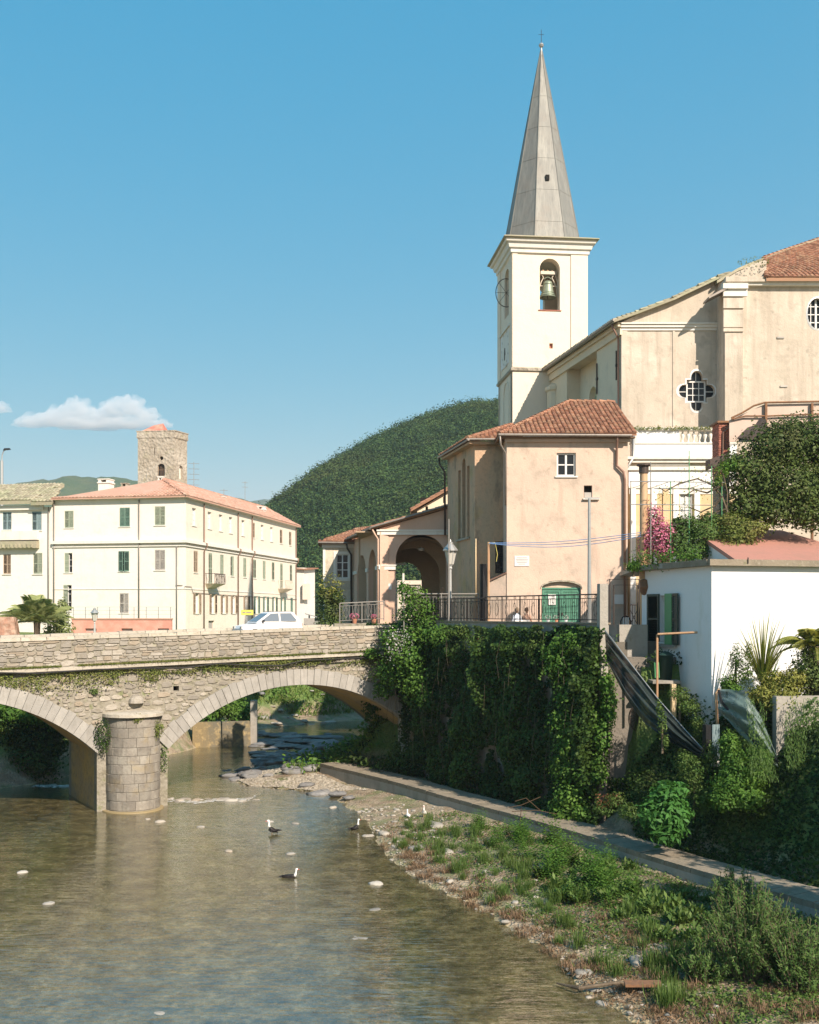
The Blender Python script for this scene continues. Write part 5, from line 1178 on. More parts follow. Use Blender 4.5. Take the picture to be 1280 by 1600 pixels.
bx(PT, 'capital', M['white'], pt, -.10, ar_[0]+.0, -.10, -.001, zsp-.12, zsp+.10); bx(PT, 'capital', M['white'], pt, -.14, ar_[0]+.05, -.14, -.001, zsp+.103, zsp+.17)
bx(PT, 'notice', M['marble'], pt, ar_[0]*.25, ar_[0]*.75, -.03, -.001, PT.px(0,921)[1], PT.px(0,912)[1])
sd_ = Fr(PT.ox+(-.21*9.3), 62.6+.98*9.3, math.degrees(atan2(-.98, .21)), ZT); SLn = 9.5
a1 = [sd_.px(558.2,900)[0], sd_.px(572.8,900)[0]]; a2 = [sd_.px(575.6,900)[0], sd_.px(588.3,900)[0]]; zA = 12.82
MB(sd_).wall(rect(-.2, ZT-.6, SLn-.02, zTopL+.0), [arch(a1[0],ZT,a1[1],zA,14), arch(a2[0],ZT,a2[1],zA+.15,14)], 0, .5).obj('side_wall', M['portico'], pt)
for (s0, s1) in ((0,a1[0]),(a1[1],a2[0]),(a2[1],SLn)): bx(sd_, 'capital', M['white'], pt, s0-.02, s1+.02, -.08, -.001, zsp-.1, zsp+.12)
# inside: back wall with an arch, cross arch and vault
bk = PT.sub(0, 6.5, 0)
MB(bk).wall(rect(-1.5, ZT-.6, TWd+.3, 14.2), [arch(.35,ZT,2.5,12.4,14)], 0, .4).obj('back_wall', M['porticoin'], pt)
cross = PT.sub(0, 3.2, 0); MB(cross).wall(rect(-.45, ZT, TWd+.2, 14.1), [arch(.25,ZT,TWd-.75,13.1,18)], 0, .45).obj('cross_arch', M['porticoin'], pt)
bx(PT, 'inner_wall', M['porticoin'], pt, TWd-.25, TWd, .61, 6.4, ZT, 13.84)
mb = MB(PT); n = 14
for bay0, bay1 in ((.6, 3.2), (3.65, 6.5)):
    cv = (ar_[0]+ar_[2])/2; rv = 1.9
    for k in range(n):
        t0, t1 = pi*k/n, pi*(k+1)/n; p0 = (cv+rv*cos(t0), 11.85+rv*.9*sin(t0)); p1 = (cv+rv*cos(t1), 11.85+rv*.9*sin(t1))
        mb.add([(p0[0],bay0,p0[1]),(p0[0],bay1,p0[1]),(p1[0],bay1,p1[1]),(p1[0],bay0,p1[1])], [(0,1,2,3)])
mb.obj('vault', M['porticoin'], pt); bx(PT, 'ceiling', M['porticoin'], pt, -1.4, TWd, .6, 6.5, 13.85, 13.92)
bx(bk, 'tie_beam', M['white'], pt, -.4, 1.5, -2.9, -2.8, 12.1, 12.2)
MB(PT).lathe([(0,0),(.16,-.02),(.2,.1),(0,.2)], (1.9+.5,1.9,12.9), 10).obj('ceiling_lamp', M['lampglass'], pt)
# dim house seen through the arches
dh = Fr(*P(612, 957, 78)[:2], 0, ZT); dho = thing('rear_house', dh, 'grey shuttered house seen dimly through the portico arch', 'house')
MB(dh).wall(rect(-.9, ZT-1, 4.2, 11.5), [rect(1.1, ZT+.8, 2.1, 11.2)], 0, .3).obj('wall', M['aptside'], dho); bx(dh, 'shutter', M['greyshut'], dho, 1.12, 2.08, .1, .15, ZT+.82, 11.18); bx(dh, 'pipe', M['white'], dho, .78, .92, -.1, -.02, ZT, 12)
# portico roof and annex
zr0 = zTopL+.18; rfp = [PT.w(-.45,-.25,zr0-.06), PT.w(TWd,-.25,zTopR+.22), PT.w(TWd,8,zTopR+.22), PT.w(-2.4,9.1,zr0-.06)]
rr_ = [PT.w(-2.4,9.1,zr0-.1), PT.w(-.45,-.25,zr0-.1), PT.w(TWd,-.25,zTopR+.14), PT.w(TWd,8,zTopR+.14)]
slabroof(MB(), rr_, .10).obj('roof', M['tile'], pt); mb = MB(); tiles(mb, *rr_, .25, .36, .06); ridge_tiles(mb, rr_[1], rr_[2], .09); mb.obj('roof_tiles', M['tile'], pt, kind='stuff')
MB().tube([tuple(Vector(rr_[1])+Vector((-.08,-.1,-.05))), tuple(Vector(rr_[0])+Vector((-.1,0,-.05)))], .06, 8).obj('gutter', M['gutter'], pt)
MB().tube([tuple(Vector(rr_[1])+Vector((-.1,-.1,-.02))), tuple(Vector(rr_[2])+Vector((0,-.1,.03)))], .05, 8).obj('verge_flashing', M['gutter'], pt)
pipe(PT, pt, [(-.4,-.2,zr0-.2),(-.25,-.18,zr0-.5),(-.08,-.1,zr0-.75),(-.08,-.1,ZT)], .05, M['portico'])
AN = Fr(*sd_.w(-.1, 0, 0)[:2], 3.0, ZT-.4); an = thing('annex', AN, 'small pale annex with a white framed window and tiled roof, left of the portico', 'house')
a_w = AN.px(505.5, 900)[0]; zA_ = AN.px(530, 850)[1]; wr = pr(AN, 525.5, 903.5, 545, 866)
MB(AN).wall(rect(a_w, 6.8, .1, zA_), [rect(*wr)], 0, .3).obj('front_wall', surf('stained_annex_plaster', (.62,.53,.40), .9, [('noise', .9, (.42,.36,.26), .46, .62, .8), ('noise', 4, (.72,.66,.55), .5, .7, .6)], [('noise', 10, .02)]), an)
window(AN, an, *wr, .1, 2, 3, fw=.07, mw=.05)
fm_ = MB(AN); e=.18; fm_.box(wr[0]-e,wr[0]-.001,-.04,-.002,wr[1]-e,wr[3]+e).box(wr[2]+.001,wr[2]+e,-.04,-.002,wr[1]-e,wr[3]+e).box(wr[0],wr[2],-.04,-.002,wr[3]+.001,wr[3]+e).box(wr[0],wr[2],-.06,-.002,wr[1]-e,wr[1]-.07); fm_.obj('window_surround', M['white'], an)
bx(AN, 'corner_quoin', M['white'], an, a_w-.03, a_w+.13, -.03, -.002, 8, zA_); bx(AN, 'cornice', M['white'], an, a_w-.1, .1, -.12, -.002, zA_-.25, zA_)
bx(AN, 'side_wall', M['aptside'], an, a_w, a_w+.3, .3, 3, 6.8, zA_)
rr_ = [AN.w(a_w-.35,-.4,zA_+.1), AN.w(.25,-.4,zA_+.1), P(577,824,76), P(560,826,78)]
slabroof(MB(), rr_, .12).obj('roof', M['tile'], an); rb2 = [AN.w(a_w-.35,3.5,zA_+.1), rr_[0], rr_[3]]; slabroof(MB(), rb2, .12).obj('roof', M['tile'], an)
mb = MB(); tiles(mb, *rr_, .25, .36, .06); mb.obj('roof_tiles', M['tile'], an, kind='stuff')
MB().tube([tuple(Vector(rr_[0])+Vector((0,-.06,-.03))), tuple(Vector(rr_[1])+Vector((0,-.06,-.05)))], .06, 6).obj('gutter', M['gutter'], an)
pipe(AN, an, [(-.45,-.4,zA_),(-.4,-.35,zA_-.3),(-.15,-.14,zA_-.7),(-.12,-.12,8)], .065, M['iron'])
HB = Fr(*P(652, 957, 71.8)[:2], 0, ZT); hb = thing('upper_house', HB, 'small house with shallow tiled roof peeping over the portico roof', 'house')
hw = HB.px(712, 800)[0]; z1 = HB.px(655, 797)[1]; z2 = HB.px(700, 770)[1]
MB(HB).wall([(0,12),(hw,12),(hw,z2+.4),(0,z1)], [rect(*pr(HB, 665, 799, 669, 791)), rect(*pr(HB, 692.5, 786, 696, 776))], 0, .3).obj('front_wall', M['cream'], hb)
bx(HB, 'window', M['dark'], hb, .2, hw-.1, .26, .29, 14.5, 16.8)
rr_ = [HB.w(-.4,-.4,z1+.02), HB.w(hw,-.4,z2+.55), HB.w(hw,4,z2+.6), HB.w(-.4,4,z1+.05)]; slabroof(MB(), rr_, .14).obj('roof', M['tile'], hb); mb = MB(); tiles(mb, rr_[3], rr_[0], rr_[1], rr_[2], .25, .36, .06); mb.obj('roof_tiles', M['tile'], hb, kind='stuff')

# ================================================================ bell tower
BT = Fr((801-HX)/F*75, 75.0, 6.0, ZT)
bt = thing('bell_tower', BT, 'tall cream bell tower with cornice, open belfry arch and pointed grey octagonal spire', 'bell tower')
BW = BT.px(917, 600)[0]; BSd = BT.sub(0, BW, -90); BSr = BT.sub(BW, 0, 90)   # left side: u towards us
zk = BT.px(860, 392)[1]; zs_ = BT.px(850, 579)[1]
bo = pr(BT, 843.5, 484, 875, 404.5); sq = pr(BT, 858.5, 544.5, 864, 536.5); sl = pr(BT, 858.5, 640, 862, 626)
MB(BT).wall(rect(0, ZT, BW, zk), [arch(*bo, n=16), rect(*sq), rect(*sl)], 0, .7).obj('front_wall', M['tower'], bt)
lo_ = arch(BSd.px(788.6,450)[0], BSd.px(790,498)[1], BSd.px(796,450)[0], BSd.px(792,421)[1], 12)
MB(BSd).wall(rect(0, ZT, BW-.001, zk), [lo_], 0, .7).obj('side_wall', M['tower'], bt)
MB(BSr).wall(rect(0, ZT, BW, zk), [arch(1.9,lo_[0][1],3.2,zk-1,12)], 0, .7).obj('side_wall', M['tower'], bt)
MB(BT.sub(BW, BW, 180)).wall(rect(0, ZT, BW, zk), [arch(1.9,lo_[0][1],3.2,zk-1,12)], 0, .7).obj('back_wall', M['tower'], bt)
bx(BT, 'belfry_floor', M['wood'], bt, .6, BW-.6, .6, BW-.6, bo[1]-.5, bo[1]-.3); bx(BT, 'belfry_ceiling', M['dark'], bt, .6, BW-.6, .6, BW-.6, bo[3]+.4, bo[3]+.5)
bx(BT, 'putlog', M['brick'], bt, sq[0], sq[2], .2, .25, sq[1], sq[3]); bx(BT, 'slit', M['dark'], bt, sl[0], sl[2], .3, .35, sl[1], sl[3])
bx(BT, 'sill', M['brick'], bt, bo[0]-.1, bo[2]+.1, -.06, .3, bo[1]-.06, bo[1]); u = (bo[0]+bo[2])/2
pu = BT.px(892, 500)[0]
bx(BT, 'pilaster', M['tower'], bt, pu, BW+.05, -.07, -.001, zs_+.2, zk-.1); bx(BT, 'pilaster', M['tower'], bt, -.05, .35, -.05, -.001, zs_+.2, zk-.1); bx(BSd, 'pilaster', M['tower'], bt, BW-1.1, BW+.05, -.05, -.001, zs_+.2, zk-.1); bx(BSd, 'pilaster', M['tower'], bt, -.05, 1.0, -.07, -.001, zs_+.2, zk-.1)
def ringbox(fr, w, z, e): return [fr.w(-e,-e,z), fr.w(w+e,-e,z), fr.w(w+e,w+e,z), fr.w(-e,w+e,z)]
prof = [(zk-.25,.02),(zk-.2,.14),(zk+.05,.16),(zk+.1,.28),(zk+.42,.36),(zk+.46,.50),(zk+.62,.56)]
MB().loft([ringbox(BT, BW, z, e) for z, e in prof]).obj('cornice', M['white'], bt); MB().loft([ringbox(BT, BW, z, e) for z, e in ((zk+.621,.62),(zk+.70,.72),(zk+.76,.70),(zk+.98,.12))]).obj('cornice_roof', M['tilegrey'], bt)
MB().loft([ringbox(BT, BW, z, e) for z, e in ((zs_-.12,.02),(zs_-.05,.12),(zs_+.1,.14),(zs_+.2,.02))]).obj('string_course', M['towerstone'], bt)
# blind arch and clock panel on the left side
la = arch(BSd.px(787.5,650)[0], 17.5, BSd.px(796,650)[0], BSd.px(791,598)[1], 10)
MB(BSd).wall(la, [[(p[0]*.9+.1*sum(q_[0] for q_ in la)/len(la), p[1]-.06 if p[1] > 18 else p[1]+.02) for p in la]], -.05, .045).obj('blind_arch', M['tower'], bt)
cp_ = [BSd.px(783.5,530)[0], BSd.px(797.5,530)[0]]; zc0, zc1 = BSd.px(791,572)[1], BSd.px(791,516)[1]
clk = bx(BSd, 'clock_panel', M['marble'], bt, cp_[0], cp_[1], -.04, -.001, zc0, zc1-.1); bx(BSd, 'clock_cornice', M['white'], bt, cp_[0]-.1, cp_[1]+.1, -.16, -.001, zc1-.1, zc1+.02)
cm, cz = (cp_[0]+cp_[1])/2, zc1-1.25; rr_c = (cp_[1]-cp_[0])*.42
MB(BSd).add([(cm+rr_c*cos(2*pi*k/24), -.05, cz+rr_c*sin(2*pi*k/24)) for k in range(24)], [tuple(range(24))]).obj('clock_face', M['white'], clk)
mk = MB(BSd)
for k in range(12): a = 2*pi*k/12; mk.hexa([(cm+rr_c*.86*cos(a)-.03,-.056,cz+rr_c*.86*sin(a)-.08),(cm+rr_c*.86*cos(a)+.03,-.056,cz+rr_c*.86*sin(a)-.08),(cm+rr_c*.86*cos(a)+.03,-.051,cz+rr_c*.86*sin(a)-.08),(cm+rr_c*.86*cos(a)-.03,-.051,cz+rr_c*.86*sin(a)-.08)],[(cm+rr_c*.86*cos(a)-.03,-.056,cz+rr_c*.86*sin(a)+.08),(cm+rr_c*.86*cos(a)+.03,-.056,cz+rr_c*.86*sin(a)+.08),(cm+rr_c*.86*cos(a)+.03,-.051,cz+rr_c*.86*sin(a)+.08),(cm+rr_c*.86*cos(a)-.03,-.051,cz+rr_c*.86*sin(a)+.08)])
mk.tube([(cm,-.07,cz),(cm-.1,-.07,cz-rr_c*.6)], .03, 4).tube([(cm,-.07,cz),(cm+.1,-.07,cz-rr_c*.35)], .035, 4); mk.obj('clock_hands', M['iron'], clk)
# spire
zb = zk+.95; zt_ = P(843.5, 76, 77.6)[2]; cc = BT.w(BW/2, BW/2, 0); Rb = BW*.5*1.0/cos(pi/8)*.97
def oct_(z, r): return [(cc[0]+r*cos(BT.a+pi/8+pi/4*k), cc[1]+r*sin(BT.a+pi/8+pi/4*k), z) for k in range(8)]
rings = [oct_(zb-.2, Rb*1.02)]+[oct_(zb+(zt_-zb)*k/12, Rb*(1-k/12)**.98+.05) for k in range(13)]
spire = MB().loft(rings).obj('spire', M['lead'], bt)
for k in range(8):                                     # standing seams on the arrises
    pts = [rings[i][k] for i in range(1, 14)]; MB().tube(pts, .035, 4).obj('arris_seam', M['lead'], spire)
for i in range(2, 12, 2): 
    mb = MB(); rg = rings[i]
    for k in range(8): mb.tube([rg[k], rg[(k+1) % 8]], .014, 4)
    mb.obj('sheet_joint', M['lead'], spire)
hk = P(853.5, 281, 75.2+1.2); kz = hk[2]; fk = (kz-zb)/(zt_-zb); off = BW/2-(Rb*(1-fk)*cos(pi/8))-.03
cu = BT.inv(hk)[0]; bx(BT, 'hatch', M['dark'], spire, cu-.13, cu+.13, off-.16, off+.5, kz-.19, kz+.19)
tip = (cc[0], cc[1], zt_); MB().lathe([(.12,-.4),(.08,0),(.05,.15),(.05,.22)], tip, 8).lathe([(0,.2),(.13,.26),(.19,.38),(.13,.5),(0,.56)], tip, 12).obj('ball_finial', M['galv'], spire)
MB().tube([(tip[0],tip[1],zt_+.5),(tip[0],tip[1],zt_+1.5)], .018, 4).tube([(tip[0]-.2,tip[1],zt_+1.15),(tip[0]+.2,tip[1],zt_+1.15)], .015, 4).obj('cross', M['iron'], spire)
# the bell with its frame (hung inside the arch, a thing of its own)
bc = BT.w((bo[0]+bo[2])/2-.02, .55, 0); bzz = BT.px(860, 462)[1]
BL = Fr(bc[0], bc[1], 6.0, bzz); bell = thing('bell', BL, 'large greenish bronze bell hanging in the belfry arch of the church tower', 'bell')
MB(BL).lathe([(.0,1.18),(.20,1.16),(.30,1.08),(.34,.9),(.37,.6),(.43,.32),(.54,.1),(.60,0),(.55,0),(.40,.3),(.0,1.0)], (0,0,bzz), 24).obj('body', M['bronze'], bell, smooth=True)
for z in (.12,.3,.92): MB(BL).lathe([(.60-.45*z+.02 if z < .2 else (.46 if z < .5 else .355), z-.02),(.62-.45*z+.02 if z < .2 else (.48 if z < .5 else .37), z),(.59-.45*z+.02 if z < .2 else (.455 if z < .5 else .35), z+.02)], (0,0,bzz), 24).obj('band', M['bronze'], bell)
MB(BL).tube([(0,0,bzz+.9),(0,0,bzz-.1)], .03, 6).obj('clapper', M['iron'], bell)
yk = MB(BL).box(-.52,.52,-.12,.12,bzz+1.62,bzz+1.84); yk.obj('yoke', M['cframe'], bell)
for k in (-.38,-.05,.28): MB(BL).lathe([(0,.0),(.05,.0),(.07,.06),(0,.14)], (k+.05,0,bzz+1.84), 8).obj('bolt', M['orange'], bell)
for sg in (-1, 1):
    MB(BL).tube([(sg*.42,0,bzz+1.62),(sg*.30,0,bzz+1.4),(sg*.46,0,bzz+1.1),(sg*.58,0,bzz+.75)], .035, 6).obj('strap', M['cframe'], bell)
    MB(BL).tube([(sg*.25,0,bzz+1.3),(sg*.12,0,bzz+1.42),(0,0,bzz+1.45)], .03, 6).obj('crown', M['bronze'], bell)
MB(BL).tube([(-.85,0,bzz+.82),(.85,0,bzz+.82)], .03, 6).obj('axle', M['cframe'], bell)
MB(BL).tube([(.62,-.05,bzz+1.9),(.56,-.05,bzz+1.5),(.70,-.05,bzz+1.0),(.62,-.05,bzz+.5),(.68,-.05,bzz+.05)], .028, 6).obj('rope_arm', M['cframe'], bell)
wh = MB(BSd); wc = ((lo_[0][0]+lo_[1][0])/2, -.0, (BSd.px(792,458)[1])); wr_ = 1.0
wh.tube([(wc[0], .3+wr_*cos(2*pi*k/28)*.75-.35, wc[2]+wr_*sin(2*pi*k/28)) for k in range(29)], .03, 5)
for k in range(4): a = pi*k/4; wh.tube([(wc[0], -.05+wr_*.75*cos(a), wc[2]+wr_*sin(a)),(wc[0], -.05-wr_*.75*cos(a), wc[2]-wr_*sin(a))], .014, 4)
wh.obj('bell_wheel', M['iron'], bell)

# ================================================================ church
NV = Fr((972-HX)/F*62.6, 62.6, 0.0, ZT)
ch = thing('church', NV, 'large weathered cream church with quatrefoil window, sloping tiled roof and white cornice', 'church')
def q4(fr, x, y, rx_, ry_, v=0):
    cu, cz = fr.px(x, y, v); s = fr.px(x+10, y, v)[0]-cu; s /= 10; pts = []
    for k, (ax, az) in enumerate(((1,0),(0,1),(-1,0),(0,-1))):
        m = k*pi/2
        for j in range(-1, 10):
            if j in (-1, 9): lx_, lz_ = .56, (-.32 if j < 0 else .32)
            else: a = -pi/2+pi*j/8; lx_, lz_ = .68+.32*cos(a), .32*sin(a)
            pts.append((cu+(lx_*cos(m)-lz_*sin(m))*rx_*s, cz+(lx_*sin(m)+lz_*cos(m))*ry_*s))
        pts.append((cu+.56*rx_*s*(cos(m)-sin(m)), cz+.56*ry_*s*(sin(m)+cos(m))))
    return pts, cu, cz, s
u1_ = NV.px(1051, 600)[0]; u2_ = NV.px(1133, 600)[0]
qf, qu, qz, qs = q4(NV, 1089, 611, 28, 31)
sx_ = [NV.px(x, y) for x, y in ((972,503),(1000,490),(1050,471),(1090,452),(1120,438),(1140,431))]
MB(NV).wall([(0,ZT),(u2_,ZT)]+[sx_[5]]+sx_[::-1][1:], [qf], 0, .55).obj('transept_wall', M['church'], ch)
# quatrefoil: splayed white reveal and glazing bars
rv = MB(NV); n = len(qf); big = [(qu+(p[0]-qu)*1.13-.03, qz+(p[1]-qz)*1.12) for p in qf]
rv.add([(p[0],-.006,p[1]) for p in big]+[(p[0],-.03,p[1]) for p in [(qu+(p[0]-qu)*1.03, qz+(p[1]-qz)*1.03) for p in qf]]+[(p[0],.22,p[1]) for p in qf], [(i,(i+1)%n,n+(i+1)%n,n+i) for i in range(n)]+[(n+i,n+(i+1)%n,2*n+(i+1)%n,2*n+i) for i in range(n)])
qw = rv.obj('window', M['whitewall'], ch)
MB(NV).wall([(qu+(p[0]-qu)*1.02, qz+(p[1]-qz)*1.02) for p in qf], [], .30, .03).obj('pane', M['sglass'], qw)
rx2, rz2 = 28*qs, 31*qs; gb = MB(NV)
for f_ in (-.5, .5): gb.box(qu+f_*rx2-.04,qu+f_*rx2+.04,.22,.29,qz-rz2*.52,qz+rz2*.52).box(qu-rx2*.52,qu+rx2*.52,.221,.289,qz+f_*rz2-.04,qz+f_*rz2+.04)
for f_ in (-.17,.17): gb.box(qu+f_*rx2-.02,qu+f_*rx2+.02,.24,.28,qz-rz2*.5,qz+rz2*.5).box(qu-rx2*.5,qu+rx2*.5,.241,.279,qz+f_*rz2-.02,qz+f_*rz2+.02)
gb.box(qu-.02,qu+.02,.24,.28,qz+rz2*.55,qz+rz2*1.0).box(qu-.02,qu+.02,.24,.28,qz-rz2*1.0,qz-rz2*.55).box(qu-rx2,qu-rx2*.55,.24,.28,qz-.02,qz+.02).box(qu+rx2*.55,qu+rx2,.24,.28,qz-.02,qz+.02)
gb.obj('glazing_bars', M['wframe'], qw)
z5 = NV.px(1000, 512)[1]
for (z, h, d) in ((z5-.17,.17,.07),(z5,.16,.16),(z5+.16,.08,.24)): bx(NV, 'cornice', M['white'], ch, -.08, u2_-.05, -d, -.001, z+.001, z+h)
bx(NV, 'corner_strip', M['church'], ch, -.04, .30, -.05, -.001, ZT+5, z5-.17)
bx(NV, 'pilaster', M['church'], ch, NV.px(1119,600)[0], u2_-.02, -.28, -.001, ZT+5, z5-.171)
bx(NV, 'wall_strip', M['church'], ch, u1_, u1_+.12, -.04, -.001, ZT+5, z5-.171)
# left flank, going back
NL = Fr(*[0,0]); bxp = (864-HX)/F*74.8; NLn = hypot(bxp-NV.ox, 12.2); na = math.degrees(atan2(-12.2, NV.ox-bxp)); NL = Fr(bxp, 74.8, na, ZT)
zF = NV.px(972, 503)[1]
uA = NL.px(932.5, 600)[0]; uB = NL.px(886, 600)[0]
MB(NL).wall(rect(uA, ZT, NLn-.01, zF), [], 0, .5).obj('flank_wall', M['cream'], ch)
wa_ = NL.px(921.5, 620, .9)[0], NL.px(931, 620, .9)[0]
MB(NL).wall(rect(uB-.1, ZT, uA+.01, zF-.3), [arch(wa_[0]-.1, 20.2, wa_[1]+.15, NL.px(925,605,.9)[1], 10)], .9, .4).obj('flank_wall', M['cream'], ch)
MB(NL).wall(rect(-1.0, ZT, uB, zF), [], 0, .5).obj('flank_wall', M['cream'], ch)
bx(NL, 'reveal', M['cream'], ch, uA-.001, uA+.3, .5, 1.1, ZT, zF-.3); bx(NL, 'reveal', M['cream'], ch, uB-.3, uB, .5, 1.1, ZT, zF-.3)
bx(NL, 'recess_soffit', M['cream'], ch, uB, uA, .01, 1.1, zF-.6, zF-.35); bx(NL, 'window', M['sglass'], ch, wa_[0]-.1, wa_[1]+.2, 1.15, 1.18, 20.0, 22.9)
for (x, y0, y1) in ((934,568,616),(964.5,548,594)):
    u = NL.px(x, 580)[0]; MB(NL).tube([(u,-.06,NL.px(x,y1)[1]),(u,-.06,NL.px(x,y0)[1])], .045, 6).tube([(u,-.1,NL.px(x,(y0+y1)/2)[1]),(u,.0,NL.px(x,(y0+y1)/2)[1])], .1, 6).obj('tie_rod', M['iron'], ch)
bx(NL, 'cornice', M['cream'], ch, -1.0, NLn+.12, -.30, -.001, zF-.30, zF-.05); bx(NL, 'cornice', M['cream'], ch, -1.0, NLn+.06, -.14, -.001, zF-.75, zF-.301)
apx = NL.sub(.1, .2, 0); 
MB(apx).lathe([(.62,ZT),(.62,zF-1.6),(.75,zF-1.5),(.75,zF-1.3),(.3,zF-1.0)], (0,0,0), 14).obj('stair_turret', M['cream'], ch)
# roof over the flank and the gable verge
er = [NL.w(-1.3,-.55,zF+.06), NL.w(NLn+.1,-.55,zF+.06)]
tR_ = [NV.w(sx_[5][0]+.3, .0, sx_[5][1]+.15), NV.w(sx_[5][0]+.3, 11.5, sx_[5][1]+.15)]
vb = [NL.w(NLn+.35,-.62,zF+.0)]+[NV.w(u, -.42, z+.10) for u, z in sx_[1:]]; vt = [NL.w(-1.3,-.6,zF+.06)]+[NV.w(u-1.2, 11.5, z+.12) for u, z in sx_[1:]]
mb = MB(); mt_ = MB()
for i in range(len(vb)-1):
    slabroof(mb, [vb[i], vb[i+1], vt[i+1], vt[i]], .14); tiles(mt_, vt[i], vb[i], vb[i+1], vt[i+1], .26, .4, .06) 
mb.obj('roof', M['tilegrey'], ch); mt_.obj('roof_tiles', M['tilegrey'], ch, kind='stuff')
MB().tube([vb[0], tuple(Vector(er[0])+Vector((0,-.05,-.05)))], .08, 8).obj('gutter', M['gutter'], ch)
pipe(NL, ch, [(NLn-.15,-.55,zF-.1),(NLn-.12,-.5,zF-.35),(NLn-.25,-.12,zF-.9),(NLn-.25,-.12,19.9),(NLn-.15,-.2,19.6),(NLn+.0,-.3,19.2)], .065, M['copper'])
# big right hand body of the church
RB = Fr((1131-HX)/F*61.2, 61.2, 0.0, ZT)
RWd = 9.0; zR = RB.px(1200, 440)[1]; ou, oz_ = RB.px(1277, 490); 
ov = [(ou+.56*cos(2*pi*k/20), oz_+.86*sin(2*pi*k/20)) for k in range(20)]
MB(RB).wall(rect(0, ZT, RWd, zR), [ov], 0, .5).obj('main_wall', M['church'], ch); bx(RB, 'return_wall', M['church'], ch, .0, .4, .5, 2.2, ZT, zR)
ow = MB(RB); n = 20; b2 = [(ou+(p[0]-ou)*1.14, oz_+(p[1]-oz_)*1.12) for p in ov]
ow.add([(p[0],-.006,p[1]) for p in b2]+[(p[0],-.05,p[1]) for p in ov]+[(p[0],.2,p[1]) for p in ov], [(i,(i+1)%n,n+(i+1)%n,n+i) for i in range(n)]+[(n+i,n+(i+1)%n,2*n+(i+1)%n,2*n+i) for i in range(n)])
owo = ow.obj('window', M['whitewall'], ch); MB(RB).wall(ov, [], .3, .03).obj('pane', M['sglass'], owo)
mb = MB(RB).box(ou-.05,ou+.05,.2,.28,oz_-.85,oz_+.85).box(ou-.3,ou-.26,.22,.28,oz_-.7,oz_+.7).box(ou+.26,ou+.3,.22,.28,oz_-.7,oz_+.7)
for k in (-.45,0,.45): mb.box(ou-.56,ou+.56,.221,.279,oz_+k-.025,oz_+k+.025)
mb.obj('glazing_bars', M['wframe'], owo)
pA, pB = RB.px(1134, 500)[0], RB.px(1159, 500)[0]
bx(RB, 'pilaster', M['church'], ch, pA-.1, pB, -.22, -.001, ZT, zR-.02); 
for i, (y0, y1, d) in enumerate(((520,515,.30),(513,486,.27),(484,468,.34),(466,455,.42),(455,447,.55))):
    bx(RB, 'capital', M['church'] if i < 3 else M['white'], ch, pA-.1-d*.35, pB+(.02 if i < 3 else .2), -d, -.2201, RB.px(0,y0)[1], RB.px(0,y1)[1])
a_ = RB.px(1104, 469); b__ = RB.px(1137, 452)
MB(RB).hexa([(a_[0],-.5,a_[1]-.05),(b__[0],-.5,b__[1]-.05),(b__[0],.7,b__[1]-.05),(a_[0],.7,a_[1]-.05)], [(a_[0],-.5,a_[1]+.07),(b__[0],-.5,b__[1]+.1),(b__[0],.7,b__[1]+.1),(a_[0],.7,a_[1]+.07)]).obj('lead_hood', M['gutter'], ch)
bx(RB, 'cornice', M['white'], ch, .1, RWd, -.28, -.001, zR-.28, zR-.12); bx(RB, 'cornice', M['church'], ch, .0, RWd, -.42, -.001, zR-.119, zR+.16)
MB(RB).wall([(.02,zR-.2),(RB.px(1198,0)[0],zR-.2)]+[RB.px(x,y,.1) for x,y in ((1198,407),(1176,415),(1152,425),(1132,437))], [], .1, 1.2).obj('plaster_attic', M['church'], ch)
hx = [RB.px(1150,436)[0]]
q0 = RB.px(1197.5, 434, -.5); q1 = RB.px(1330, 434, -.5); tL_ = P(1195, 403, 63.5); tR2 = P(1330, 357, 67.5)
rr_ = [RB.w(q0[0],-.5,q0[1]), RB.w(q1[0],-.5,q1[1]), tR2, tL_]; slabroof(MB(), rr_, .18).obj('roof', M['tile'], ch); mb = MB(); tiles(mb, *rr_, .25, .36, .055); ridge_tiles(mb, rr_[0], rr_[3], .12); ridge_tiles(mb, rr_[3], rr_[2], .12)
mb.obj('roof_tiles', M['tile'], ch, kind='stuff')
vb2 = [P(1118,441,62.4), P(1150,422,62.5), P(1175,411,63), P(1195,404,63.6), P(1240,388,65), P(1330,357,67.5)]
mb = MB(); 
for i in range(len(vb2)-1): a, b_ = vb2[i], vb2[i+1]; slabroof(mb, [(a[0],a[1]-.35,a[2]), (b_[0],b_[1]-.35,b_[2]), (b_[0],b_[1]+6,b_[2]+.2), (a[0],a[1]+6,a[2]+.2)], .16)
mb.obj('roof', M['tilegrey'], ch)
mb = MB(RB); mb.add([RB.inv(P(x,y,56.2)) if 0 else (RB.px(x,y,1.2)[0],1.2,RB.px(x,y,1.2)[1]) for x,y in ((1122,470),(1122,442),(1150,425),(1176,413),(1196,406),(1196,440))], [(5,4,3,2,1,0)]).obj('gable_wall', M['church'], ch)
for (x, y) in ((1221,528),(1226,604)): u, z = RB.px(x, y); bx(RB, 'wall_hook', M['greyshut'], ch, u-.25, u+.15, -.06, -.001, z-.04, z+.06)
random.seed(5)
cp = [P(1178,409,61)]; d_ = sph(160); Pt = np.array(cp[0])+d_*np.array([.9,.4,.25]); leaves('roof_plant', Pt, d_, .10, M['mossgrass'], label='wisps of weed growing on the church roof edge', cat='wall plant', tdir=np.array([0,0,1.]), tw=.6)
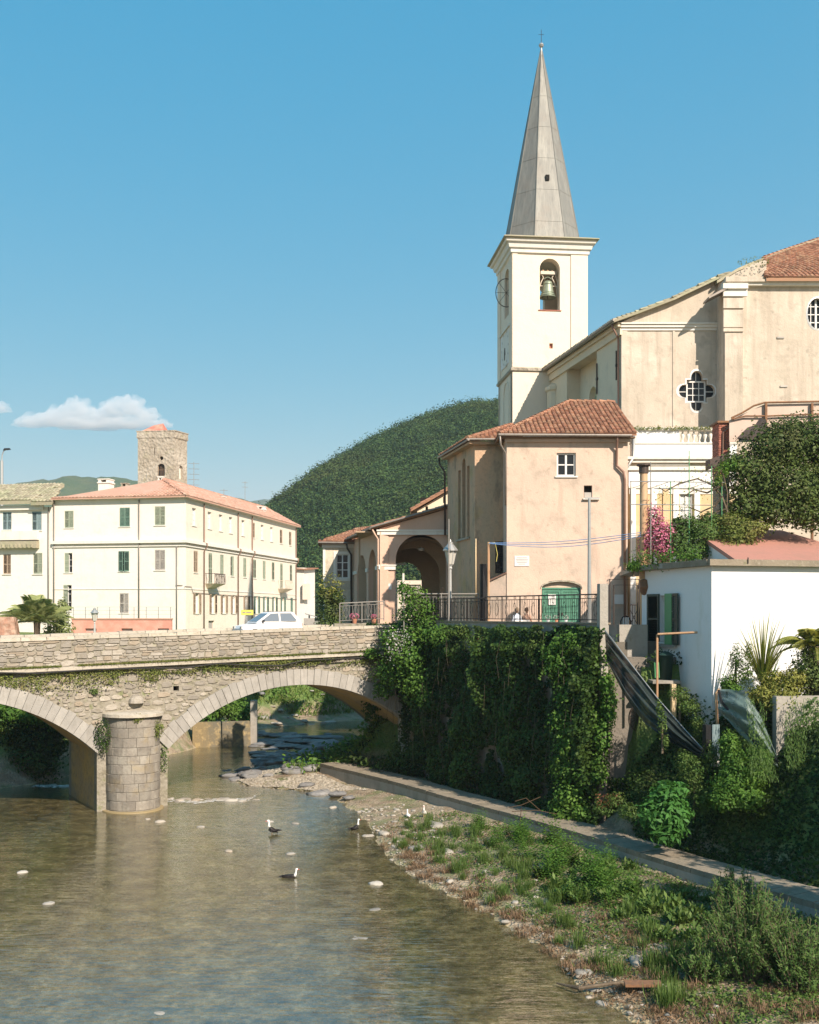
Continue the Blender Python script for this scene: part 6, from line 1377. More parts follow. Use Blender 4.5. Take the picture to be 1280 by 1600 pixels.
# ================================================================ balustraded yellow villa front below the church
LF = Fr((983-HX)/F*56.5, 56.5, 0.0, ZT)
lf = thing('villa', LF, 'white and yellow villa front with a balustrade on top, dentilled cornice and pergola before it', 'house')
lw = LF.px(1150, 700)[0]; Z = lambda y, v=0: LF.px(1000, y, v)[1]
ub0 = LF.px(1064, 680)[0]; ub1 = LF.px(1113, 680)[0]
MB(LF).wall(rect(0, ZT, lw, Z(727)), [rect(LF.px(1062,800)[0], 12.6, LF.px(1083,800)[0], Z(768))], 0, .4).obj('front_wall', M['yellow'], lf)
wv_ = LF.px(1062,800)[0], LF.px(1083,800)[0]; window(LF, lf, wv_[0], 12.6, wv_[1], Z(768), .12, 2, 4, gm=M['paleglass'], split=False)
bx(LF, 'side_wall', M['yellow'], lf, 0, .4, .4, 4, ZT, Z(727)-.01)
bx(LF, 'frieze', M['whitewall'], lf, -.03, lw, -.05, -.001, Z(760), Z(735)); bx(LF, 'moulding', M['white'], lf, -.03, lw, -.09, -.001, Z(763), Z(760)-.001)
for i, x in enumerate((989, 1022, 1040, 1062-6, 1089)): u = LF.px(x, 800)[0]; bx(LF, 'pilaster', M['whitewall'] if i != 2 else M['yellow'], lf, u-.14, u+.14, -.08, -.002, ZT, Z(763)-.002)
for (ya, yb, d) in ((735,728,.16),(724,719,.34),(719,715,.45)): bx(LF, 'cornice', M['white'], lf, -.1-d*.6, lw, -d, -.0015, Z(ya), Z(yb)-.001)
bx(LF, 'cornice_bed', M['cream'], lf, -.1, lw, -.12, -.0015, Z(728), Z(724)-.001)
n = 46
dm_ = MB(LF)
for k in range(n): u = .5+k*(LF.px(1075,725)[0]-.5)/n; dm_.box(u, u+.055, -.22, -.125, Z(728)+.0, Z(724.5))
dm_.obj('dentils', M['white'], lf, kind='stuff')
bx(LF, 'parapet_base', M['whitewall'], lf, .1, lw, -.12, .22, Z(715), Z(694)); bx(LF, 'parapet_ledge', M['white'], lf, .05, lw, -.17, .25, Z(694)+.001, Z(692))
bx(LF, 'parapet_panel', M['whitewall'], lf, .12, ub0-.1, -.10, .2, Z(692)+.001, Z(673)); bx(LF, 'parapet_post', M['white'], lf, .1, .42, -.16, .24, Z(692)+.001, Z(673))
bx(LF, 'handrail', M['white'], lf, .0, lw, -.18, .26, Z(673)+.001, Z(668.5))
pb_ = Z(673)-Z(692); me = None
for k in range(6):
    u = ub0+(k+.35)*(ub1-ub0)/5.6
    if me is None:
        b0_ = MB(LF).lathe([(.09,.0),(.09,.04),(.05,.06),(.04,.16),(.10,.34),(.11,.42),(.05,.52),(.045,.60),(.09,.62),(.09,pb_)], (u,.05,Z(692)), 12).obj('baluster', M['white'], lf, smooth=True); me = u
    else: o = b0_.copy(); C.objects.link(o); o.location = (u-me, 0, 0)
pipe(LF, lf, [(.18,-.3,Z(672)),(.18,-.3,Z(716)),(.02,-.5,Z(722)),(-.25,-.45,Z(735)),(-.3,-.35,Z(760)),(-.3,-.3,ZT)], .075, M['galv'])
bx(LF, 'garland', M['white'], lf, .0, lw, -.03, -.002, Z(772), Z(763)-.003)
# ivy strands on the handrail
Pt = np.array([P(RS.uniform(984,1112), 669+RS.normal()*1.6, 56.25) for _ in range(420)]); leaves('dry_creeper', Pt, np.tile([.2,-1,.4], (420,1)), .10, M['mossgrass'], label='dry creeper trailing along the balustrade handrail', cat='creeper')
# brick chimney stack on the roof
BC = Fr((1123.5-HX)/F*50.5, 50.5, 0.0, 11.5)
bc_ = thing('brick_chimney', BC, 'square red brick stack with a flat cap, beside the balustrade', 'chimney')
w1_ = BC.px(1140.5, 690)[0]; zt_ = BC.px(1125, 661)[1]; BCl = BC.sub(0, 0, 0)
lx = (1113.5-HX)/F*51.6; dl = hypot(lx-BC.ox, 1.1); BCl = Fr(lx, 51.6, math.degrees(atan2(-1.1, BC.ox-lx)), 11.5)
core = MB().loft([[ (BC.ox+.01,50.51,z), (BC.ox+w1_-.01,50.51,z), (BC.ox+w1_-.4,51.6,z), (lx+.01,51.6,z)] for z in (11.5, zt_)]).obj('core', M['mortar'], bc_)
brm = stone_mesh(77, .02, .0, M['brick']); hb_ = .085; nr_ = int((zt_-15.6)/hb_)
bl = []
for r_ in range(nr_):
    z = zt_-(r_+.5)*hb_
    for k in range(3):
        u0 = k*w1_/2.5-(.5*w1_/2.5 if r_ % 2 else 0); u1 = u0+w1_/2.5; u0, u1 = max(u0, 0), min(u1, w1_)
        if u1-u0 > .05: bl.append((BC, (u0+u1)/2, z, u1-u0))
    for k in range(5):
        u0 = k*dl/4.5-(.5*dl/4.5 if r_ % 2 else 0); u1 = u0+dl/4.5; u0, u1 = max(u0, 0), min(u1, dl)
        if u1-u0 > .05: bl.append((BCl, (u0+u1)/2, z, u1-u0))
for fr, u, z, w in bl[:300]: o = piece('brick', brm, core, fr.w(u, .0, z), math.degrees(fr.a), (w*.97, .05, hb_*.88))
MB().loft([[ (BC.ox-.1,50.38,z), (BC.ox+w1_+.08,50.38,z), (BC.ox+w1_-.2,51.75,z), (lx-.12,51.7,z)] for z in (zt_, zt_+.09)]).obj('cap', M['rust'], bc_)
MB(BC).tube([(w1_*.95,-.06,zt_-.05),(w1_*.9,-.08,zt_-.2),(w1_*.35,-.08,zt_-.45),(w1_*.3,-.08,zt_-1.6)], .035, 6).obj('pipe', M['copper'], bc_)
ga, gb_ = P(1107, 722, 49.5), P(1136, 711, 49.5); MB().hexa([(ga[0],49.2,ga[2]-.35),(gb_[0],49.2,gb_[2]-.3),(gb_[0],50,gb_[2]-.3),(ga[0],50,ga[2]-.35)], [(ga[0],49.2,ga[2]+.1),(gb_[0],49.2,gb_[2]+.05),(gb_[0],50,gb_[2]+.05),(ga[0],50,ga[2]+.1)]).obj('roof_box', M['iron'], None, label='dark metal box with sloping lid below the brick chimney', cat='box')
# rusty canopy frame and awning cloth over the garden
CAf = Fr(*P(1145, 957, 50)[:2], 0.0, 11.5); ca = thing('canopy_frame', CAf, 'rusty pergola frame with pale pink sheeting, above the evergreen tree', 'canopy')
cpz_ = lambda x, y, v: (CAf.px(x, y, v)[0], v, CAf.px(x, y, v)[1])
MB(CAf).tube([cpz_(1143,653,0), cpz_(1160,645,0), cpz_(1178,634,0), cpz_(1195,629,0), cpz_(1300,627,0)], .05, 6).obj('top_rail', M['rust'], ca)
MB(CAf).tube([cpz_(1143,655,0), cpz_(1165,650,0), cpz_(1200,650,0), cpz_(1300,646,0)], .04, 6).obj('rail', M['rust'], ca)
for x in (1197, 1269): u = CAf.px(x, 650)[0]; bx(CAf, 'post', M['rust'], ca, u-.05, u+.05, -.05, .05, 11.5, CAf.px(x,630)[1])
sh = MB(CAf); a, b_, c, d = cpz_(1150,652,.1), cpz_(1300,648,.1), cpz_(1300,628,.1), cpz_(1196,630,.1); e_ = cpz_(1165,644,.1)
bot = MB(CAf).wall([(CAf.px(1141,680)[0], CAf.px(0,690)[1]),(CAf.px(1300,0)[0],CAf.px(0,690)[1]),(CAf.px(1300,0)[0],CAf.px(0,629)[1]),(CAf.px(1196,0)[0],CAf.px(0,631)[1]),(CAf.px(1165,0)[0],CAf.px(0,645)[1]),(CAf.px(1141,0)[0],CAf.px(0,656)[1])], [], .12, .04)
bot.obj('sheeting', surf('pale_pink_sheeting', (.60,.46,.37), .85, [('noise', 1, (.52,.40,.32), .45, .65, .7)]), ca)
aw = [P(1152,684,49.3), P(1168,668,49.4), P(1180,664,49.5), P(1188,652,49.6)]; aw2 = [P(1190,690,49), P(1197,678,49), P(1200,668,49.2), P(1197,655,49.4)]
MB().add(aw+aw2, [(0,4,5,1),(1,5,6,2),(2,6,7,3)]).add([(p[0],p[1]+.05,p[2]-.04) for p in aw+aw2], [(1,5,4,0),(2,6,5,1),(3,7,6,2)]).obj('awning', M['iron'], None, label='torn dark awning cloth hanging beside the evergreen tree', cat='awning')

# ================================================================ white house on the bank
HF = Fr((1112-HX)/F*41, 41.0, 14.0, 4.8)
wh_ = thing('white_house', HF, 'low white house with sloping red roof, its shaded side holding a pair of green shutters', 'house')
HL = Fr(*[(1003-HX)/F*46.7, 46.7], math.degrees(atan2(-5.7, (1112-HX)/F*41-(1003-HX)/F*46.7)), 4.8); hl_ = hypot(5.7, HF.ox-HL.ox)
zH = HF.px(1112, 884)[1]; HWd = 7.5
MB(HF).wall(rect(0, 3.2, HWd, zH), [], 0, .4).obj('front_wall', M['whitewall'], wh_)
wo = [HL.px(1041,960)[0], HL.px(1052,1004)[1], HL.px(1052,960)[0], HL.px(1052,930)[1]]; wo[0] -= .55; wo[2] += .05
MB(HL).wall(rect(0, 3.2, hl_-.01, zH), [rect(*wo)], 0, .4).obj('side_wall', M['whitewall'], wh_)
w = window(HL, wh_, *wo, .2, 2, 3, gm=M['sglass'], fw=.07)
sL = HL.px(1014, 960)[0]; sz0, sz1 = HL.px(1030,1006)[1], HL.px(1030,928)[1]
leafshut(HL, wh_, wo[0], -.04, sz0, wo[0]-sL, sz1-sz0, M['darkgreen'], 182)
sh_ = leafshut(HL, wh_, wo[2]+.02, -.06, sz0, .55, sz1-sz0, M['darkgreen'], -6)
bx(HL, 'shutter_back', M['brightgreen'], wh_, wo[0]+.60, wo[2]-.02, -.10, -.075, sz0+.0, sz1); bx(HL, 'sill', M['concrete'], wh_, wo[0], wo[2]+.3, -.14, -.001, sz0-.1, sz0-.02)
bx(HF, 'slab_edge', M['pathc'], wh_, -.22, HWd, -.28, .4, zH+.001, zH+.24)
MB(HL).hexa([(-.5,-.25,zH+.002),(hl_+.1,-.26,zH+.002),(hl_+.1,.5,zH+.002),(-.5,.5,zH+.002)], [(-.5,-.25,zH+.235),(hl_+.1,-.26,zH+.235),(hl_+.1,.5,zH+.235),(-.5,.5,zH+.235)]).obj('slab_edge', M['pathc'], wh_)
# roof: sloping red sheet to the right, flat terrace behind on the left
ra = [HF.w(.9,-.15,zH+.245), HF.w(HWd,-.15,zH+.245), HF.w(HWd,7,zH+.24+CZ*0+1.75), HF.w(2.9,7,zH+.24+1.75)]
slabroof(MB(), ra, .16).obj('roof', M['redroof'], wh_)
zl = zH+.24; g0, g1 = HF.w(1.0,-.02,zl), HF.w(2.98,6.9,zl)
MB().add([g0, g1, (g1[0],g1[1],zl+1.58), (g0[0],g0[1],zl+.02), HF.w(HWd,-.02,zl), HF.w(HWd,6.9,zl)], [(0,1,2,3),(0,3,4),(1,5,2)]).obj('roof_cheek', M['whitewall'], wh_)
slabroof(MB(), [HF.w(-.2,-.2,zH+.243), HF.w(1.2,-.2,zH+.243), HF.w(3.2,7.5,zH+.243), HF.w(3.2,14,zH+.243), (LF.ox-1,53.9,zH+.243), (HL.ox-.3,HL.oy,zH+.243)], .2).obj('roof_terrace', M['concrete'], wh_)
ha = HF.px(1169, 876, -.3); bx(HF, 'gutter_clip', M['iron'], wh_, ha[0]-.02, ha[0]+.02, -.32, -.285, ha[1]-.1, ha[1]+.12)
# bracket pole with a bent arm
BPp = P(1027, 1060, 42.3); bp = MB().tube([(BPp[0],BPp[1],5.9),(BPp[0],BPp[1],P(1027,992,42.3)[2]),(*P(1028,991,42.2)[:2],P(1028,991,42.2)[2]),P(1090,988,41.7)], .045, 6).obj('bent_pole', M['orange'], None, label='rusty pole with a long horizontal arm beside the green shutters', cat='pole')
# tall green bin on a little slab, wedge of wall
gbf = Fr(*P(1040, 957, 43.2)[:2], -40, 0); gbz = P(1040,1062,43.2)[2]
gbin = thing('green_bin', Fr(gbf.ox, gbf.oy, -40, gbz), 'dark green bin leaning against the shaded white wall under the window', 'bin')
MB(gbf).lathe([(.0,0),(.24,0),(.30,.95),(.32,.97),(.30,1.0),(.12,1.12),(0,1.13)], (0,0,gbz), 14).obj('body', M['darkgreen'], gbin, smooth=True)
for k in (-.1, .06): MB(gbf).tube([(-.2+k,-.28,gbz+.08),(-.22+k,-.31,gbz+.7)], .03, 5).obj('stripe', M['brightgreen'], gbin)
MB().box(BPp[0]-.1, BPp[0]+1.0, 42.6, 43.8, gbz-.12, gbz-.002).obj('step', M['concrete'], None, label='small concrete landing under the green bin', cat='step')
MB().box(P(1049,1085,42.4)[0], P(1056,1085,42.4)[0], 42.3, 42.6, 4.6, gbz-.125).obj('short_post', M['yellow'], None, label='short yellowish post below the concrete landing', cat='post')
# stair enclosure left of it: concrete pillar, landing wall, iron gate, table and chair
CPf = Fr(*P(944, 957, 43.3)[:2], 10, 0); bx(CPf, 'concrete_pillar', M['concrete'], None, -.17, .17, 0, .34, 6.6, P(944,912,43.3)[2], label='narrow concrete gate pillar at the right end of the iron railing', cat='pillar')
LWf = Fr(*P(968, 957, 44.4)[:2], 8, 0); lww = LWf.px(1001, 1000)[0]
bx(LWf, 'landing_wall', M['concrete'], None, .0, lww+.3, 0, .3, 4.5, LWf.px(980,976)[1], label='grey landing wall beside the white house, below the iron gate', cat='wall')
bx(LWf, 'landing', M['paving'], None, -.6, lww+.3, .3, 5, ZT-.2, ZT+.02, label='paved landing behind the iron gate', cat='landing')
gt_ = thing('iron_gate', LWf, 'open square framed iron gate at the head of the steps next to the pink house', 'gate')
gz0 = LWf.px(980,976)[1]; 
for (x0,x1,y1,v) in ((953,999,905,-.0),(959,996,914,.4)):
    a, zt_ = LWf.px(x0, y1, v); b_, _ = LWf.px(x1, y1, v); MB(LWf).tube([(a,v,gz0),(a,v,zt_),(b_,v,zt_),(b_,v,gz0)], .03, 6).obj('frame', M['iron'], gt_)
mb = MB(LWf); a = LWf.px(985,0,.4)[0]; b_ = LWf.px(996,0,.4)[0]
for k in range(4): mb.tube([(a+(b_-a)*k/3,.4,gz0),(a+(b_-a)*k/3,.4,LWf.px(0,944,.4)[1])], .013, 4)
mb.tube([(a,.4,LWf.px(0,944,.4)[1]),(b_,.4,LWf.px(0,944,.4)[1])], .02, 4).tube([(a,.4,gz0),(b_,.4,gz0+.6)], .013, 4).tube([(a,.4,gz0+.6),(b_,.4,gz0)], .013, 4); mb.obj('infill', M['iron'], gt_)
mbx = LWf.px(968,930,.9); bx(PH, 'meter_box', M['marble'], ph, PH.px(960,0)[0], PH.px(974,0)[0], -.12, -.002, PH.px(0,944)[1], PH.px(0,929)[1])
chf = Fr(*P(984, 957, 46.8)[:2], 25, ZT+.02); pc = thing('garden_chair', chf, 'white plastic garden chair with a dark rounded back behind the iron gate', 'chair')
s_ = ZT+.02
bx(chf, 'seat', M['wframe'], pc, -.27, .27, -.25, .25, s_+.42, s_+.46)
for x in (-.24, .20):
    for y in (-.23, .19): bx(chf, 'leg', M['wframe'], pc, x, x+.045, y, y+.045, s_, s_+.419)
MB(chf).tube([(-.27,.25,s_+.44),(-.27,.27,s_+.8),(-.15,.29,s_+.98),(0,.3,s_+1.03),(.15,.29,s_+.98),(.27,.27,s_+.8),(.27,.25,s_+.44)], .028, 6).obj('backrest', M['black'], pc)
for k in (-.12,0,.12): bx(chf, 'back_slat', M['wframe'], pc, k-.03, k+.03, .26, .28, s_+.46, s_+.97)
for sx in (-.29, .25): bx(chf, 'armrest', M['wframe'], pc, sx, sx+.04, -.22, .27, s_+.64, s_+.67)

# rusty column with its bracket pot
CLf = Fr(*P(1006, 957, 46.6)[:2], 10, 11.0); cl = thing('pergola_column', CLf, 'tall round rust coloured column rising from the flat roof corner', 'column')
zt_ = P(1006, 728, 46.6)[2]; zb = P(1006, 905, 46.6)[2]
MB(CLf).lathe([(.19,zb),(.17,zb+1),(.165,zt_-.3)], (0,0,0), 14).obj('shaft', M['orange'], cl, smooth=True); MB(CLf).lathe([(.2,zt_-.32),(.21,zt_-.02),(.3,zt_),(.30,zt_+.06),(0,zt_+.07)], (0,0,0), 14).obj('cap', M['iron'], cl)
MB(CLf).lathe([(0,zb-.75),(.25,zb-.65),(.42,zb-.35),(.34,zb-.05),(.2,zb)], (.12,-.1,0), 12).obj('corbel', M['rust'], cl)
# thin green pergola rods
PGf = Fr(*P(983, 957, 45.5)[:2], 6.0, 11.2); pg = thing('pergola', PGf, 'thin green metal pergola rods over the roof garden', 'pergola')
for x, yt in ((1017,722),(1048,752),(1077,704),(1112,728),(1128,760),(986,752)):
    u, zt_ = PGf.px(x, yt); MB(PGf).tube([(u,0,11.3),(u,0,zt_)], .022, 5).obj('post', M['brightgreen'] if x > 1020 else M['greyiron'], pg)
for y, x1 in ((752,1132),(788,1112)):
    a, z = PGf.px(984, y); b_, _ = PGf.px(x1, y); MB(PGf).tube([(a,0,z),(b_,0,z)], .018, 4).obj('rail', M['galv'], pg); MB(PGf).tube([(a+1.9,2.5,z),(b_,2.5,z)], .018, 4).obj('rail', M['galv'], pg)
for x in (1017,1048,1077,1112): u, z = PGf.px(x, 752); MB(PGf).tube([(u,0,z),(u,2.5,z)], .014, 4).obj('cross_rod', M['galv'], pg)
a, b_ = PGf.px(1000, 822), PGf.px(1085, 812); MB(PGf).tube([(a[0],.3,a[1]-.4),(b_[0],.3,b_[1])], .02, 4).obj('handrail', M['iron'], pg); a, b_ = PGf.px(1015, 848), PGf.px(1085, 838); MB(PGf).tube([(a[0],.3,a[1]),(b_[0],.3,b_[1])], .02, 4).obj('handrail', M['iron'], pg)

# dark shade netting along the steps, its end board, second net
netm = bpy.data.materials.new('shade_netting'); netm.use_nodes = True; t = netm.node_tree; bsd = t.nodes['Principled BSDF']
bsd.inputs['Base Color'].default_value = (.018,.028,.026,1); bsd.inputs['Roughness'].default_value = .5
trn = t.nodes.new('ShaderNodeBsdfTransparent'); mx = t.nodes.new('ShaderNodeMixShader'); t.links.new(rng(t, tex(t, 'noise', 3), .4, .7, .02, .16), mx.inputs[0]); t.links.new(bsd.outputs[0], mx.inputs[1]); t.links.new(trn.outputs[0], mx.inputs[2]); t.links.new(mx.outputs[0], t.nodes['Material Output'].inputs[0])
M['net'] = netm
netg = netm.copy(); netg.name = 'green_shade_netting'; netg.node_tree.nodes['Principled BSDF'].inputs['Base Color'].default_value = (.16,.22,.19,1)
netg.node_tree.nodes['Map Range'].inputs[3].default_value = .25; netg.node_tree.nodes['Map Range'].inputs[4].default_value = .5
def net(name, top, bot, Y0, Y1, mat, label, folds=5, amp=.12):
    nu, nv = 36, 30; V = []; 
    for i in range(nu+1):
        k = i/nu; kk = k*(len(top)-1); a = min(int(kk), len(top)-2); f_ = kk-a; Y = Y0+(Y1-Y0)*k
        tp2 = lerp((*top[a],0), (*top[a+1],0), f_); bt2 = lerp((*bot[a],0), (*bot[a+1],0), f_)
        for j in range(nv+1):
            q = j/nv; x = tp2[0]+(bt2[0]-tp2[0])*q; y = tp2[1]+(bt2[1]-tp2[1])*q
            yy = Y-amp*(1.1*sin(folds*(q*2.2+k*.6)*2.0)+.5*sin(9*q-4*k)+.28*sin(23*q+7*k+2*sin(5*k))+.18*sin(41*q-11*k))-.35*sin(pi*q)*sin(pi*k)
            V.append(P(x, y, yy))
    F_ = [(i*(nv+1)+j, (i+1)*(nv+1)+j, (i+1)*(nv+1)+j+1, i*(nv+1)+j+1) for i in range(nu) for j in range(nv)]
    o = MB().add(V, F_); return o.obj(name, mat, None, smooth=True, label=label, cat='netting'), V
n1, V1 = net('shade_net', [(945,984),(985,1036),(1027,1090),(1066,1135),(1096,1168),(1114,1182)], [(948,1032),(975,1085),(1005,1128),(1040,1155),(1080,1178),(1113,1190)], 42.9, 38.6, M['net'], 'sagging dark green shade netting slung along the steps down to the river')
MB().tube([V1[i*31] for i in range(37)], .02, 5).obj('net_rope', M['galv'], None, label='pale cord along the top edge of the dark netting', cat='rope')
EB = Fr(*P(1112, 957, 38.4)[:2], 12, 5); eb = thing('net_board', EB, 'blue green ribbed board closing the lower end of the netting', 'board')
e0, ez0 = EB.px(1113,1182); e1, ez1 = EB.px(1124,1132); bx(EB, 'board', M['blueshut'], eb, e0+.0, e1, -.02, .02, ez0, ez1); bx(EB, 'edge_board', M['black'], eb, e0-.22, e0-.01, .03, .3, ez0+.1, ez1-.02); bx(EB, 'foot', M['white'], eb, e0-.02, e1-.0, -.03, .03, ez0-.35, ez0-.01)
for k in range(4): bx(EB, 'rib', M['blueshut'], eb, e0+.03+k*(e1-e0)/4, e0+.05+k*(e1-e0)/4, -.035, -.021, ez0, ez1)
n2, V2 = net('shade_net', [(1125,1077),(1140,1077),(1152,1079),(1165,1082),(1190,1120),(1214,1180)], [(1122,1112),(1140,1128),(1155,1146),(1175,1166),(1195,1186),(1216,1200)], 38.9, 37.2, netg, 'pale green netting hanging in front of the white house below the shrubs', 4, .06)
MB().tube([P(1123,1078,38.8), P(1127,1096,38.7), P(1150,1125,38.3), P(1180,1160,37.7), P(1216,1190,37)], .045, 6).obj('net_pole', M['black'], None, label='black sloping pole through the pale green netting', cat='pole')
MB().tube([P(1121,1140,39.0), P(1119,1084,39.0), P(1124,1076,39.0)], .05, 6).obj('net_post', M['orange'], None, label='rusty bent post at the corner of the white house', cat='post')
# grey garden wall at the right, on the slope
GWf = Fr(*P(1222, 957, 37.6)[:2], 8, 4); gww = 5
MB(GWf).wall(rect(-.2, 2.4, gww, GWf.px(1240,1088)[1]), [], 0, .3).obj('garden_wall', M['concrete'], None, label='low grey concrete block wall on the slope at the right edge', cat='wall')
# back wall of the recess between ivy and slope (coarse plaster), with an oval iron grille
RCf = Fr(*P(936, 957, 43.9)[:2], -4, 1); 
mbw = MB(RCf).wall(rect(.2, .6, 3.2, 7.4), [], 0, .4); mbw.obj('river_wall', surf('dark_grey_plaster', (.22,.19,.155), .95, [('noise', 1, (.14,.12,.10), .45, .65, .7, (1,1,.4)), ('noise', 4, (.28,.25,.20), .5, .7, .5)], [('noise', 8, .03)]), None, label='shaded grey plastered river wall between the ivy and the leafy slope', cat='wall')  # dark grey plaster with darker streaks and paler blotches
go, gz = RCf.px(996, 1122, -.1); mb = MB(RCf)
for k in range(8):
    a = pi*k/8; mb.tube([(go-.28*cos(a)*1, -.06, gz-.5*sin(a)),(go, -.18, gz),(go+.28*cos(a), -.06, gz+.5*sin(a))], .012, 4)
mb.tube([(go+.3*cos(2*pi*k/20), -.05, gz+.52*sin(2*pi*k/20)) for k in range(21)], .018, 4); mb.obj('oval_grille', M['iron'], None, label='oval iron grille on the shaded river wall', cat='grille')
# terrace tables, pots, two seated people behind the railing
def person(fr, name, label, shirt, hair):
    """one continuous skinned figure seated on a chair; fr origin at the seat's foot, facing -v"""
    t_ = thing(name, fr, label, 'person'); z = fr.oz
    J = [(0,0,.50,.13,.11),(0,.03,.72,.14,.11),(0,.02,.98,.16,.11),(0,.0,1.10,.07,.06),(0,-.02,1.17,.05,.05)]
    vs = [(a,b,c) for a,b,c,_,_ in J]; rs = [(d,e) for *_ , d,e in J]; ed = [(0,1),(1,2),(2,3),(3,4)]
    for sg in (-1, 1):
        b0 = len(vs); vs += [(sg*.16,0,1.03),(sg*.22,-.02,.80),(sg*.17,-.24,.72),(sg*.10,-.34,.74)]; rs += [(.065,.06),(.048,.045),(.038,.035),(.035,.02)]; ed += [(2,b0),(b0,b0+1),(b0+1,b0+2),(b0+2,b0+3)]
        for f_ in range(4): vs.append((sg*.10-.03+.02*f_, -.43-.01*(f_ % 2), .735)); rs.append((.011,.011)); ed.append((b0+3, len(vs)-1))
        vs.append((sg*.06, -.38, .76)); rs.append((.012,.012)); ed.append((b0+3, len(vs)-1))
        b1 = len(vs); vs += [(sg*.10,-.04,.50),(sg*.12,-.42,.50),(sg*.12,-.44,.10),(sg*.12,-.56,.04)]; rs += [(.10,.09),(.07,.065),(.045,.045),(.045,.03)]; ed += [(0,b1),(b1,b1+1),(b1+1,b1+2),(b1+2,b1+3)]
    me = bpy.data.meshes.new('body'); me.from_pydata(vs, ed, []); me.update(); o = bpy.data.objects.new('body', me); C.objects.link(o); o.parent = t_
    sk = o.modifiers.new('skin', 'SKIN'); lay_ = me.skin_vertices[0]
    for i, r in enumerate(rs): lay_.data[i].radius = r
    lay_.data[0].use_root = True; sk.use_smooth_shade = True
    sb = o.modifiers.new('sub', 'SUBSURF'); sb.levels = 1; sb.render_levels = 1; me.materials.append(shirt)
    hd = MB(fr)
    hd.lathe([(.0,-.13),(.045,-.12),(.07,-.07),(.085,0),(.085,.05),(.065,.10),(.03,.125),(0,.13)], (0,-.03,z+1.30), 14, sy=1.15).obj('head', M['skin'], t_, smooth=True)
    MB(fr).add([(-.014,-.125,z+1.27),(.014,-.125,z+1.27),(0,-.15,z+1.275),(0,-.118,z+1.32)], [(0,1,2),(0,2,3),(1,3,2)]).obj('nose', M['skin'], t_)
    for sg in (-1, 1):
        MB(fr).lathe([(0,-.012),(.012,0),(0,.012)], (sg*.032,-.118,z+1.31), 6).obj('eye', M['dark'], t_); MB(fr).lathe([(0,-.03),(.014,-.01),(.016,.015),(0,.03)], (sg*.088,-.02,z+1.29), 6).obj('ear', M['skin'], t_)
    MB(fr).box(-.022,.022,-.122,-.114,z+1.235,z+1.242).obj('mouth', M['duckred'], t_)
    MB(fr).lathe([(.092,-.03),(.098,.03),(.085,.09),(.05,.135),(0,.15)], (0,.0,z+1.30), 14, sy=1.1).obj('hair', hair, t_, smooth=True)
    return t_
def seat_for(fr, label, mat):
    t_ = thing('cafe_chair', fr, label, 'chair', 'chairs on the terrace'); z = fr.oz
    bx(fr, 'seat', mat, t_, -.21, .21, -.22, .2, z+.40, z+.43); bx(fr, 'backrest', mat, t_, -.20, .20, .19, .215, z+.6, z+.85)
    for x in (-.2, .17):
        for y in (-.21, .185): bx(fr, 'leg', M['iron'], t_, x, x+.03, y, y+.03, z, (z+.62 if y > 0 else z+.399))
for (x, Y, dg, hair, lab, sh2, cl_) in ((808, 50.6, 200, M['hairwhite'], 'seated person with greying hair and pale shirt, behind the railing', M['shirt'], 'pale cafe chair under the person in the pale shirt'),
                            (823, 51.2, 160, surf('brown_hair', (.10,.06,.04), .8), 'smaller seated dark haired person behind the railing, nearest the green door', M['skin'], 'pale cafe chair under the smaller dark haired person')):
    x_, y_ = P(x, 957, Y)[:2]; f0 = Fr(x_, y_, dg, ZT); seat_for(f0, cl_, M['wframe']); person(Fr(x_, y_, dg, ZT), 'person', lab, sh2, hair)
tbf = Fr(*P(868, 957, 50.2)[:2], 5, ZT); tb_ = thing('terrace_table', tbf, 'white table with a cloth behind the railing in front of the green door', 'table')
bx(tbf, 'tabletop', M['paper'], tb_, -.55, .75, -.3, .4, ZT+.72, ZT+.76)
for x in (-.5, .66):
    for y in (-.25, .31): bx(tbf, 'leg', M['wframe'], tb_, x, x+.04, y, y+.04, ZT, ZT+.719)
for i, (dx, lab, mt) in enumerate(((-.35,'small white pot with pale flowers, left on the terrace table','marble'),(.05,'small terracotta pot with flowers, middle of the terrace table','pot'),(.5,'small white pot with pale flowers, right on the terrace table','marble'))):
    f0 = Fr(*tbf.w(dx, 0, 0)[:2], 0, ZT+.762); t_ = thing('flower_pot', f0, lab, 'flower pot', 'pots on the terrace table')
    MB(f0).lathe([(0,0),(.06,0),(.085,.14),(.07,.14),(0,.13)], (0,0,ZT+.762), 10).obj('pot', M[mt], t_)
    q_ = np.array(f0.w(0,0,ZT+.98))+sph(50)*np.array([.13,.13,.1]); leaves('blossom', q_, sph(50), .05, M['whiteflower'], t_, asp=.9)
# magenta flower pots on the parapet end
for x, y, s, lab in ((554,969,1.0,'terracotta pot of magenta flowers by the pale railing, the fuller one'),(584,971,.6,'slim terracotta pot with few pink flowers by the pale railing')):
    c = P(x, y, 58.6); f0 = Fr(c[0], c[1], 0, 8.6); t_ = thing('flower_pot', f0, lab, 'flower pot', 'pots by the pale railing')
    MB(f0).lathe([(0,8.6),(.10,8.6),(.15,8.86),(.12,8.86),(0,8.84)], (0,0,0), 12).obj('pot', M['pot'], t_)
    n = int(170*s); leaves('blossom', np.array((c[0],c[1],9.0))+sph(n)*np.array([.25,.2,.17])*s, sph(n), .06, M['pinkflower'], t_, asp=.9); leaves('leaves', np.array((c[0],c[1],8.93))+sph(60)*np.array([.2,.16,.1]), sph(60), .06, M['weed'], t_)
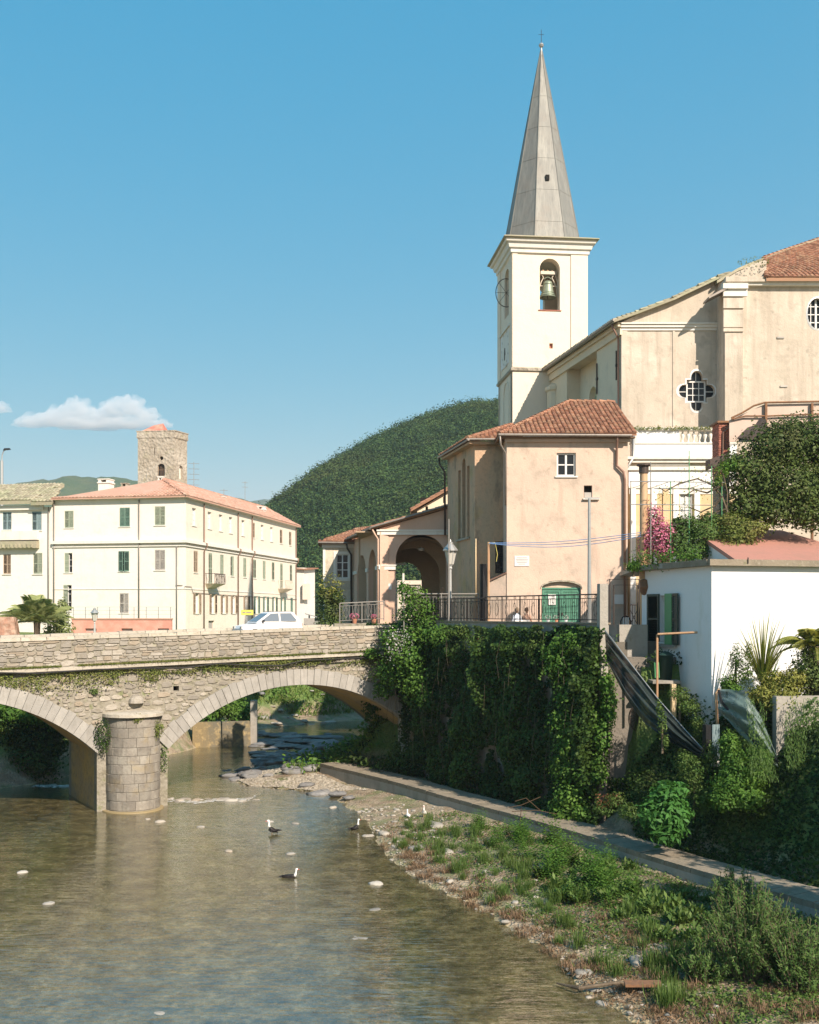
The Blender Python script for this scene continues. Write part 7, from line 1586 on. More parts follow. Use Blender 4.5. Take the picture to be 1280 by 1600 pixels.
# ================================================================ vegetation
def vine_mass(name, n, sampler, size, mat, label=None, cat=None, asp=.75, kind=None, group=None, up=.3, v=None):
    Pt, Nr, v_ = sampler(n); return leaves(name, Pt, Nr, size, mat, None, asp, .9, up, v_ if v is None else v, label=label, cat=cat, kind=kind, group=group)
outn = np.array([-.86,-.5,.0])
# ivy over the river wall: thickness swells and thins, edges ragged, reaching over the coping in places
n = 78000
s_ = RS.uniform(-2.2, WLn+.6, n); q = RS.uniform(0, 1, n); z = .75+q*(ZW-.55)
ns = fbm(s_*.55, z*.55, 41); n2 = fbm(s_*1.8, z*1.4, 43)
n3 = fbm(s_*.32, z*.35, 45); thick = .10+2.3*np.clip(ns-.36, 0, 1)+.55*n2+.9*np.clip(n3-.45,0,1); thick *= np.where(s_ < 3.5, 1.25, 1)
thick *= np.where(z > ZW-.9, .75, 1)
topl = ZW-.25+.55*(fbm(s_*.9, s_*0, 47)-.3); ok = (z < topl) & ((n2 > .36) | (ns > .48))
ok &= ~((s_ < .8) & (z < 3.2+2.4*np.clip((s_+2.2)/3, 0, 1)))
s_, z, thick, ns = s_[ok], z[ok], thick[ok], ns[ok]; d = thick*RS.uniform(.25, 1, len(s_))**.5
base = np.array([WF.w(a, -b, c) for a, b, c in zip(s_, d, z)])
nr = np.tile(outn, (len(s_),1))+np.array([0,-.25,.45]); 
leaves('ivy', base, unit(nr), .15, M['ivy'], asp=.8, v=np.clip(RS.uniform(.1,.9,len(s_))*.7+(ns-.4)*1.2, 0, 1), kind='stuff')
# hanging stems
mb = MB()
for k in range(70):
    a = RS.uniform(0, WLn); z1 = RS.uniform(3, ZW-.3); L_ = RS.uniform(.6, 2.4); v_ = -.9-RS.uniform(0,.35)
    mb.tube([WF.w(a, v_, z1), WF.w(a+.1*RS.normal(), v_-.1, z1-L_*.5), WF.w(a+.2*RS.normal(), v_, z1-L_)], .008, 3)
mb.obj('ivy_stems', M['bark'], kind='stuff')
def bush(name, label, cat, clumps, n, size, mat, trunk=None, group=None, asp=.6, up=.3, shell=.45, extra=(), tdir=None, tw=0.0, tmat=None):
    c0 = clumps[0][0]; zb = min(c[2]-r[2] for c, r in clumps); fr = Fr(c0[0], c0[1], 0, zb)
    t_ = thing(name, fr, label, cat, group)
    Pt, Nr, v = crown_pts(n, clumps, shell); leaves('crown', Pt, Nr, size, mat, t_, asp, .9, up, v, tdir, tw)
    mb = MB()
    for tr_ in (trunk or [[(c0[0],c0[1],zb-.2),(c0[0],c0[1],c0[2])]]): mb.tube(tr_, [max(.012, .05*(1-.6*i/len(tr_))) for i in range(len(tr_))] if not isinstance(tr_[0], tuple) or True else .05, 5)
    mb.obj('trunk', tmat or M['bark'], t_)
    for (nm, pts, sz, mt, asp_) in extra: leaves(nm, pts, sph(len(pts)), sz, mt, t_, asp_)
    return t_
def PC(px, py, Y): return P(px, py, Y)
def blob(px, py, Y, rpx, rpy, rd=None): k = Y/F; return (P(px, py, Y), (rpx*k, (rd if rd else (rpx+rpy)/2*k), rpy*k))
# the bright bush spilling off the end of the bridge, with white and pink flowers
wp = [tuple(np.array(P(RS.uniform(607,640), RS.uniform(985,1030), 54.7))+RS.normal(size=3)*.15) for _ in range(300)]
bush('creeper', 'bright green creeper with white blossom spilling over the bridge end', 'creeper',
     [blob(618,1000,56.2,26,22), blob(650,1005,55.6,34,30), blob(612,1050,56.3,30,26,.7), blob(655,1060,55.2,34,30), blob(690,995,54.0,30,20), blob(640,1025,55,34,26), blob(580,1020,56.8,14,10,.3), blob(668,1090,54.4,22,18), blob(600,1078,56.5,18,14,.4)],
     9000, .17, M['vine'], asp=.7, extra=[('blossom', np.array(wp), .09, M['whiteflower'], .9)])
pk = np.array([np.array(P(RS.uniform(748,758), RS.uniform(1000,1018), 50.0))+RS.normal(size=3)*.12 for _ in range(90)])
bush('creeper', 'loose grey green shrub with reddish shoots on top of the ivy wall', 'creeper',
     [blob(745,1000,50.9,26,18,.5), blob(790,1000,49.3,30,16,.5), blob(715,985,52.2,26,10,.4), blob(840,1010,46.9,26,20,.5), blob(775,1022,49.6,24,14,.4)], 3600, .13, M['weed'], asp=.4,
     tdir=np.array([0,0,1.]), tw=.5, extra=[('shoots', pk, .12, M['redleaf'], .4)])
# sunlit column of creeper at the corner, from the coping down to the path
col = []
for (x, y, rx_, ry_) in ((900,1005,38,24),(885,1040,34,30),(920,1050,36,30),(905,1090,40,32),(890,1130,32,28),(925,1120,28,30),(900,1165,34,28),(885,1200,26,26),(915,1205,24,26),(895,1240,30,26),(880,1268,26,18),(905,1268,22,16),(945,1065,16,18),(868,1022,24,18),(935,1025,24,20),(950,1100,14,40),(940,1150,16,36),(935,1200,16,30)):
    Y = 45.2-.9*(y-1005)/280*1.0-(x-870)*.022; col.append(blob(x, y, Y, rx_, ry_, .75))
bush('creeper', 'sunlit leafy column of creeper hanging down the corner of the ivy wall to the path', 'creeper', col, 17000, .155, M['vine'], asp=.6)
tips = []
for k in range(26):
    x = RS.uniform(840, 960); y = RS.uniform(975, 1130); Y = 44.2; p0 = np.array(P(x, y+25, Y)); L_ = RS.uniform(.3, .75)
    for j in range(22): q_ = j/22; tips.append(p0+np.array([RS.normal()*.04+.15*q_, RS.normal()*.04-.25*q_, L_*q_]))
leaves('creeper_shoots', np.array(tips), np.tile([0,-.5,.6],(len(tips),1)), .12, M['vine'], kind='stuff', asp=.45)
# climber over the railing before the portico
bush('creeper', 'light green climber heaped over the railing in front of the portico pillar', 'creeper', [blob(645,930,55.8,24,16), blob(655,950,55.6,30,18), blob(640,962,55.8,22,16), blob(668,972,55.4,22,14), blob(630,918,56,10,10)], 2600, .17, M['vine'], asp=.55)
bush('shrub', 'dark shrub with reddish top before the annex window', 'shrub', [blob(517,955,63,20,22), blob(510,930,63,15,16), blob(525,935,63,13,18), blob(515,975,62.5,24,16)], 2600, .18, M['tree'], asp=.5,
     extra=[('shoots', np.array([np.array(P(RS.uniform(500,532), RS.uniform(898,930), 62.6))+RS.normal(size=3)*.1 for _ in range(260)]), .17, M['yellowleaf'], .4)])
# evergreen tree above the red roof
k = 47.5/F
tc = [blob(1215,700,47.5,58,40,2.0), blob(1262,690,48,50,40,2.0), blob(1180,745,47,48,40,1.6), blob(1235,760,46.6,60,44,1.9), blob(1290,755,47.5,50,50,2.0), blob(1165,790,46.6,34,30,1.2), blob(1205,800,46.2,44,26,1.3), blob(1265,800,46.2,44,30,1.4), blob(1150,725,47.2,24,20,.8), blob(1230,672,47.8,34,18,1.1), blob(1310,700,48,50,44,2)]
tt = [P(1170,850,46.8), P(1160,800,46.9), P(1185,740,47.3), P(1215,690,47.6)]
bush('evergreen_tree', 'big dense dark evergreen tree standing above the red roof at the right edge', 'tree', tc, 30000, .17, M['tree'], asp=.55, trunk=[tt, [tt[1], P(1225,780,46.8), P(1270,720,47.5)], [tt[1], P(1146,770,46.8), P(1138,740,46.6)]], shell=.35)
bush('shrub', 'bright green young shoots on a bare branch beside the dark metal box', 'shrub', [blob(1128,735,46.2,12,12,.4), blob(1142,728,46.4,16,9,.4), blob(1122,752,46,8,12,.3)], 500, .14, M['vine'], asp=.45)
# bare wistaria branches through the pergola
br = MB()
for path in ([(1137,800),(1128,775),(1112,757),(1090,748),(1062,755),(1040,768),(1030,762)],[(1128,775),(1118,790),(1095,800),(1075,792)],[(1112,757),(1118,742),(1130,730)],[(1140,830),(1135,800),(1137,770),(1130,740)],[(1125,760),(1105,770),(1085,765),(1070,775)],[(1137,795),(1120,800),(1100,815)]):
    br.tube([P(x, y, 45.9+.2*sin(i)) for i, (x, y) in enumerate(path)], [.05-.035*i/len(path) for i in range(len(path))], 5)
br.obj('vine_branches', M['bark'], None, label='bare twisting climber branches across the green pergola rods', cat='climber')
Pt = np.array([np.array(P(*c, 45.8))+RS.normal(size=3)*.22 for c in [(1040,765),(1062,752),(1092,745),(1110,757),(1078,790),(1085,765),(1058,790),(1100,735),(1118,742),(1030,775)] for _ in range(26)])
leaves('climber_leaves', Pt, sph(len(Pt)), .10, M['yellowleaf'], label='sparse young leaves on the climber of the pergola', cat='climber', asp=.5)
# bougainvillea and roof garden shrubs
bc__ = [blob(1020,815,46.9,14,24,.6), blob(1028,842,46.6,20,26,.7), blob(1008,850,46.9,10,22,.5), blob(1036,860,46.4,14,18,.6), blob(1040,838,46.4,14,16,.5)]
bt_ = bush('bougainvillea', 'magenta bougainvillea in bloom behind the rust coloured column', 'shrub', bc__, 1500, .12, M['weed'], asp=.6, shell=.3)
Pt, Nr, v = crown_pts(3600, [((c[0], c[1]-.12, c[2]+.05), (r[0]*1.05, r[1]*1.05, r[2]*1.05)) for c, r in bc__], .75); leaves('blossom', Pt, Nr, .085, M['pinkflower'], bt_, asp=.9)
bush('shrub', 'dark roof garden shrub between the bougainvillea and the green rods', 'shrub', [blob(1060,845,46.2,24,22,.8), blob(1078,825,46.4,24,20,.8), blob(1100,835,46,26,26,.9), blob(1080,862,45.6,34,14,.8), blob(1060,818,46.6,14,12,.5), blob(1108,812,46.4,18,12,.6)], 7000, .125, M['willow'], asp=.5)
bush('shrub', 'olive green shrub spilling onto the red roof edge', 'shrub', [blob(1150,840,45.4,34,20,.9), blob(1172,825,45.6,28,14,.7), blob(1135,860,44.9,22,14,.7), blob(1140,815,46,26,16,.8)], 5200, .12, M['mossgrass'], asp=.6)
Pt = []
for k in range(900): x = RS.uniform(985,1095); Pt.append(np.array(P(x, 876+7*RS.normal()-(x-985)*.05, 45.6-(x-985)*.022))+RS.normal(size=3)*.05)
leaves('ledge_plants', np.array(Pt), np.tile([-.4,-.5,.6],(len(Pt),1)), .12, M['vine'], label='low succulent plants hanging over the flat roof ledge beside the rusty column', cat='plant', asp=.5)
bush('potted_plant', 'small leafy plant on the bracket at the foot of the rusty column', 'plant', [blob(990,885,46.3,13,9,.4)], 420, .12, M['vine'], asp=.5)
MB().lathe([(.0,0),(.3,.02),(.36,.3),(.3,.32),(0,.3)], P(1130,866,44.6), 12).obj('terracotta_pot', M['pot'], None, label='large terracotta pot on the roof edge beside the olive green shrub', cat='pot')
# plants before the white wall
def spiky(px, py, Y, n, L_, lab, mat, arch_=.5, wid=.05, fan=1.0, name='yucca', cat='plant', trunk_h=.6, droop=.6, up0=.2):
    c = np.array(P(px, py, Y)); t_ = thing(name, Fr(c[0], c[1], 0, c[2]-trunk_h), lab, cat); V, Fa, vv = [], [], []
    for i in range(n):
        az = RS.uniform(0, 2*pi); el = RS.uniform(up0, 1.45); L1 = L_*RS.uniform(.6, 1.1); d = np.array([cos(az)*cos(el)*fan, sin(az)*cos(el)*fan, sin(el)]); sd = np.array([-sin(az), cos(az), 0]); b0 = len(V)
        for k in range(6):
            q = k/5; p = c+d*L1*q+np.array([0,0,-1])*droop*L1*q**2.2*cos(el)+np.array([cos(az),sin(az),0])*arch_*L1*.25*q**2; w = wid*(1-q**2)*(.5+.5*min(1, q*4)); V += [p-sd*w, p+sd*w]
        Fa += [(b0+2*k, b0+2*k+1, b0+2*k+3, b0+2*k+2) for k in range(5)]; vv += [RS.uniform()]*12
    npmesh('leaves', np.array(V), np.array(Fa), mat, t_, attr=np.array(vv))
    MB().tube([(c[0],c[1],c[2]-trunk_h),(c[0],c[1],c[2]+.02)], [.10,.08], 7).obj('trunk', M['bark'], t_); return t_
def frond_palm(px, py, Y, n, L_, lab, mat, trunk_h=.8, lw=.02, droop=.9, pairs=22, name='palm', leafL=.28, up0=.25, up1=1.35):
    c = np.array(P(px, py, Y)); t_ = thing(name, Fr(c[0], c[1], 0, c[2]-trunk_h), lab, 'palm'); V, Fa, vv = [], [], []
    for i in range(n):
        az = 2*pi*i/n+RS.uniform(-.25,.25); el = RS.uniform(up0, up1); L1 = L_*RS.uniform(.75,1.1); d = np.array([cos(az)*cos(el), sin(az)*cos(el), sin(el)]); sd = np.array([-sin(az), cos(az), 0.]); tone = RS.uniform()
        pt = lambda q: c+d*L1*q+np.array([0,0,-1])*droop*L1*.5*q**2
        for k in range(pairs):
            q = .12+.88*k/pairs; p = pt(q); t1 = unit((pt(min(1,q+.03))-pt(q-.03))[None])[0]; ll = leafL*L1*(1-.75*abs(q-.35))
            for sg in (-1, 1):
                dd = unit((sd*sg*.8+t1*.65+np.array([0,0,-.28]))[None])[0]; b0 = len(V); w = t1*lw
                V += [p-w, p+w, p+dd*ll*.55+w*.8, p+dd*ll+np.array([0,0,-.10*ll])]; Fa.append((b0,b0+1,b0+2,b0+3)); vv += [min(1,max(0,tone*.6+RS.uniform()*.4))]*4
        b0 = len(V); 
        for k in range(5): p = pt(k/4); V += [p-sd*.018, p+sd*.018]; vv += [.8, .8]
        Fa += [(b0+2*k, b0+2*k+1, b0+2*k+3, b0+2*k+2) for k in range(4)]
    npmesh('fronds', np.array(V), np.array(Fa), mat, t_, attr=np.array(vv)); MB().tube([(c[0],c[1],c[2]-trunk_h),(c[0],c[1],c[2]+.05)], [.16,.2], 9).obj('trunk', M['bark'], t_); return t_
spiky(1192, 1072, 39.0, 110, 2.9, 'tall spiky yucca like plant with upright leaves before the bright white wall', M['yellowleaf'], wid=.026, droop=.25, up0=.95, fan=.75, trunk_h=1.4)
spiky(1200, 1085, 38.8, 60, 1.6, 'shorter spiky plant at the foot of the tall yucca', M['vine'], wid=.024, droop=.4, up0=.5, trunk_h=1.2)
frond_palm(1272, 1012, 38.6, 34, 1.7, 'arching palm partly cut by the right edge of the photo, before the white wall', M['yellowleaf'], trunk_h=2.4, lw=.018, pairs=26, droop=1.15)
bush('shrub', 'pale feathery tall shrub against the white wall, left of the yucca', 'shrub', [blob(1150,1030,39.4,12,26,.35), blob(1165,1050,39.2,14,30,.4), blob(1145,1065,39.3,12,18,.35), blob(1170,1018,39.4,8,16,.3)], 1900, .10, M['weed'], asp=.4, tdir=np.array([0,0,1.]), tw=.4, shell=.2)
bush('shrub', 'yellow leaved bush below the yucca', 'shrub', [blob(1195,1085,38.6,26,16,.6), blob(1225,1080,38.4,28,18,.7), blob(1205,1060,38.8,24,14,.5), blob(1240,1060,38.4,22,16,.6), blob(1218,1100,38.2,28,14,.6)], 6000, .115, M['yellowleaf'], asp=.5)
bush('shrub', 'dark shrub under the palm at the right edge', 'shrub', [blob(1262,1050,38.6,28,34,.8), blob(1290,1060,38.6,26,40,.8), blob(1270,1015,38.9,20,18,.6)], 4500, .13, M['tree'], asp=.5)
bush('shrub', 'small bright bush in the corner between white wall and green netting', 'shrub', [blob(1136,1068,39.3,12,10,.3), blob(1148,1075,39.1,10,8,.3)], 600, .11, M['vine'])
bush('shrub', 'green plants at the foot of the shaded white wall below the short post', 'shrub', [blob(1062,1085,41.0,18,12,.5), blob(1078,1105,40.4,18,12,.5), blob(1090,1130,39.8,10,12,.4)], 1300, .11, M['weed'], asp=.4)
# slope: lit bush, dark undergrowth mass, hanging strands
def on_slope(n, x0, x1, y0, y1, off=.25):
    X = RS.uniform(x0, x1, n); Y = RS.uniform(y0, y1, n); Z_ = ground_h(X, Y); return X, Y, Z_
bush('shrub', 'sunlit green bush on the slope below the netting board', 'shrub', [blob(1140,1165,37.6,16,22,.5), blob(1150,1195,37.3,24,24,.7), blob(1170,1210,37.2,26,26,.8), blob(1140,1225,37.0,26,22,.7), blob(1165,1245,36.8,30,22,.8), blob(1185,1185,37.4,20,20,.6), blob(1130,1250,36.8,22,18,.6)], 11000, .12, M['vine'], asp=.55)
bush('shrub', 'broad leaved young chestnut like tree growing out of the path edge', 'shrub', [blob(1040,1245,37.6,26,22,.6), blob(1030,1272,37.4,32,24,.7), blob(1052,1270,37.4,26,24,.6), blob(1040,1298,37.2,28,20,.6), blob(1060,1235,37.6,14,12,.4), blob(1015,1262,37.6,14,12,.4)], 2300, .27, M['figleaf'], asp=.42, up=.5, shell=.6)
n = 56000; X = RS.uniform(8.5, 17.5, n); Y = RS.uniform(29.5, 43.4, n); dp, sp = segd(X, Y, PATH, False); s = dp*sp; ok = (s > 1.75) & (s < 8); X, Y, s = X[ok], Y[ok], s[ok]
nn = fbm(X*.8, Y*.8, 51); Z_ = ground_h(X, Y)+RS.uniform(0, 1, len(X))**1.1*(.25+2.4*np.clip(nn-.30, 0, 1))*np.clip((s-1.6)*1.2, .2, 1)
leaves('undergrowth', np.stack([X, Y, Z_], 1), np.tile([-.3,-.6,.5], (len(X),1)), .15, M['ivy'], asp=.6, v=np.clip(RS.uniform(0,.8,len(X))+(nn-.45), 0, 1), kind='stuff')
n = 5000; s_ = RS.uniform(.3, 3.0, n); z = 1.0+RS.uniform(0, 1, n)**1.7*1.6; pp = np.array([RCf.w(a, -.2-RS.uniform()*.7, c) for a, c in zip(s_, z)]); leaves('undergrowth', pp, np.tile([-.2,-.8,.5], (n,1)), .13, M['ivy'], asp=.65, kind='stuff')
bush('shrub', 'reddish green low bush between the creeper column and the broad leaved tree', 'shrub', [blob(945,1262,41.6,18,12,.5), blob(962,1250,41.4,16,12,.4), blob(985,1268,40.2,20,14,.5)], 1700, .12, M['weed'], asp=.4, extra=[('twigs', np.array([np.array(P(RS.uniform(930,970), RS.uniform(1240,1262), 41.2)) for _ in range(120)]), .12, M['redleaf'], .3)])
bush('shrub', 'pale leaved climbing shrub on the shaded slope left of the sunlit bush', 'shrub', [blob(1085,1215,38.2,22,34,.5), blob(1100,1250,37.6,22,26,.5), blob(1070,1190,38.8,16,20,.4), blob(1110,1180,38.2,12,22,.4)], 2600, .11, M['weed'], asp=.4, tdir=np.array([0,0,1.]), tw=.4, shell=.2)
bush('creeper', 'trailing strand of ivy hanging below the dark netting', 'creeper', [blob(1035,1130,39.8,7,22,.2), blob(1030,1105,40,6,16,.2), blob(1040,1158,39.6,5,12,.2)], 420, .10, M['weed'])
# strands below the grey wall
n = 5200; x = RS.uniform(1170, 1285, n); y = 1090+RS.uniform(0, 1, n)**.8*130; Y = 37.3-(y-1090)*.008
pp = np.stack([(x-HX)/F*Y, Y+RS.normal(size=n)*.15, CZ+(HY-y)/F*Y], 1); ok = fbm(x*.06, y*.012, 61) > .46; leaves('hanging_strands', pp[ok], np.tile([0,-.8,.2], (ok.sum(),1)), .13, M['willow'], asp=.18, tdir=np.array([0,0,-1.]), tw=.7, kind='stuff')
# shade trees upstream, beyond the right edge of the view
def big_tree(x, y, z0_, h, r, lab, n=9000):
    random.seed(int(x*10)); cl = []
    for k in range(11): a = RS.uniform(0, 2*pi); q = RS.uniform(.1, .75); cl.append(((x+r*q*cos(a), y+r*q*sin(a), z0_+h*RS.uniform(.45, .9)), (r*.42, r*.42, h*.17)))
    bush('riverside_tree', lab, 'tree', [((x,y,z0_+h*.75),(r*.55,r*.55,h*.25))]+cl, n, .34, M['tree'], trunk=[[(x,y,z0_-.5),(x+.1,y,z0_+h*.4),(x,y,z0_+h*.8)]], shell=.25)
big_tree(18.5, 27.3, 1.5, 9.2, 3.6, 'tall riverside tree standing just outside the right edge, shading the slope', 14000)
big_tree(15.7, 24.6, 1.0, 7.6, 2.7, 'smaller riverside tree just outside the right edge, shading the path', 11000)
# bushes under the left arch and on the bank beyond the bridge
def Gz(px, py, z): x, y = G(px, py, z); return x, y
bush('shrub', 'large dark bush on the bank seen through the left arch', 'shrub', [blob(30,1140,61.8,44,32,1.6), blob(70,1160,60.8,38,36,1.5), blob(10,1180,60.8,40,40,1.6), blob(50,1195,59.8,46,32,1.4), blob(85,1145,61.3,22,22,1), blob(-30,1160,60.8,40,50,1.6)], 13000, .20, M['ivy'], asp=.6)
Pt, Nr, v = crown_pts(3200, [blob(22,1112,61.2,30,16,1.0), blob(62,1118,60.4,26,14,1.0), blob(90,1130,60.3,16,12,.8)], .7); leaves('crown', Pt, Nr, .2, M['vine'], bpy.data.objects['shrub'] if False else None, .6, v=v, label='brighter leaved top of the bush under the left arch, coloured as sunlit', cat='shrub')  # sunlight on the bush top put into a brighter leaf colour
n = 46000; X = RS.uniform(-24, 14, n); Y = RS.uniform(60, 106, n); dc, _ = segd(X, Y, CHAN, True); ins = inside(X, Y, CHAN); ok = (~ins) & (dc > 1.6) & (fbm(X*.5, Y*.5, 71)+(dc > 3)*.3 > .44) & ((Y > 84) | (X < -14) | (dc > 3.2)) & (ground_h(X, Y) < 6.2)
X, Y = X[ok], Y[ok]; Z_ = ground_h(X, Y); blades('bank_grass', np.stack([X, Y, Z_], 1), .5, M['grass'], 4, .25, .018, kind='stuff')
Xb, Yb = X[::4], Y[::4]; nn = fbm(Xb*.4, Yb*.4, 73); k_ = nn > .52; Xb, Yb = Xb[k_], Yb[k_]; rep = 9; Pb = np.repeat(np.stack([Xb, Yb, ground_h(Xb, Yb)+.35], 1), rep, 0)+RS.normal(size=(len(Xb)*rep,3))*np.array([.4,.4,.3])
leaves('bank_scrub', Pb, np.tile([.2,-.5,.6], (len(Pb),1)), .26, M['vine'], asp=.6, kind='stuff')
n = 15000; X = RS.uniform(-9, 6, n); Y = RS.uniform(56, 76, n); dp, sp = segd(X, Y, TPATH, False); s = dp*sp; ins = inside(X, Y, CHAN); ok = (s > .9) & (s < 6) & (~ins); X, Y = X[ok], Y[ok]
leaves('bank_scrub', np.stack([X, Y, ground_h(X, Y)+RS.uniform(0,.7,len(X))], 1), np.tile([-.4,-.4,.6], (len(X),1)), .24, M['ivy'], asp=.6, kind='stuff')
# ochre stained wall on the far bank and post
OW = Fr(*Gz(300, 1168, 0), 14, 0); oww = OW.px(392, 1150)[0]; zO = OW.px(350, 1128)[1]
ow_ = thing('bank_wall', OW, 'low ochre stained concrete bank wall seen through the right arch', 'wall')
k = 2; 
for i in range(k): a, b_ = oww*i/k, oww*(i+1)/k; MB(OW).hexa([(a+.02,-.25,-.3),(b_-.02,-.25,-.3),(b_-.02,.5,-.3),(a+.02,.5,-.3)], [(a+.05,.0,zO),(b_-.05,.0,zO),(b_-.05,.5,zO),(a+.05,.5,zO)]).obj('panel', surf('ochre_concrete', (.22,.165,.085), .8, [('noise', .9, (.14,.125,.09), .40, .56, .9, (1,1,.2)), ('noise', 3, (.5,.36,.16), .5, .7, .6)], [('noise', 5, .03)]) if i == 0 else bpy.data.materials['ochre_concrete'], ow_)
bush('shrub', 'green bushes on top of the ochre bank wall', 'shrub', [blob(325,1115,77,20,14,1), blob(350,1105,77.5,22,18,1.2), blob(375,1115,78,18,20,1.2), blob(362,1090,79,18,14,1.2)], 4200, .24, M['vine'], asp=.6)
cpo = G(397, 1150, .6); MB().box(cpo[0]-.22, cpo[0]+.22, cpo[1]-.2, cpo[1]+.2, 0, P(397,1094,cpo[1])[2]).obj('stone_post', M['concrete'], None, label='square stone post on the far bank seen through the right arch', cat='post')
# ================================================================ path, rocks, stones, gravel
pl_, pr_ = [], []
for i, (x, y) in enumerate(PATH):
    a = PATH[max(i-1, 0)]; b_ = PATH[min(i+1, len(PATH)-1)]; d = (b_[0]-a[0], b_[1]-a[1]); L_ = hypot(*d); nn = (-d[1]/L_, d[0]/L_); pl_.append((x, y)); pr_.append((x+nn[0]*1.4, y+nn[1]*1.4))
mb = MB(); sb_ = MB(); wl = MB(); n = len(PATH)
for i in range(n-1):
    a, b_, c, d = pl_[i], pl_[i+1], pr_[i+1], pr_[i]
    m_ = 5
    for k in range(m_):
        q0, q1 = k/m_+.004, (k+1)/m_-.004; j = RS.uniform(-.012, .012)
        A, B_, C_, D_ = [tuple(np.array(u0)*(1-q)+np.array(u1)*q) for u0, u1, q in ((a,b_,q0),(a,b_,q1),(d,c,q1),(d,c,q0))]
        mb.hexa([(*A,.72),(*B_,.72),(*C_,.72),(*D_,.72)], [(*A,.9+j),(*B_,.9+j),(*C_,.92+j),(*D_,.92+j)])
    wl.hexa([(*a,-.5),(*b_,-.5),(b_[0]+(c[0]-b_[0])*.2,b_[1]+(c[1]-b_[1])*.2,-.5),(a[0]+(d[0]-a[0])*.2,a[1]+(d[1]-a[1])*.2,-.5)], [(*a,.718),(*b_,.718),(b_[0]+(c[0]-b_[0])*.2,b_[1]+(c[1]-b_[1])*.2,.718),(a[0]+(d[0]-a[0])*.2,a[1]+(d[1]-a[1])*.2,.718)])
mb.obj('path', M['pathc'], kind='structure', origin=False); wl.obj('path_edge_wall', M['concrete'], kind='structure', origin=False)
def rock_mesh(seed, flat=.6, mat='riverstone', n=10, m=6, rough=.16):
    r = random.Random(seed); vs = []; fs = []; ph = [r.uniform(0, 6) for _ in range(6)]; ex = r.uniform(.6, .9)
    for i in range(m+1):
        th = pi*i/m
        for k in range(n):
            a = 2*pi*k/n; q = 1+rough*(sin(2*a+ph[0])*.6+sin(3*a+ph[1]+th)*.5+sin(5*th+ph[2]+a)*.35)+r.uniform(-rough,rough)*.35
            sx_ = abs(sin(th))**ex; vs.append((q*sx_*cos(a)*.5, q*sx_*sin(a)*.38, flat*q*.5*cos(th)))
    fs = [(i*n+k, i*n+(k+1)%n, (i+1)*n+(k+1)%n, (i+1)*n+k) for i in range(m) for k in range(n)]
    me = bpy.data.meshes.new('river_stone'); me.from_pydata(vs, [], [f[::-1] for f in fs]); me.materials.append(M[mat]); me.polygons.foreach_set('use_smooth', [True]*len(me.polygons)); me.update(); return me
RK = [rock_mesh(i, .55 if i % 2 else .4) for i in range(8)]
def stone(x, y, z, s, lab, grp, me=None, name='river_stone', sz=1.0, rot=None):
    o = piece(name, me or random.choice(RK), None, (x, y, z), RS.uniform(0, 360) if rot is None else rot, (s, s*RS.uniform(.7,1.1), s*sz)); return tag(o, lab, 'stone', grp)
named = [(588,1380,24,'rounded pale stone alone in the shallows off the gravel bank'),(462,1293,0,''),(425,1282,0,''),(584,1420,22,'flat stone in the water below the lone rounded stone'),(250,1255,0,'')]
for x, y, w, lab in ((588,1381,26,'rounded pale boulder alone in the shallows'),(586,1421,24,'low wet stone downstream of the lone boulder'),(461,1287,16,'pale stone in the river right of the standing duck'),(422,1284,13,'small pale stone just behind the standing duck'),
                     (357,1330,20,'flat dark stone breaking the water left of the ducks'),(314,1292,15,'small stone in the river between the pier and the ducks'),(250,1284,20,'wide flat stone right of the pier foot'),(231,1280,12,'little pale stone at the right of the pier foot'),
                     (454,1334,18,'thin flat stone between the two river ducks'),(35,1363,20,'flat stone at the left edge of the river'),(76,1412,22,'pale flat stone in the lower left shallows'),(520,1262,18,'pale flat stone at the edge of the blue reflection'),(636,1362,8,'tiny white stone near the gravel bank'),
                     (250,1583,24,'ochre stone under the bottom edge of the picture'),(185,1538,44,'long ochre submerged slab, left of centre'),(560,1466,50,'broad submerged slab right of centre')):
    X, Y = G(x, y, 0); s = w/F*Y; stone(X, Y, -.01 if w < 40 else -.05, s, lab, None, RK[hash(lab) % 1], sz=.75 if w < 23 else (.85 if w == 26 else .3))
for x, y, w, zz_, lab in ((995,1500,46,.30,'large flat pale boulder among weeds near the bottom right'),(535+0,0,0,0,''),(680,1297,36,.2,'broad grey boulder on the gravel bank'),(650,1328,26,.15,'flat pale boulder at the water edge of the bank'),(600,1303,22,.1,'light grey stone near the bank duck'),
                          (575,1303,20,.08,'pale block beside the bank duck'),(790,1440,14,.1,'white stone at the waterline halfway down the bank'),(912,1524,30,.06,'white lump of driftwood foam at the waterline'),(1086,1532,14,.3,'pale stone beside the willow bush'),(700,1331,28,.3,'long flat stone in the middle of the bank')):
    if w: X, Y = G(x, y, zz_); stone(X, Y, float(ground_h(X, Y))+.02, w/F*Y, lab, None, RK[3], sz=.7)
random.seed(21)
cnt = 0
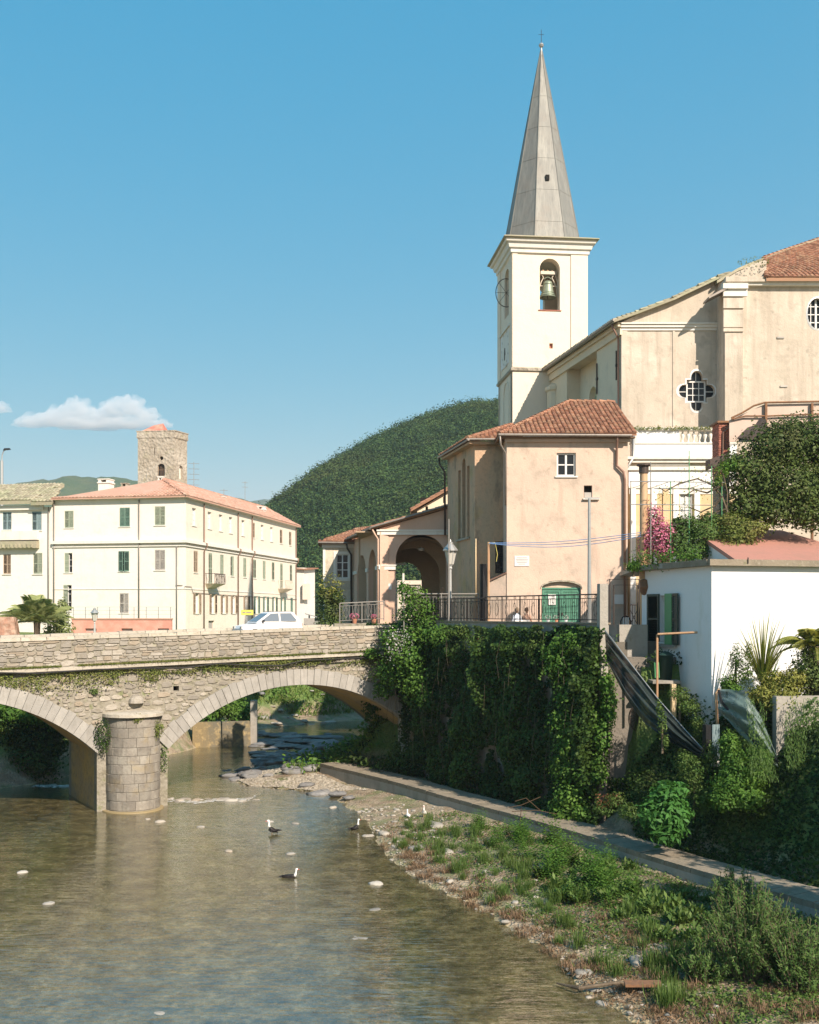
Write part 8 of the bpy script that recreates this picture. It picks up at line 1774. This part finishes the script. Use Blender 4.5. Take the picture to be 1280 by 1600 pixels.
while cnt < 230:
    q = RS.uniform(); x = RS.uniform(545, 1120); y = RS.uniform(1262, 1600); X, Y = G(x, y, .12)
    if cnt < 110: x = RS.uniform(548, 700); y = 1262+RS.uniform(0, 1)*75; X, Y = G(x, y, .1)
    dp, sp = segd(np.array([X]), np.array([Y]), PATH, False); dc, _ = segd(np.array([X]), np.array([Y]), CHAN, True); ins = inside(np.array([X]), np.array([Y]), CHAN)[0]
    if dp[0]*sp[0] > -.15 or (ins and dc[0] > .9): continue
    if cnt >= 110 and RS.uniform() > math.exp(-dc[0]*.55)+.12: continue
    s = RS.uniform(.10, .24)*(1.5 if RS.uniform() < .15 else 1)
    stone(X, Y, float(ground_h(X, Y))+.02*RS.uniform(), s, 'small pale rounded stone lying on the gravel bank', 'stones scattered on the gravel bank', sz=RS.uniform(.6,1)); cnt += 1
# pebbles past that number, one mesh of small real stones
def pebbles(name, X, Y, smin, smax, mat, zoff=.0, Zs=None):
    n = len(X); base = np.array([[.5,0,0],[.15,.42,0],[-.42,.3,0],[-.45,-.25,0],[.1,-.42,0],[.22,.05,.3],[-.2,0,.32]]); fc = [(0,1,5),(1,6,5),(1,2,6),(2,3,6),(3,4,6),(4,5,6),(4,0,5)]
    s = RS.uniform(smin, smax, n)*np.where(RS.uniform(size=n) < .1, 1.8, 1); a = RS.uniform(0, 2*pi, n); B_ = np.repeat(base[None], n, 0)*s[:,None,None]*(1+.2*RS.normal(size=(n,7,1)))
    x = B_[...,0]*np.cos(a)[:,None]-B_[...,1]*np.sin(a)[:,None]; y = B_[...,0]*np.sin(a)[:,None]+B_[...,1]*np.cos(a)[:,None]; z = B_[...,2]
    gz = ground_h(X, Y) if Zs is None else Zs
    V = np.stack([x+X[:,None], y+Y[:,None], z+(gz+zoff)[:,None]], -1).reshape(-1,3); Fc = (np.array(fc)[None]+7*np.arange(n)[:,None,None]).reshape(-1,3); return npmesh(name, V, Fc, mat, kind='stuff')
n = 60000; X = RS.uniform(-8, 13, n); Y = RS.uniform(22, 58, n); dp, sp = segd(X, Y, PATH, False); dc, _ = segd(X, Y, CHAN, True); ins = inside(X, Y, CHAN)
p_ = np.where(ins, np.exp(-dc*1.6)*.8, np.exp(-dc*.45)*.55)*(fbm(X*.7, Y*.7, 81) > .42); ok = (dp*sp < -.1) & (RS.uniform(size=n) < p_*.55); pebbles('pebbles', X[ok], Y[ok], .03, .085, M['pebble'])
n = 30000; X = RS.uniform(-11, -2, n); Y = RS.uniform(55, 66, n); ins = inside(X, Y, CHAN); dc, _ = segd(X, Y, CHAN, True); dp, sp = segd(X, Y, PATH, False); ok = ((~ins) | (dc < .4)) & (dp*sp < -.3) & (fbm(X*.6, Y*.6, 83) > .40); pebbles('gravel', X[ok], Y[ok], .05, .13, M['pebble'])
# pebbles showing through the shallow bed
n = 26000; X = RS.uniform(-14, 8, n); Y = 23+RS.uniform(0,1,n)**1.6*30; ins = inside(X, Y, CHAN); ok = ins & (fbm(X*.8, Y*.8, 85) > .40) & (np.abs((X/Y)) < .42); pebbles('bed_pebbles', X[ok], Y[ok], .04, .14, M['pebble'], .0)
# slabs of rock beyond the bridge and at the bend
SBK = [rock_mesh(100+i, .35, 'slab', 9, 5, .25) for i in range(6)]
random.seed(8)
for i in range(90):
    x = random.uniform(350, 505); y = random.uniform(1150, 1215)
    if x < 350+(1205-y)*.2: continue
    X, Y = G(x, y, .15); s = random.uniform(.5, 1.5)
    o = stone(X, Y, float(ground_h(X, Y))+.08, s, 'tilted slab of dark layered rock seen through the right arch', 'dark rock slabs under the right arch', random.choice(SBK), name='rock_slab', sz=random.uniform(.5, 1.1), rot=random.uniform(0, 60)); o.rotation_euler[0] = random.uniform(-.35,.35)
for i in range(60):
    x = random.uniform(385, 520); y = random.uniform(1112, 1146); X, Y = G(x, y, .3); s = random.uniform(.4, 1.25)
    stone(X, Y, float(ground_h(X, Y))+.05, s, 'pale boulder on the far bend of the river', 'boulders on the far river bend', random.choice(SBK if i % 3 == 0 else RK), name='boulder', sz=random.uniform(.4,.8))
for x, y, w in ((500,1236,46),(528,1240,30),(480,1228,26),(478,1150,50),(440,1160,40),(465,1205,50),(486,1212,40),(545,1248,22)):
    X, Y = G(x, y, .15); stone(X, Y, float(ground_h(X, Y))+.1, w/F*Y, 'big tilted grey slab where the path wall meets the water' if y > 1225 else 'big dark slab of bedrock beyond the bridge', 'grey slabs by the path wall' if y > 1225 else 'bedrock slabs beyond the bridge', SBK[int(w) % 6], name='rock_slab', sz=.8, rot=20)
for i in range(85):                                    # shoals of flat bedrock in the shallows beyond the bridge
    x = random.uniform(400, 520); y = random.uniform(1148, 1188); X, Y = G(x, y, .0); s = random.uniform(.6, 2.3)
    o = stone(X, Y, random.uniform(-.03,.10), s, 'low flat ledge of bedrock in the stream beyond the bridge', 'bedrock ledges in the stream', random.choice(SBK), name='rock_ledge', sz=random.uniform(.3, .55), rot=random.uniform(-15, 30))
# weir: a line of pale stones and foam
random.seed(4)
for k in range(26):
    x = 252+k*5.9+random.uniform(-2,2); y = 1250+random.uniform(-3,3)
    if 312 < x < 322: continue
    X, Y = G(x, y, 0); stone(X, Y, -.02, random.uniform(.3,.75), 'pale stone in the low weir right of the pier', 'stones of the low weir', RK[k % 8], name='weir_stone', sz=random.uniform(.35,.6)).data.materials
for k in range(14):
    x = 55+k*7+random.uniform(-2,2); y = 1228+3*sin(k)+random.uniform(-2,2); X, Y = G(x, y, 0); stone(X, Y, -.03, random.uniform(.3,.8), 'white stone in the shallow rapids under the left arch', 'stones in the left rapids', RK[(k*3) % 8], name='weir_stone', sz=.3)
fm = bpy.data.materials.new('foam'); fm.use_nodes = True; t = fm.node_tree; b = t.nodes['Principled BSDF']; b.inputs['Base Color'].default_value = (.75,.74,.70,1)
trn = t.nodes.new('ShaderNodeBsdfTransparent'); mx = t.nodes.new('ShaderNodeMixShader'); t.links.new(rng(t, tex(t, 'noise', 5, (1,1,1)), .44, .58, 1, .15), mx.inputs[0]); t.links.new(b.outputs[0], mx.inputs[1]); t.links.new(trn.outputs[0], mx.inputs[2]); t.links.new(mx.outputs[0], t.nodes['Material Output'].inputs[0])
mb = MB()
for pts in ([(253,1250),(280,1251),(310,1254),(340,1250),(390,1249),(400,1243)], [(52,1228),(90,1229),(120,1226),(150,1229)]):
    for (a, b_) in zip(pts, pts[1:]):
        A, B_ = G(*a, .012), G(*b_, .012); mb.face((A[0],A[1]-.35,.012),(B_[0],B_[1]-.35,.012),(B_[0],B_[1]+.35,.02),(A[0],A[1]+.35,.02))
mb.obj('foam', fm, kind='stuff')
# ================================================================ bank plants
def weed_mesh(kind, seed):
    rs = np.random.default_rng(seed); V, Fa, vv = [], [], []
    def leaf(p, d, up, L_, w, tone):
        b0 = len(V); sd = np.cross(d, up); sd = sd/max(1e-6, np.linalg.norm(sd)); m = p+d*L_*.5+up*L_*.12; V.extend([p, m+sd*w, p+d*L_, m-sd*w]); Fa.append((b0,b0+1,b0+2,b0+3)); vv.extend([tone]*4)
    if kind == 'dock':
        for i in range(58):
            az = rs.uniform(0, 2*pi); el = rs.uniform(.2, 1.2); d = np.array([cos(az)*cos(el), sin(az)*cos(el), sin(el)]); leaf(np.array([rs.normal()*.12,rs.normal()*.12,.02+abs(rs.normal())*.10])+d*.05, d, np.array([0,0,1.]), rs.uniform(.14,.30), rs.uniform(.035,.06), rs.uniform())
    elif kind == 'nettle':
        for s_i in range(13):
            az = rs.uniform(0, 2*pi); b_ = np.array([cos(az), sin(az), 0])*rs.uniform(0,.28); H = rs.uniform(.45,1.0); ln = np.array([cos(az)*.2, sin(az)*.2, 1.])
            for k in range(15):
                q = (k+1)/15; p = b_+ln*H*q; a2 = k*2.4; d = np.array([cos(a2), sin(a2), .25]); leaf(p, d, np.array([0,0,1.]), .15*(1.2-q*.6), .035, rs.uniform())
    elif kind == 'dry':
        for i in range(120):
            az = rs.uniform(0, 2*pi); d = np.array([cos(az)*.5, sin(az)*.5, rs.uniform(.2,1)]); leaf(np.array([rs.normal()*.14, rs.normal()*.14, 0]), d, np.array([0,0,1.]), rs.uniform(.12,.34), .009, rs.uniform())
    elif kind == 'grass':
        for i in range(130):
            az = rs.uniform(0, 2*pi); d = np.array([cos(az)*.4, sin(az)*.4, 1]); leaf(np.array([rs.normal()*.10, rs.normal()*.10, 0]), d, np.array([cos(az),sin(az),.2]), rs.uniform(.15,.5), .009, rs.uniform())
    mt = {'dock':'weed','nettle':'vine','dry':'drygrass','grass':'weed'}[kind]
    return npmesh('weed_clump', np.array(V, float), np.array(Fa), M[mt], attr=np.array(vv), meshonly=True, origin=False)
WM = {k: [weed_mesh(k, 10*i+j) for j in range(3)] for i, k in enumerate(('dock','nettle','dry','grass'))}
LBL = {'dock':('broad leaved dock plant on the gravel bank','docks on the gravel bank'), 'nettle':('leafy upright nettle like weed on the gravel bank','tall weeds on the gravel bank'), 'dry':('clump of dry brown stalks on the gravel bank','dry clumps on the gravel bank'), 'grass':('tuft of green grass on the gravel bank','grass tufts on the gravel bank')}
def weed(kd, X, Y, s): 
    o = piece('weed_clump', random.choice(WM[kd]), None, (X, Y, float(ground_h(X, Y))), RS.uniform(0, 360), (s, s, s*RS.uniform(.8,1.2))); return tag(o, LBL[kd][0], 'weed', LBL[kd][1])
random.seed(33)
def scatter(kd, n, poly, s0, s1, test=None):
    c = 0; tries = 0; xs = [p[0] for p in poly]; ys = [p[1] for p in poly]
    while c < n and tries < n*60:
        tries += 1; x = RS.uniform(min(xs), max(xs)); y = RS.uniform(min(ys), max(ys))
        if not inside(np.array([x]), np.array([y]), poly)[0]: continue
        X, Y = G(x, y, .3); dp, sp = segd(np.array([X]), np.array([Y]), PATH, False)
        if dp[0]*sp[0] > -.3 or inside(np.array([X]), np.array([Y]), CHAN)[0]: continue
        weed(kd, X, Y, RS.uniform(s0, s1)); c += 1
scatter('nettle', 34, [(800,1310),(860,1300),(960,1330),(1010,1370),(990,1430),(900,1420),(830,1370)], .7, 1.15)
scatter('nettle', 16, [(730,1290),(820,1300),(840,1340),(760,1350)], .5, .8)
scatter('dock', 44, [(820,1330),(1000,1370),(1110,1460),(1080,1500),(960,1440),(850,1400)], .7, 1.2)
scatter('grass', 60, [(560,1275),(700,1290),(900,1380),(1090,1500),(1060,1590),(900,1480),(720,1380),(610,1310)], .6, 1.2)
scatter('grass', 30, [(610,1270),(760,1290),(900,1400),(860,1420),(700,1350)], .5, .9)
scatter('dry', 96, [(570,1290),(660,1310),(800,1400),(980,1540),(900,1510),(720,1420),(590,1330)], .45, .95)
scatter('dry', 26, [(940,1420),(1060,1470),(1110,1560),(1000,1560),(930,1480)], .6, 1.1)
scatter('dry', 40, [(1000,1560),(1290,1540),(1290,1600),(1040,1600)], .5, 1.0)
scatter('dock', 26, [(960,1380),(1180,1440),(1130,1480),(1000,1440)], .7, 1.1)
# low cover between them
n = 9000; x = RS.uniform(600, 1290, n); y = RS.uniform(1275, 1600, n); X = np.empty(n); Yv = (CZ-.25)*F/(y-HY); X = (x-HX)/F*Yv; dp, sp = segd(X, Yv, PATH, False); dc, _ = segd(X, Yv, CHAN, True); ins = inside(X, Yv, CHAN)
ok = (dp*sp < -.2) & (~ins) & (dc > .6) & (fbm(X*.9, Yv*.9, 91)+.05*np.minimum(dc, 3) > .60); blades('low_weeds', np.stack([X[ok], Yv[ok], ground_h(X[ok], Yv[ok])], 1), .16, M['weed'], 6, .16, .010, lean=.9, kind='stuff')
ok2 = (dp*sp < -.2) & (~ins) & (dc > 1.2) & (fbm(X*.7, Yv*.7, 93)+.08*np.minimum(dc, 3) > .58); q = np.repeat(np.stack([X[ok2], Yv[ok2], ground_h(X[ok2], Yv[ok2])+.06], 1), 5, 0)+RS.normal(size=(ok2.sum()*5,3))*np.array([.15,.15,.03]); leaves('ground_cover', q, np.tile([0,-.2,1.], (len(q),1)), .10, M['weed'], asp=.6, kind='stuff')
ok3 = (dp*sp < -.2) & (~ins) & (dc > .15) & (fbm(X*.8, Yv*.8, 97)-.05*np.minimum(dc, 3) > .38); blades('dry_stalks', np.stack([X[ok3], Yv[ok3], ground_h(X[ok3], Yv[ok3])], 1), .17, M['drygrass'], 5, .16, .009, lean=1.1, kind='stuff')
# willow bushes at the lower right
def willow(cx, cy, n, H, spread, lab):
    V = []; Nn = []; Td = []; st = MB(); z0_ = float(ground_h(cx, cy))
    t_ = thing('willow_bush', Fr(cx, cy, 0, z0_), lab, 'bush')
    for i in range(n):
        az = RS.uniform(0, 2*pi); r = spread*RS.uniform(.1, 1)**.7; b_ = np.array([cx+r*.45*cos(az), cy+r*.45*sin(az), z0_]); h = H*RS.uniform(.5, 1)*(1-.45*(r/spread)**2); tip = np.array([cx+r*cos(az), cy+r*sin(az), z0_+h])
        mid = (b_+tip)/2+np.array([0,0,.1*h]); st.tube([tuple(b_), tuple(mid), tuple(tip)], [.012,.008,.004], 3)
        k = int(36*h/1.4)+12; q = RS.uniform(.12, 1, k)[:,None]; p = (1-q)**2*b_+2*q*(1-q)*mid+q*q*tip+RS.normal(size=(k,3))*.035
        V.append(p); Td.append(np.tile(unit((tip-b_)[None]), (k,1))*.8+RS.normal(size=(k,3))*.5)
    V = np.concatenate(V); Td = np.concatenate(Td)
    leaves('foliage', V, sph(len(V))*.6+np.array([0,-.4,.5]), .125, M['willow'], t_, .24, .9, .2, None, unit(Td), .8); st.obj('stems', M['bark'], t_)
cx, cy = G(1185, 1545, .3); willow(cx, cy+.6, 200, 2.5, 1.35, 'tall feathery willow bush on the bank at the lower right')
cx, cy = G(1265, 1560, .3); willow(cx, cy+.4, 170, 1.9, 1.3, 'wide willow bush cut by the right edge of the picture')
cx, cy = G(1105, 1540, .3); willow(cx, cy+.3, 90, 1.2, .75, 'low willow bush at the left foot of the tall one')
cx, cy = G(1160, 1450, .3); willow(cx, cy+.5, 110, 1.6, .9, 'shaded willow bush behind the tall one by the path')
# driftwood and a rusty plate
MB().tube([G(870,1535,.1)+(.08,), G(905,1548,.1)+(.16,), G(960,1546,.1)+(.25,), G(1010,1540,.1)+(.2,)], [.02,.05,.045,.02], 6).obj('driftwood', M['bark'], None, label='grey driftwood branch stranded at the waterline', cat='driftwood')
A = G(1000, 1545, .3); mbp = MB(Fr(A[0], A[1], -4, 0)).hexa([(-.35,-.1,.36),(.5,-.1,.38),(.5,.18,.40),(-.35,.18,.38)], [(-.35,-.1,.42),(.5,-.1,.44),(.5,.18,.46),(-.35,.18,.44)]); mbp.obj('rusty_plank', M['rust'], None, label='rust red plank lying among dry stalks on the bank', cat='plank')
st_ = MB(); 
for pts in ([(800,1268),(838,1266),(870,1272)],[(805,1252),(822,1247),(846,1268)],[(845,1245),(815,1258),(795,1262)],[(815,1262),(812,1290),(818,1308)]):
    st_.tube([P(x, y, 43.6) for x, y in pts], .015, 4)
st_.obj('dry_branch', M['drygrass'], None, label='broken straw coloured branches lying on the path edge', cat='branch')
X, Y = G(812, 1320, .2); weed('nettle', X, Y, 1.0)
# ================================================================ ducks
def duck(fr, label, body, head, face, swim=True, up=False, s=1.0):
    t_ = thing('duck', fr, label, 'duck'); z = fr.oz; zb = z+(.0 if swim else .14*s)
    prof = [(-.36,.10,.02,.03),(-.27,.10,.06,.05),(-.16,.09,.11,.09),(0,.08,.14,.11),(.12,.08,.13,.11),(.22,.11,.08,.08),(.27,.18,.045,.05),(.285,.26,.035,.038),(.29,.33,.032,.035),(.30,.385,.042,.042),(.33,.395,.04,.036),(.37,.385,.02,.018)]
    if up: prof = [(-.26,.02,.02,.03),(-.20,.06,.06,.05),(-.12,.11,.10,.09),(0,.15,.13,.12),(.08,.20,.11,.11),(.12,.28,.07,.07),(.13,.36,.04,.045),(.13,.44,.034,.036),(.135,.50,.032,.035),(.15,.555,.042,.042),(.18,.56,.038,.034),(.22,.55,.02,.018)]
    def rings(a, b): 
        out = []
        for (x, zc_, ry_, rz_) in prof[a:b]: out.append([(x*s, ry_*s*cos(2*pi*k/12), zb+(zc_+rz_*sin(2*pi*k/12))*s) for k in range(12)])
        return out
    MB(fr).loft(rings(0, 7)).obj('body', body, t_, smooth=True)
    nk = prof[5:]; MB(fr).tube([(a*s, 0, zb+b*s) for a, b, c, d in nk], [max(c*1.15, .04)*s if k < 6 else c*s for k, (a, b, c, d) in enumerate(nk)], 10).obj('neck_and_head', head, t_, smooth=True)
    x, zc_ = prof[-1][0], prof[-1][1]
    MB(fr).hexa([((x-.01)*s,-.018*s,zb+(zc_-.02)*s),((x+.07)*s,-.014*s,zb+(zc_-.025)*s),((x+.07)*s,.014*s,zb+(zc_-.025)*s),((x-.01)*s,.018*s,zb+(zc_-.02)*s)], [((x-.01)*s,-.014*s,zb+(zc_+.012)*s),((x+.065)*s,-.010*s,zb+(zc_-.008)*s),((x+.065)*s,.010*s,zb+(zc_-.008)*s),((x-.01)*s,.014*s,zb+(zc_+.012)*s)]).obj('beak', face, t_)
    for sg in (-1, 1):
        MB(fr).loft([[( (xx+dx)*s, sg*(yy)*s, zb+(zz_+dz)*s) for dx, dz in ((-.02,0),(0,.035),(.02,0),(0,-.035))] for xx, yy, zz_ in ((.12,.125,.12),(.02,.145,.12),(-.12,.11,.12),(-.30,.04,.12))]).obj('wing', body, t_, smooth=True)
        MB(fr).lathe([(0,-.007*s),(.007*s,0),(0,.007*s)], ((x-.06)*s, sg*.037*s, zb+(zc_+.015)*s), 6).obj('eye', M['dark'], t_)
        if not swim: MB(fr).tube([(.0,sg*.05*s,zb+.02*s),(.01*s,sg*.05*s,z+.01)], .011*s, 5).tube([(-.02*s,sg*.05*s,z+.01),(.07*s,sg*.05*s,z+.008)], .016*s, 5).obj('leg', M['orange'], t_)
    MB(fr).hexa([(-.44*s,-.05*s,zb+.10*s),(-.30*s,-.05*s,zb+.07*s),(-.30*s,.05*s,zb+.07*s),(-.44*s,.05*s,zb+.10*s)], [(-.44*s,-.05*s,zb+.115*s),(-.30*s,-.04*s,zb+.15*s),(-.30*s,.04*s,zb+.15*s),(-.44*s,.05*s,zb+.115*s)]).obj('tail', body, t_)
    return t_
X, Y = G(452, 1371, 0); duck(Fr(X, Y, 8, -.04), 'black and white duck swimming in the middle of the river, facing right', M['duckblack'], M['duckwhite'], M['duckred'], s=.82)
X, Y = G(425, 1303, 0); duck(Fr(X, Y, 200, -.10), 'black duck with pinkish white neck standing in the shallows nearest the pier', M['duckblack'], M['duckwhite'], M['duckred'], False, True, .95)
X, Y = G(556, 1293, .1); duck(Fr(X, Y, 15, float(ground_h(X, Y))+.04), 'black duck with white head standing on the stones at the bank tip', M['duckblack'], M['duckwhite'], M['duckred'], False, True, .8)
X, Y = G(638, 1279, .15); duck(Fr(X, Y, 100, float(ground_h(X, Y))), 'white duck resting on the stones below the path wall, the left one', M['duckwhite'], M['duckwhite'], M['duckred'], True, False, .7)
X, Y = G(663, 1281, .15); duck(Fr(X, Y, 260, float(ground_h(X, Y))), 'white duck standing upright on the bank, the right one of the white pair', M['duckwhite'], M['duckwhite'], M['duckred'], False, True, .75)
# palm and shrub behind the left parapet
frond_palm(58, 972, 64, 38, 2.5, 'bushy palm with arching fronds behind the parapet at the left', M['palm'], trunk_h=1.2, lw=.028, pairs=20, leafL=.34, droop=.75, up0=.2, up1=1.5)
bush('shrub', 'pale leaved shrub right of the palm behind the parapet', 'shrub', [blob(92,965,66,16,18,.8), blob(100,985,65.5,14,14,.8), blob(84,985,65.5,16,12,.8), blob(98,948,66,9,14,.5)], 1500, .2, M['palm'], asp=.5)
# red valerian and twigs
for i, (x, y, Y) in enumerate(((488,815,74),(496,812,74),(478,820,74.5))):
    pass

# ================================================================ the small cloud over the town, beyond the haze
cm_ = bpy.data.materials.new('cloud_material'); cm_.use_nodes = True; t = cm_.node_tree; t.nodes.remove(t.nodes['Principled BSDF'])
pv = t.nodes.new('ShaderNodeVolumePrincipled'); pv.inputs['Color'].default_value = (1,1,1,1); pv.inputs['Anisotropy'].default_value = 0; pv.inputs['Density'].default_value = .012
t.links.new(pv.outputs[0], t.nodes['Material Output'].inputs['Volume'])
def cloud(pxs, Y, name):
    rs = random.Random(12); V, Fa = [], []
    for (x, y, r_, ry_) in pxs:
        c = P(x, y, Y); k = Y/F; b0 = len(V); n, m_ = 20, 14; ph = [rs.uniform(0, 6) for _ in range(9)]
        for i in range(m_+1):
            th = pi*i/m_
            for j in range(n):
                a = 2*pi*j/n; q = 1+.16*sin(3*a+ph[0]+2*th)+.13*sin(5*a+ph[1]-3*th)+.10*sin(8*th+ph[2]+a*2)+.07*sin(11*a+ph[3]+5*th)
                V.append((c[0]+r_*k*q*sin(th)*cos(a), c[1]+(r_+ry_)*.5*k*q*sin(th)*sin(a), c[2]+ry_*k*q*cos(th)*(1 if th < pi/2 else .55)))
        Fa += [(b0+i*n+j, b0+i*n+(j+1) % n, b0+(i+1)*n+(j+1) % n, b0+(i+1)*n+j) for i in range(m_) for j in range(n)]
    me = bpy.data.meshes.new(name); me.from_pydata(V, [], [f[::-1] for f in Fa]); me.materials.append(cm_); me.update()
    o = bpy.data.objects.new(name, me); C.objects.link(o)
    rm = o.modifiers.new('remesh', 'REMESH'); rm.mode = 'VOXEL'; rm.voxel_size = Y/F*1.3
    return tag(o, kind='stuff')
cloud([(60,660,34,14),(95,655,30,20),(122,644,22,22),(150,655,26,18),(178,645,26,20),(203,638,24,20),(225,652,26,16),(250,664,20,9),(140,665,60,10),(200,664,50,10),(40,664,20,7),(185,632,14,12),(112,634,10,12)], 5200, 'cloud')
cloud([(-8,640,24,10),(2,634,12,7)], 5200, 'cloud')
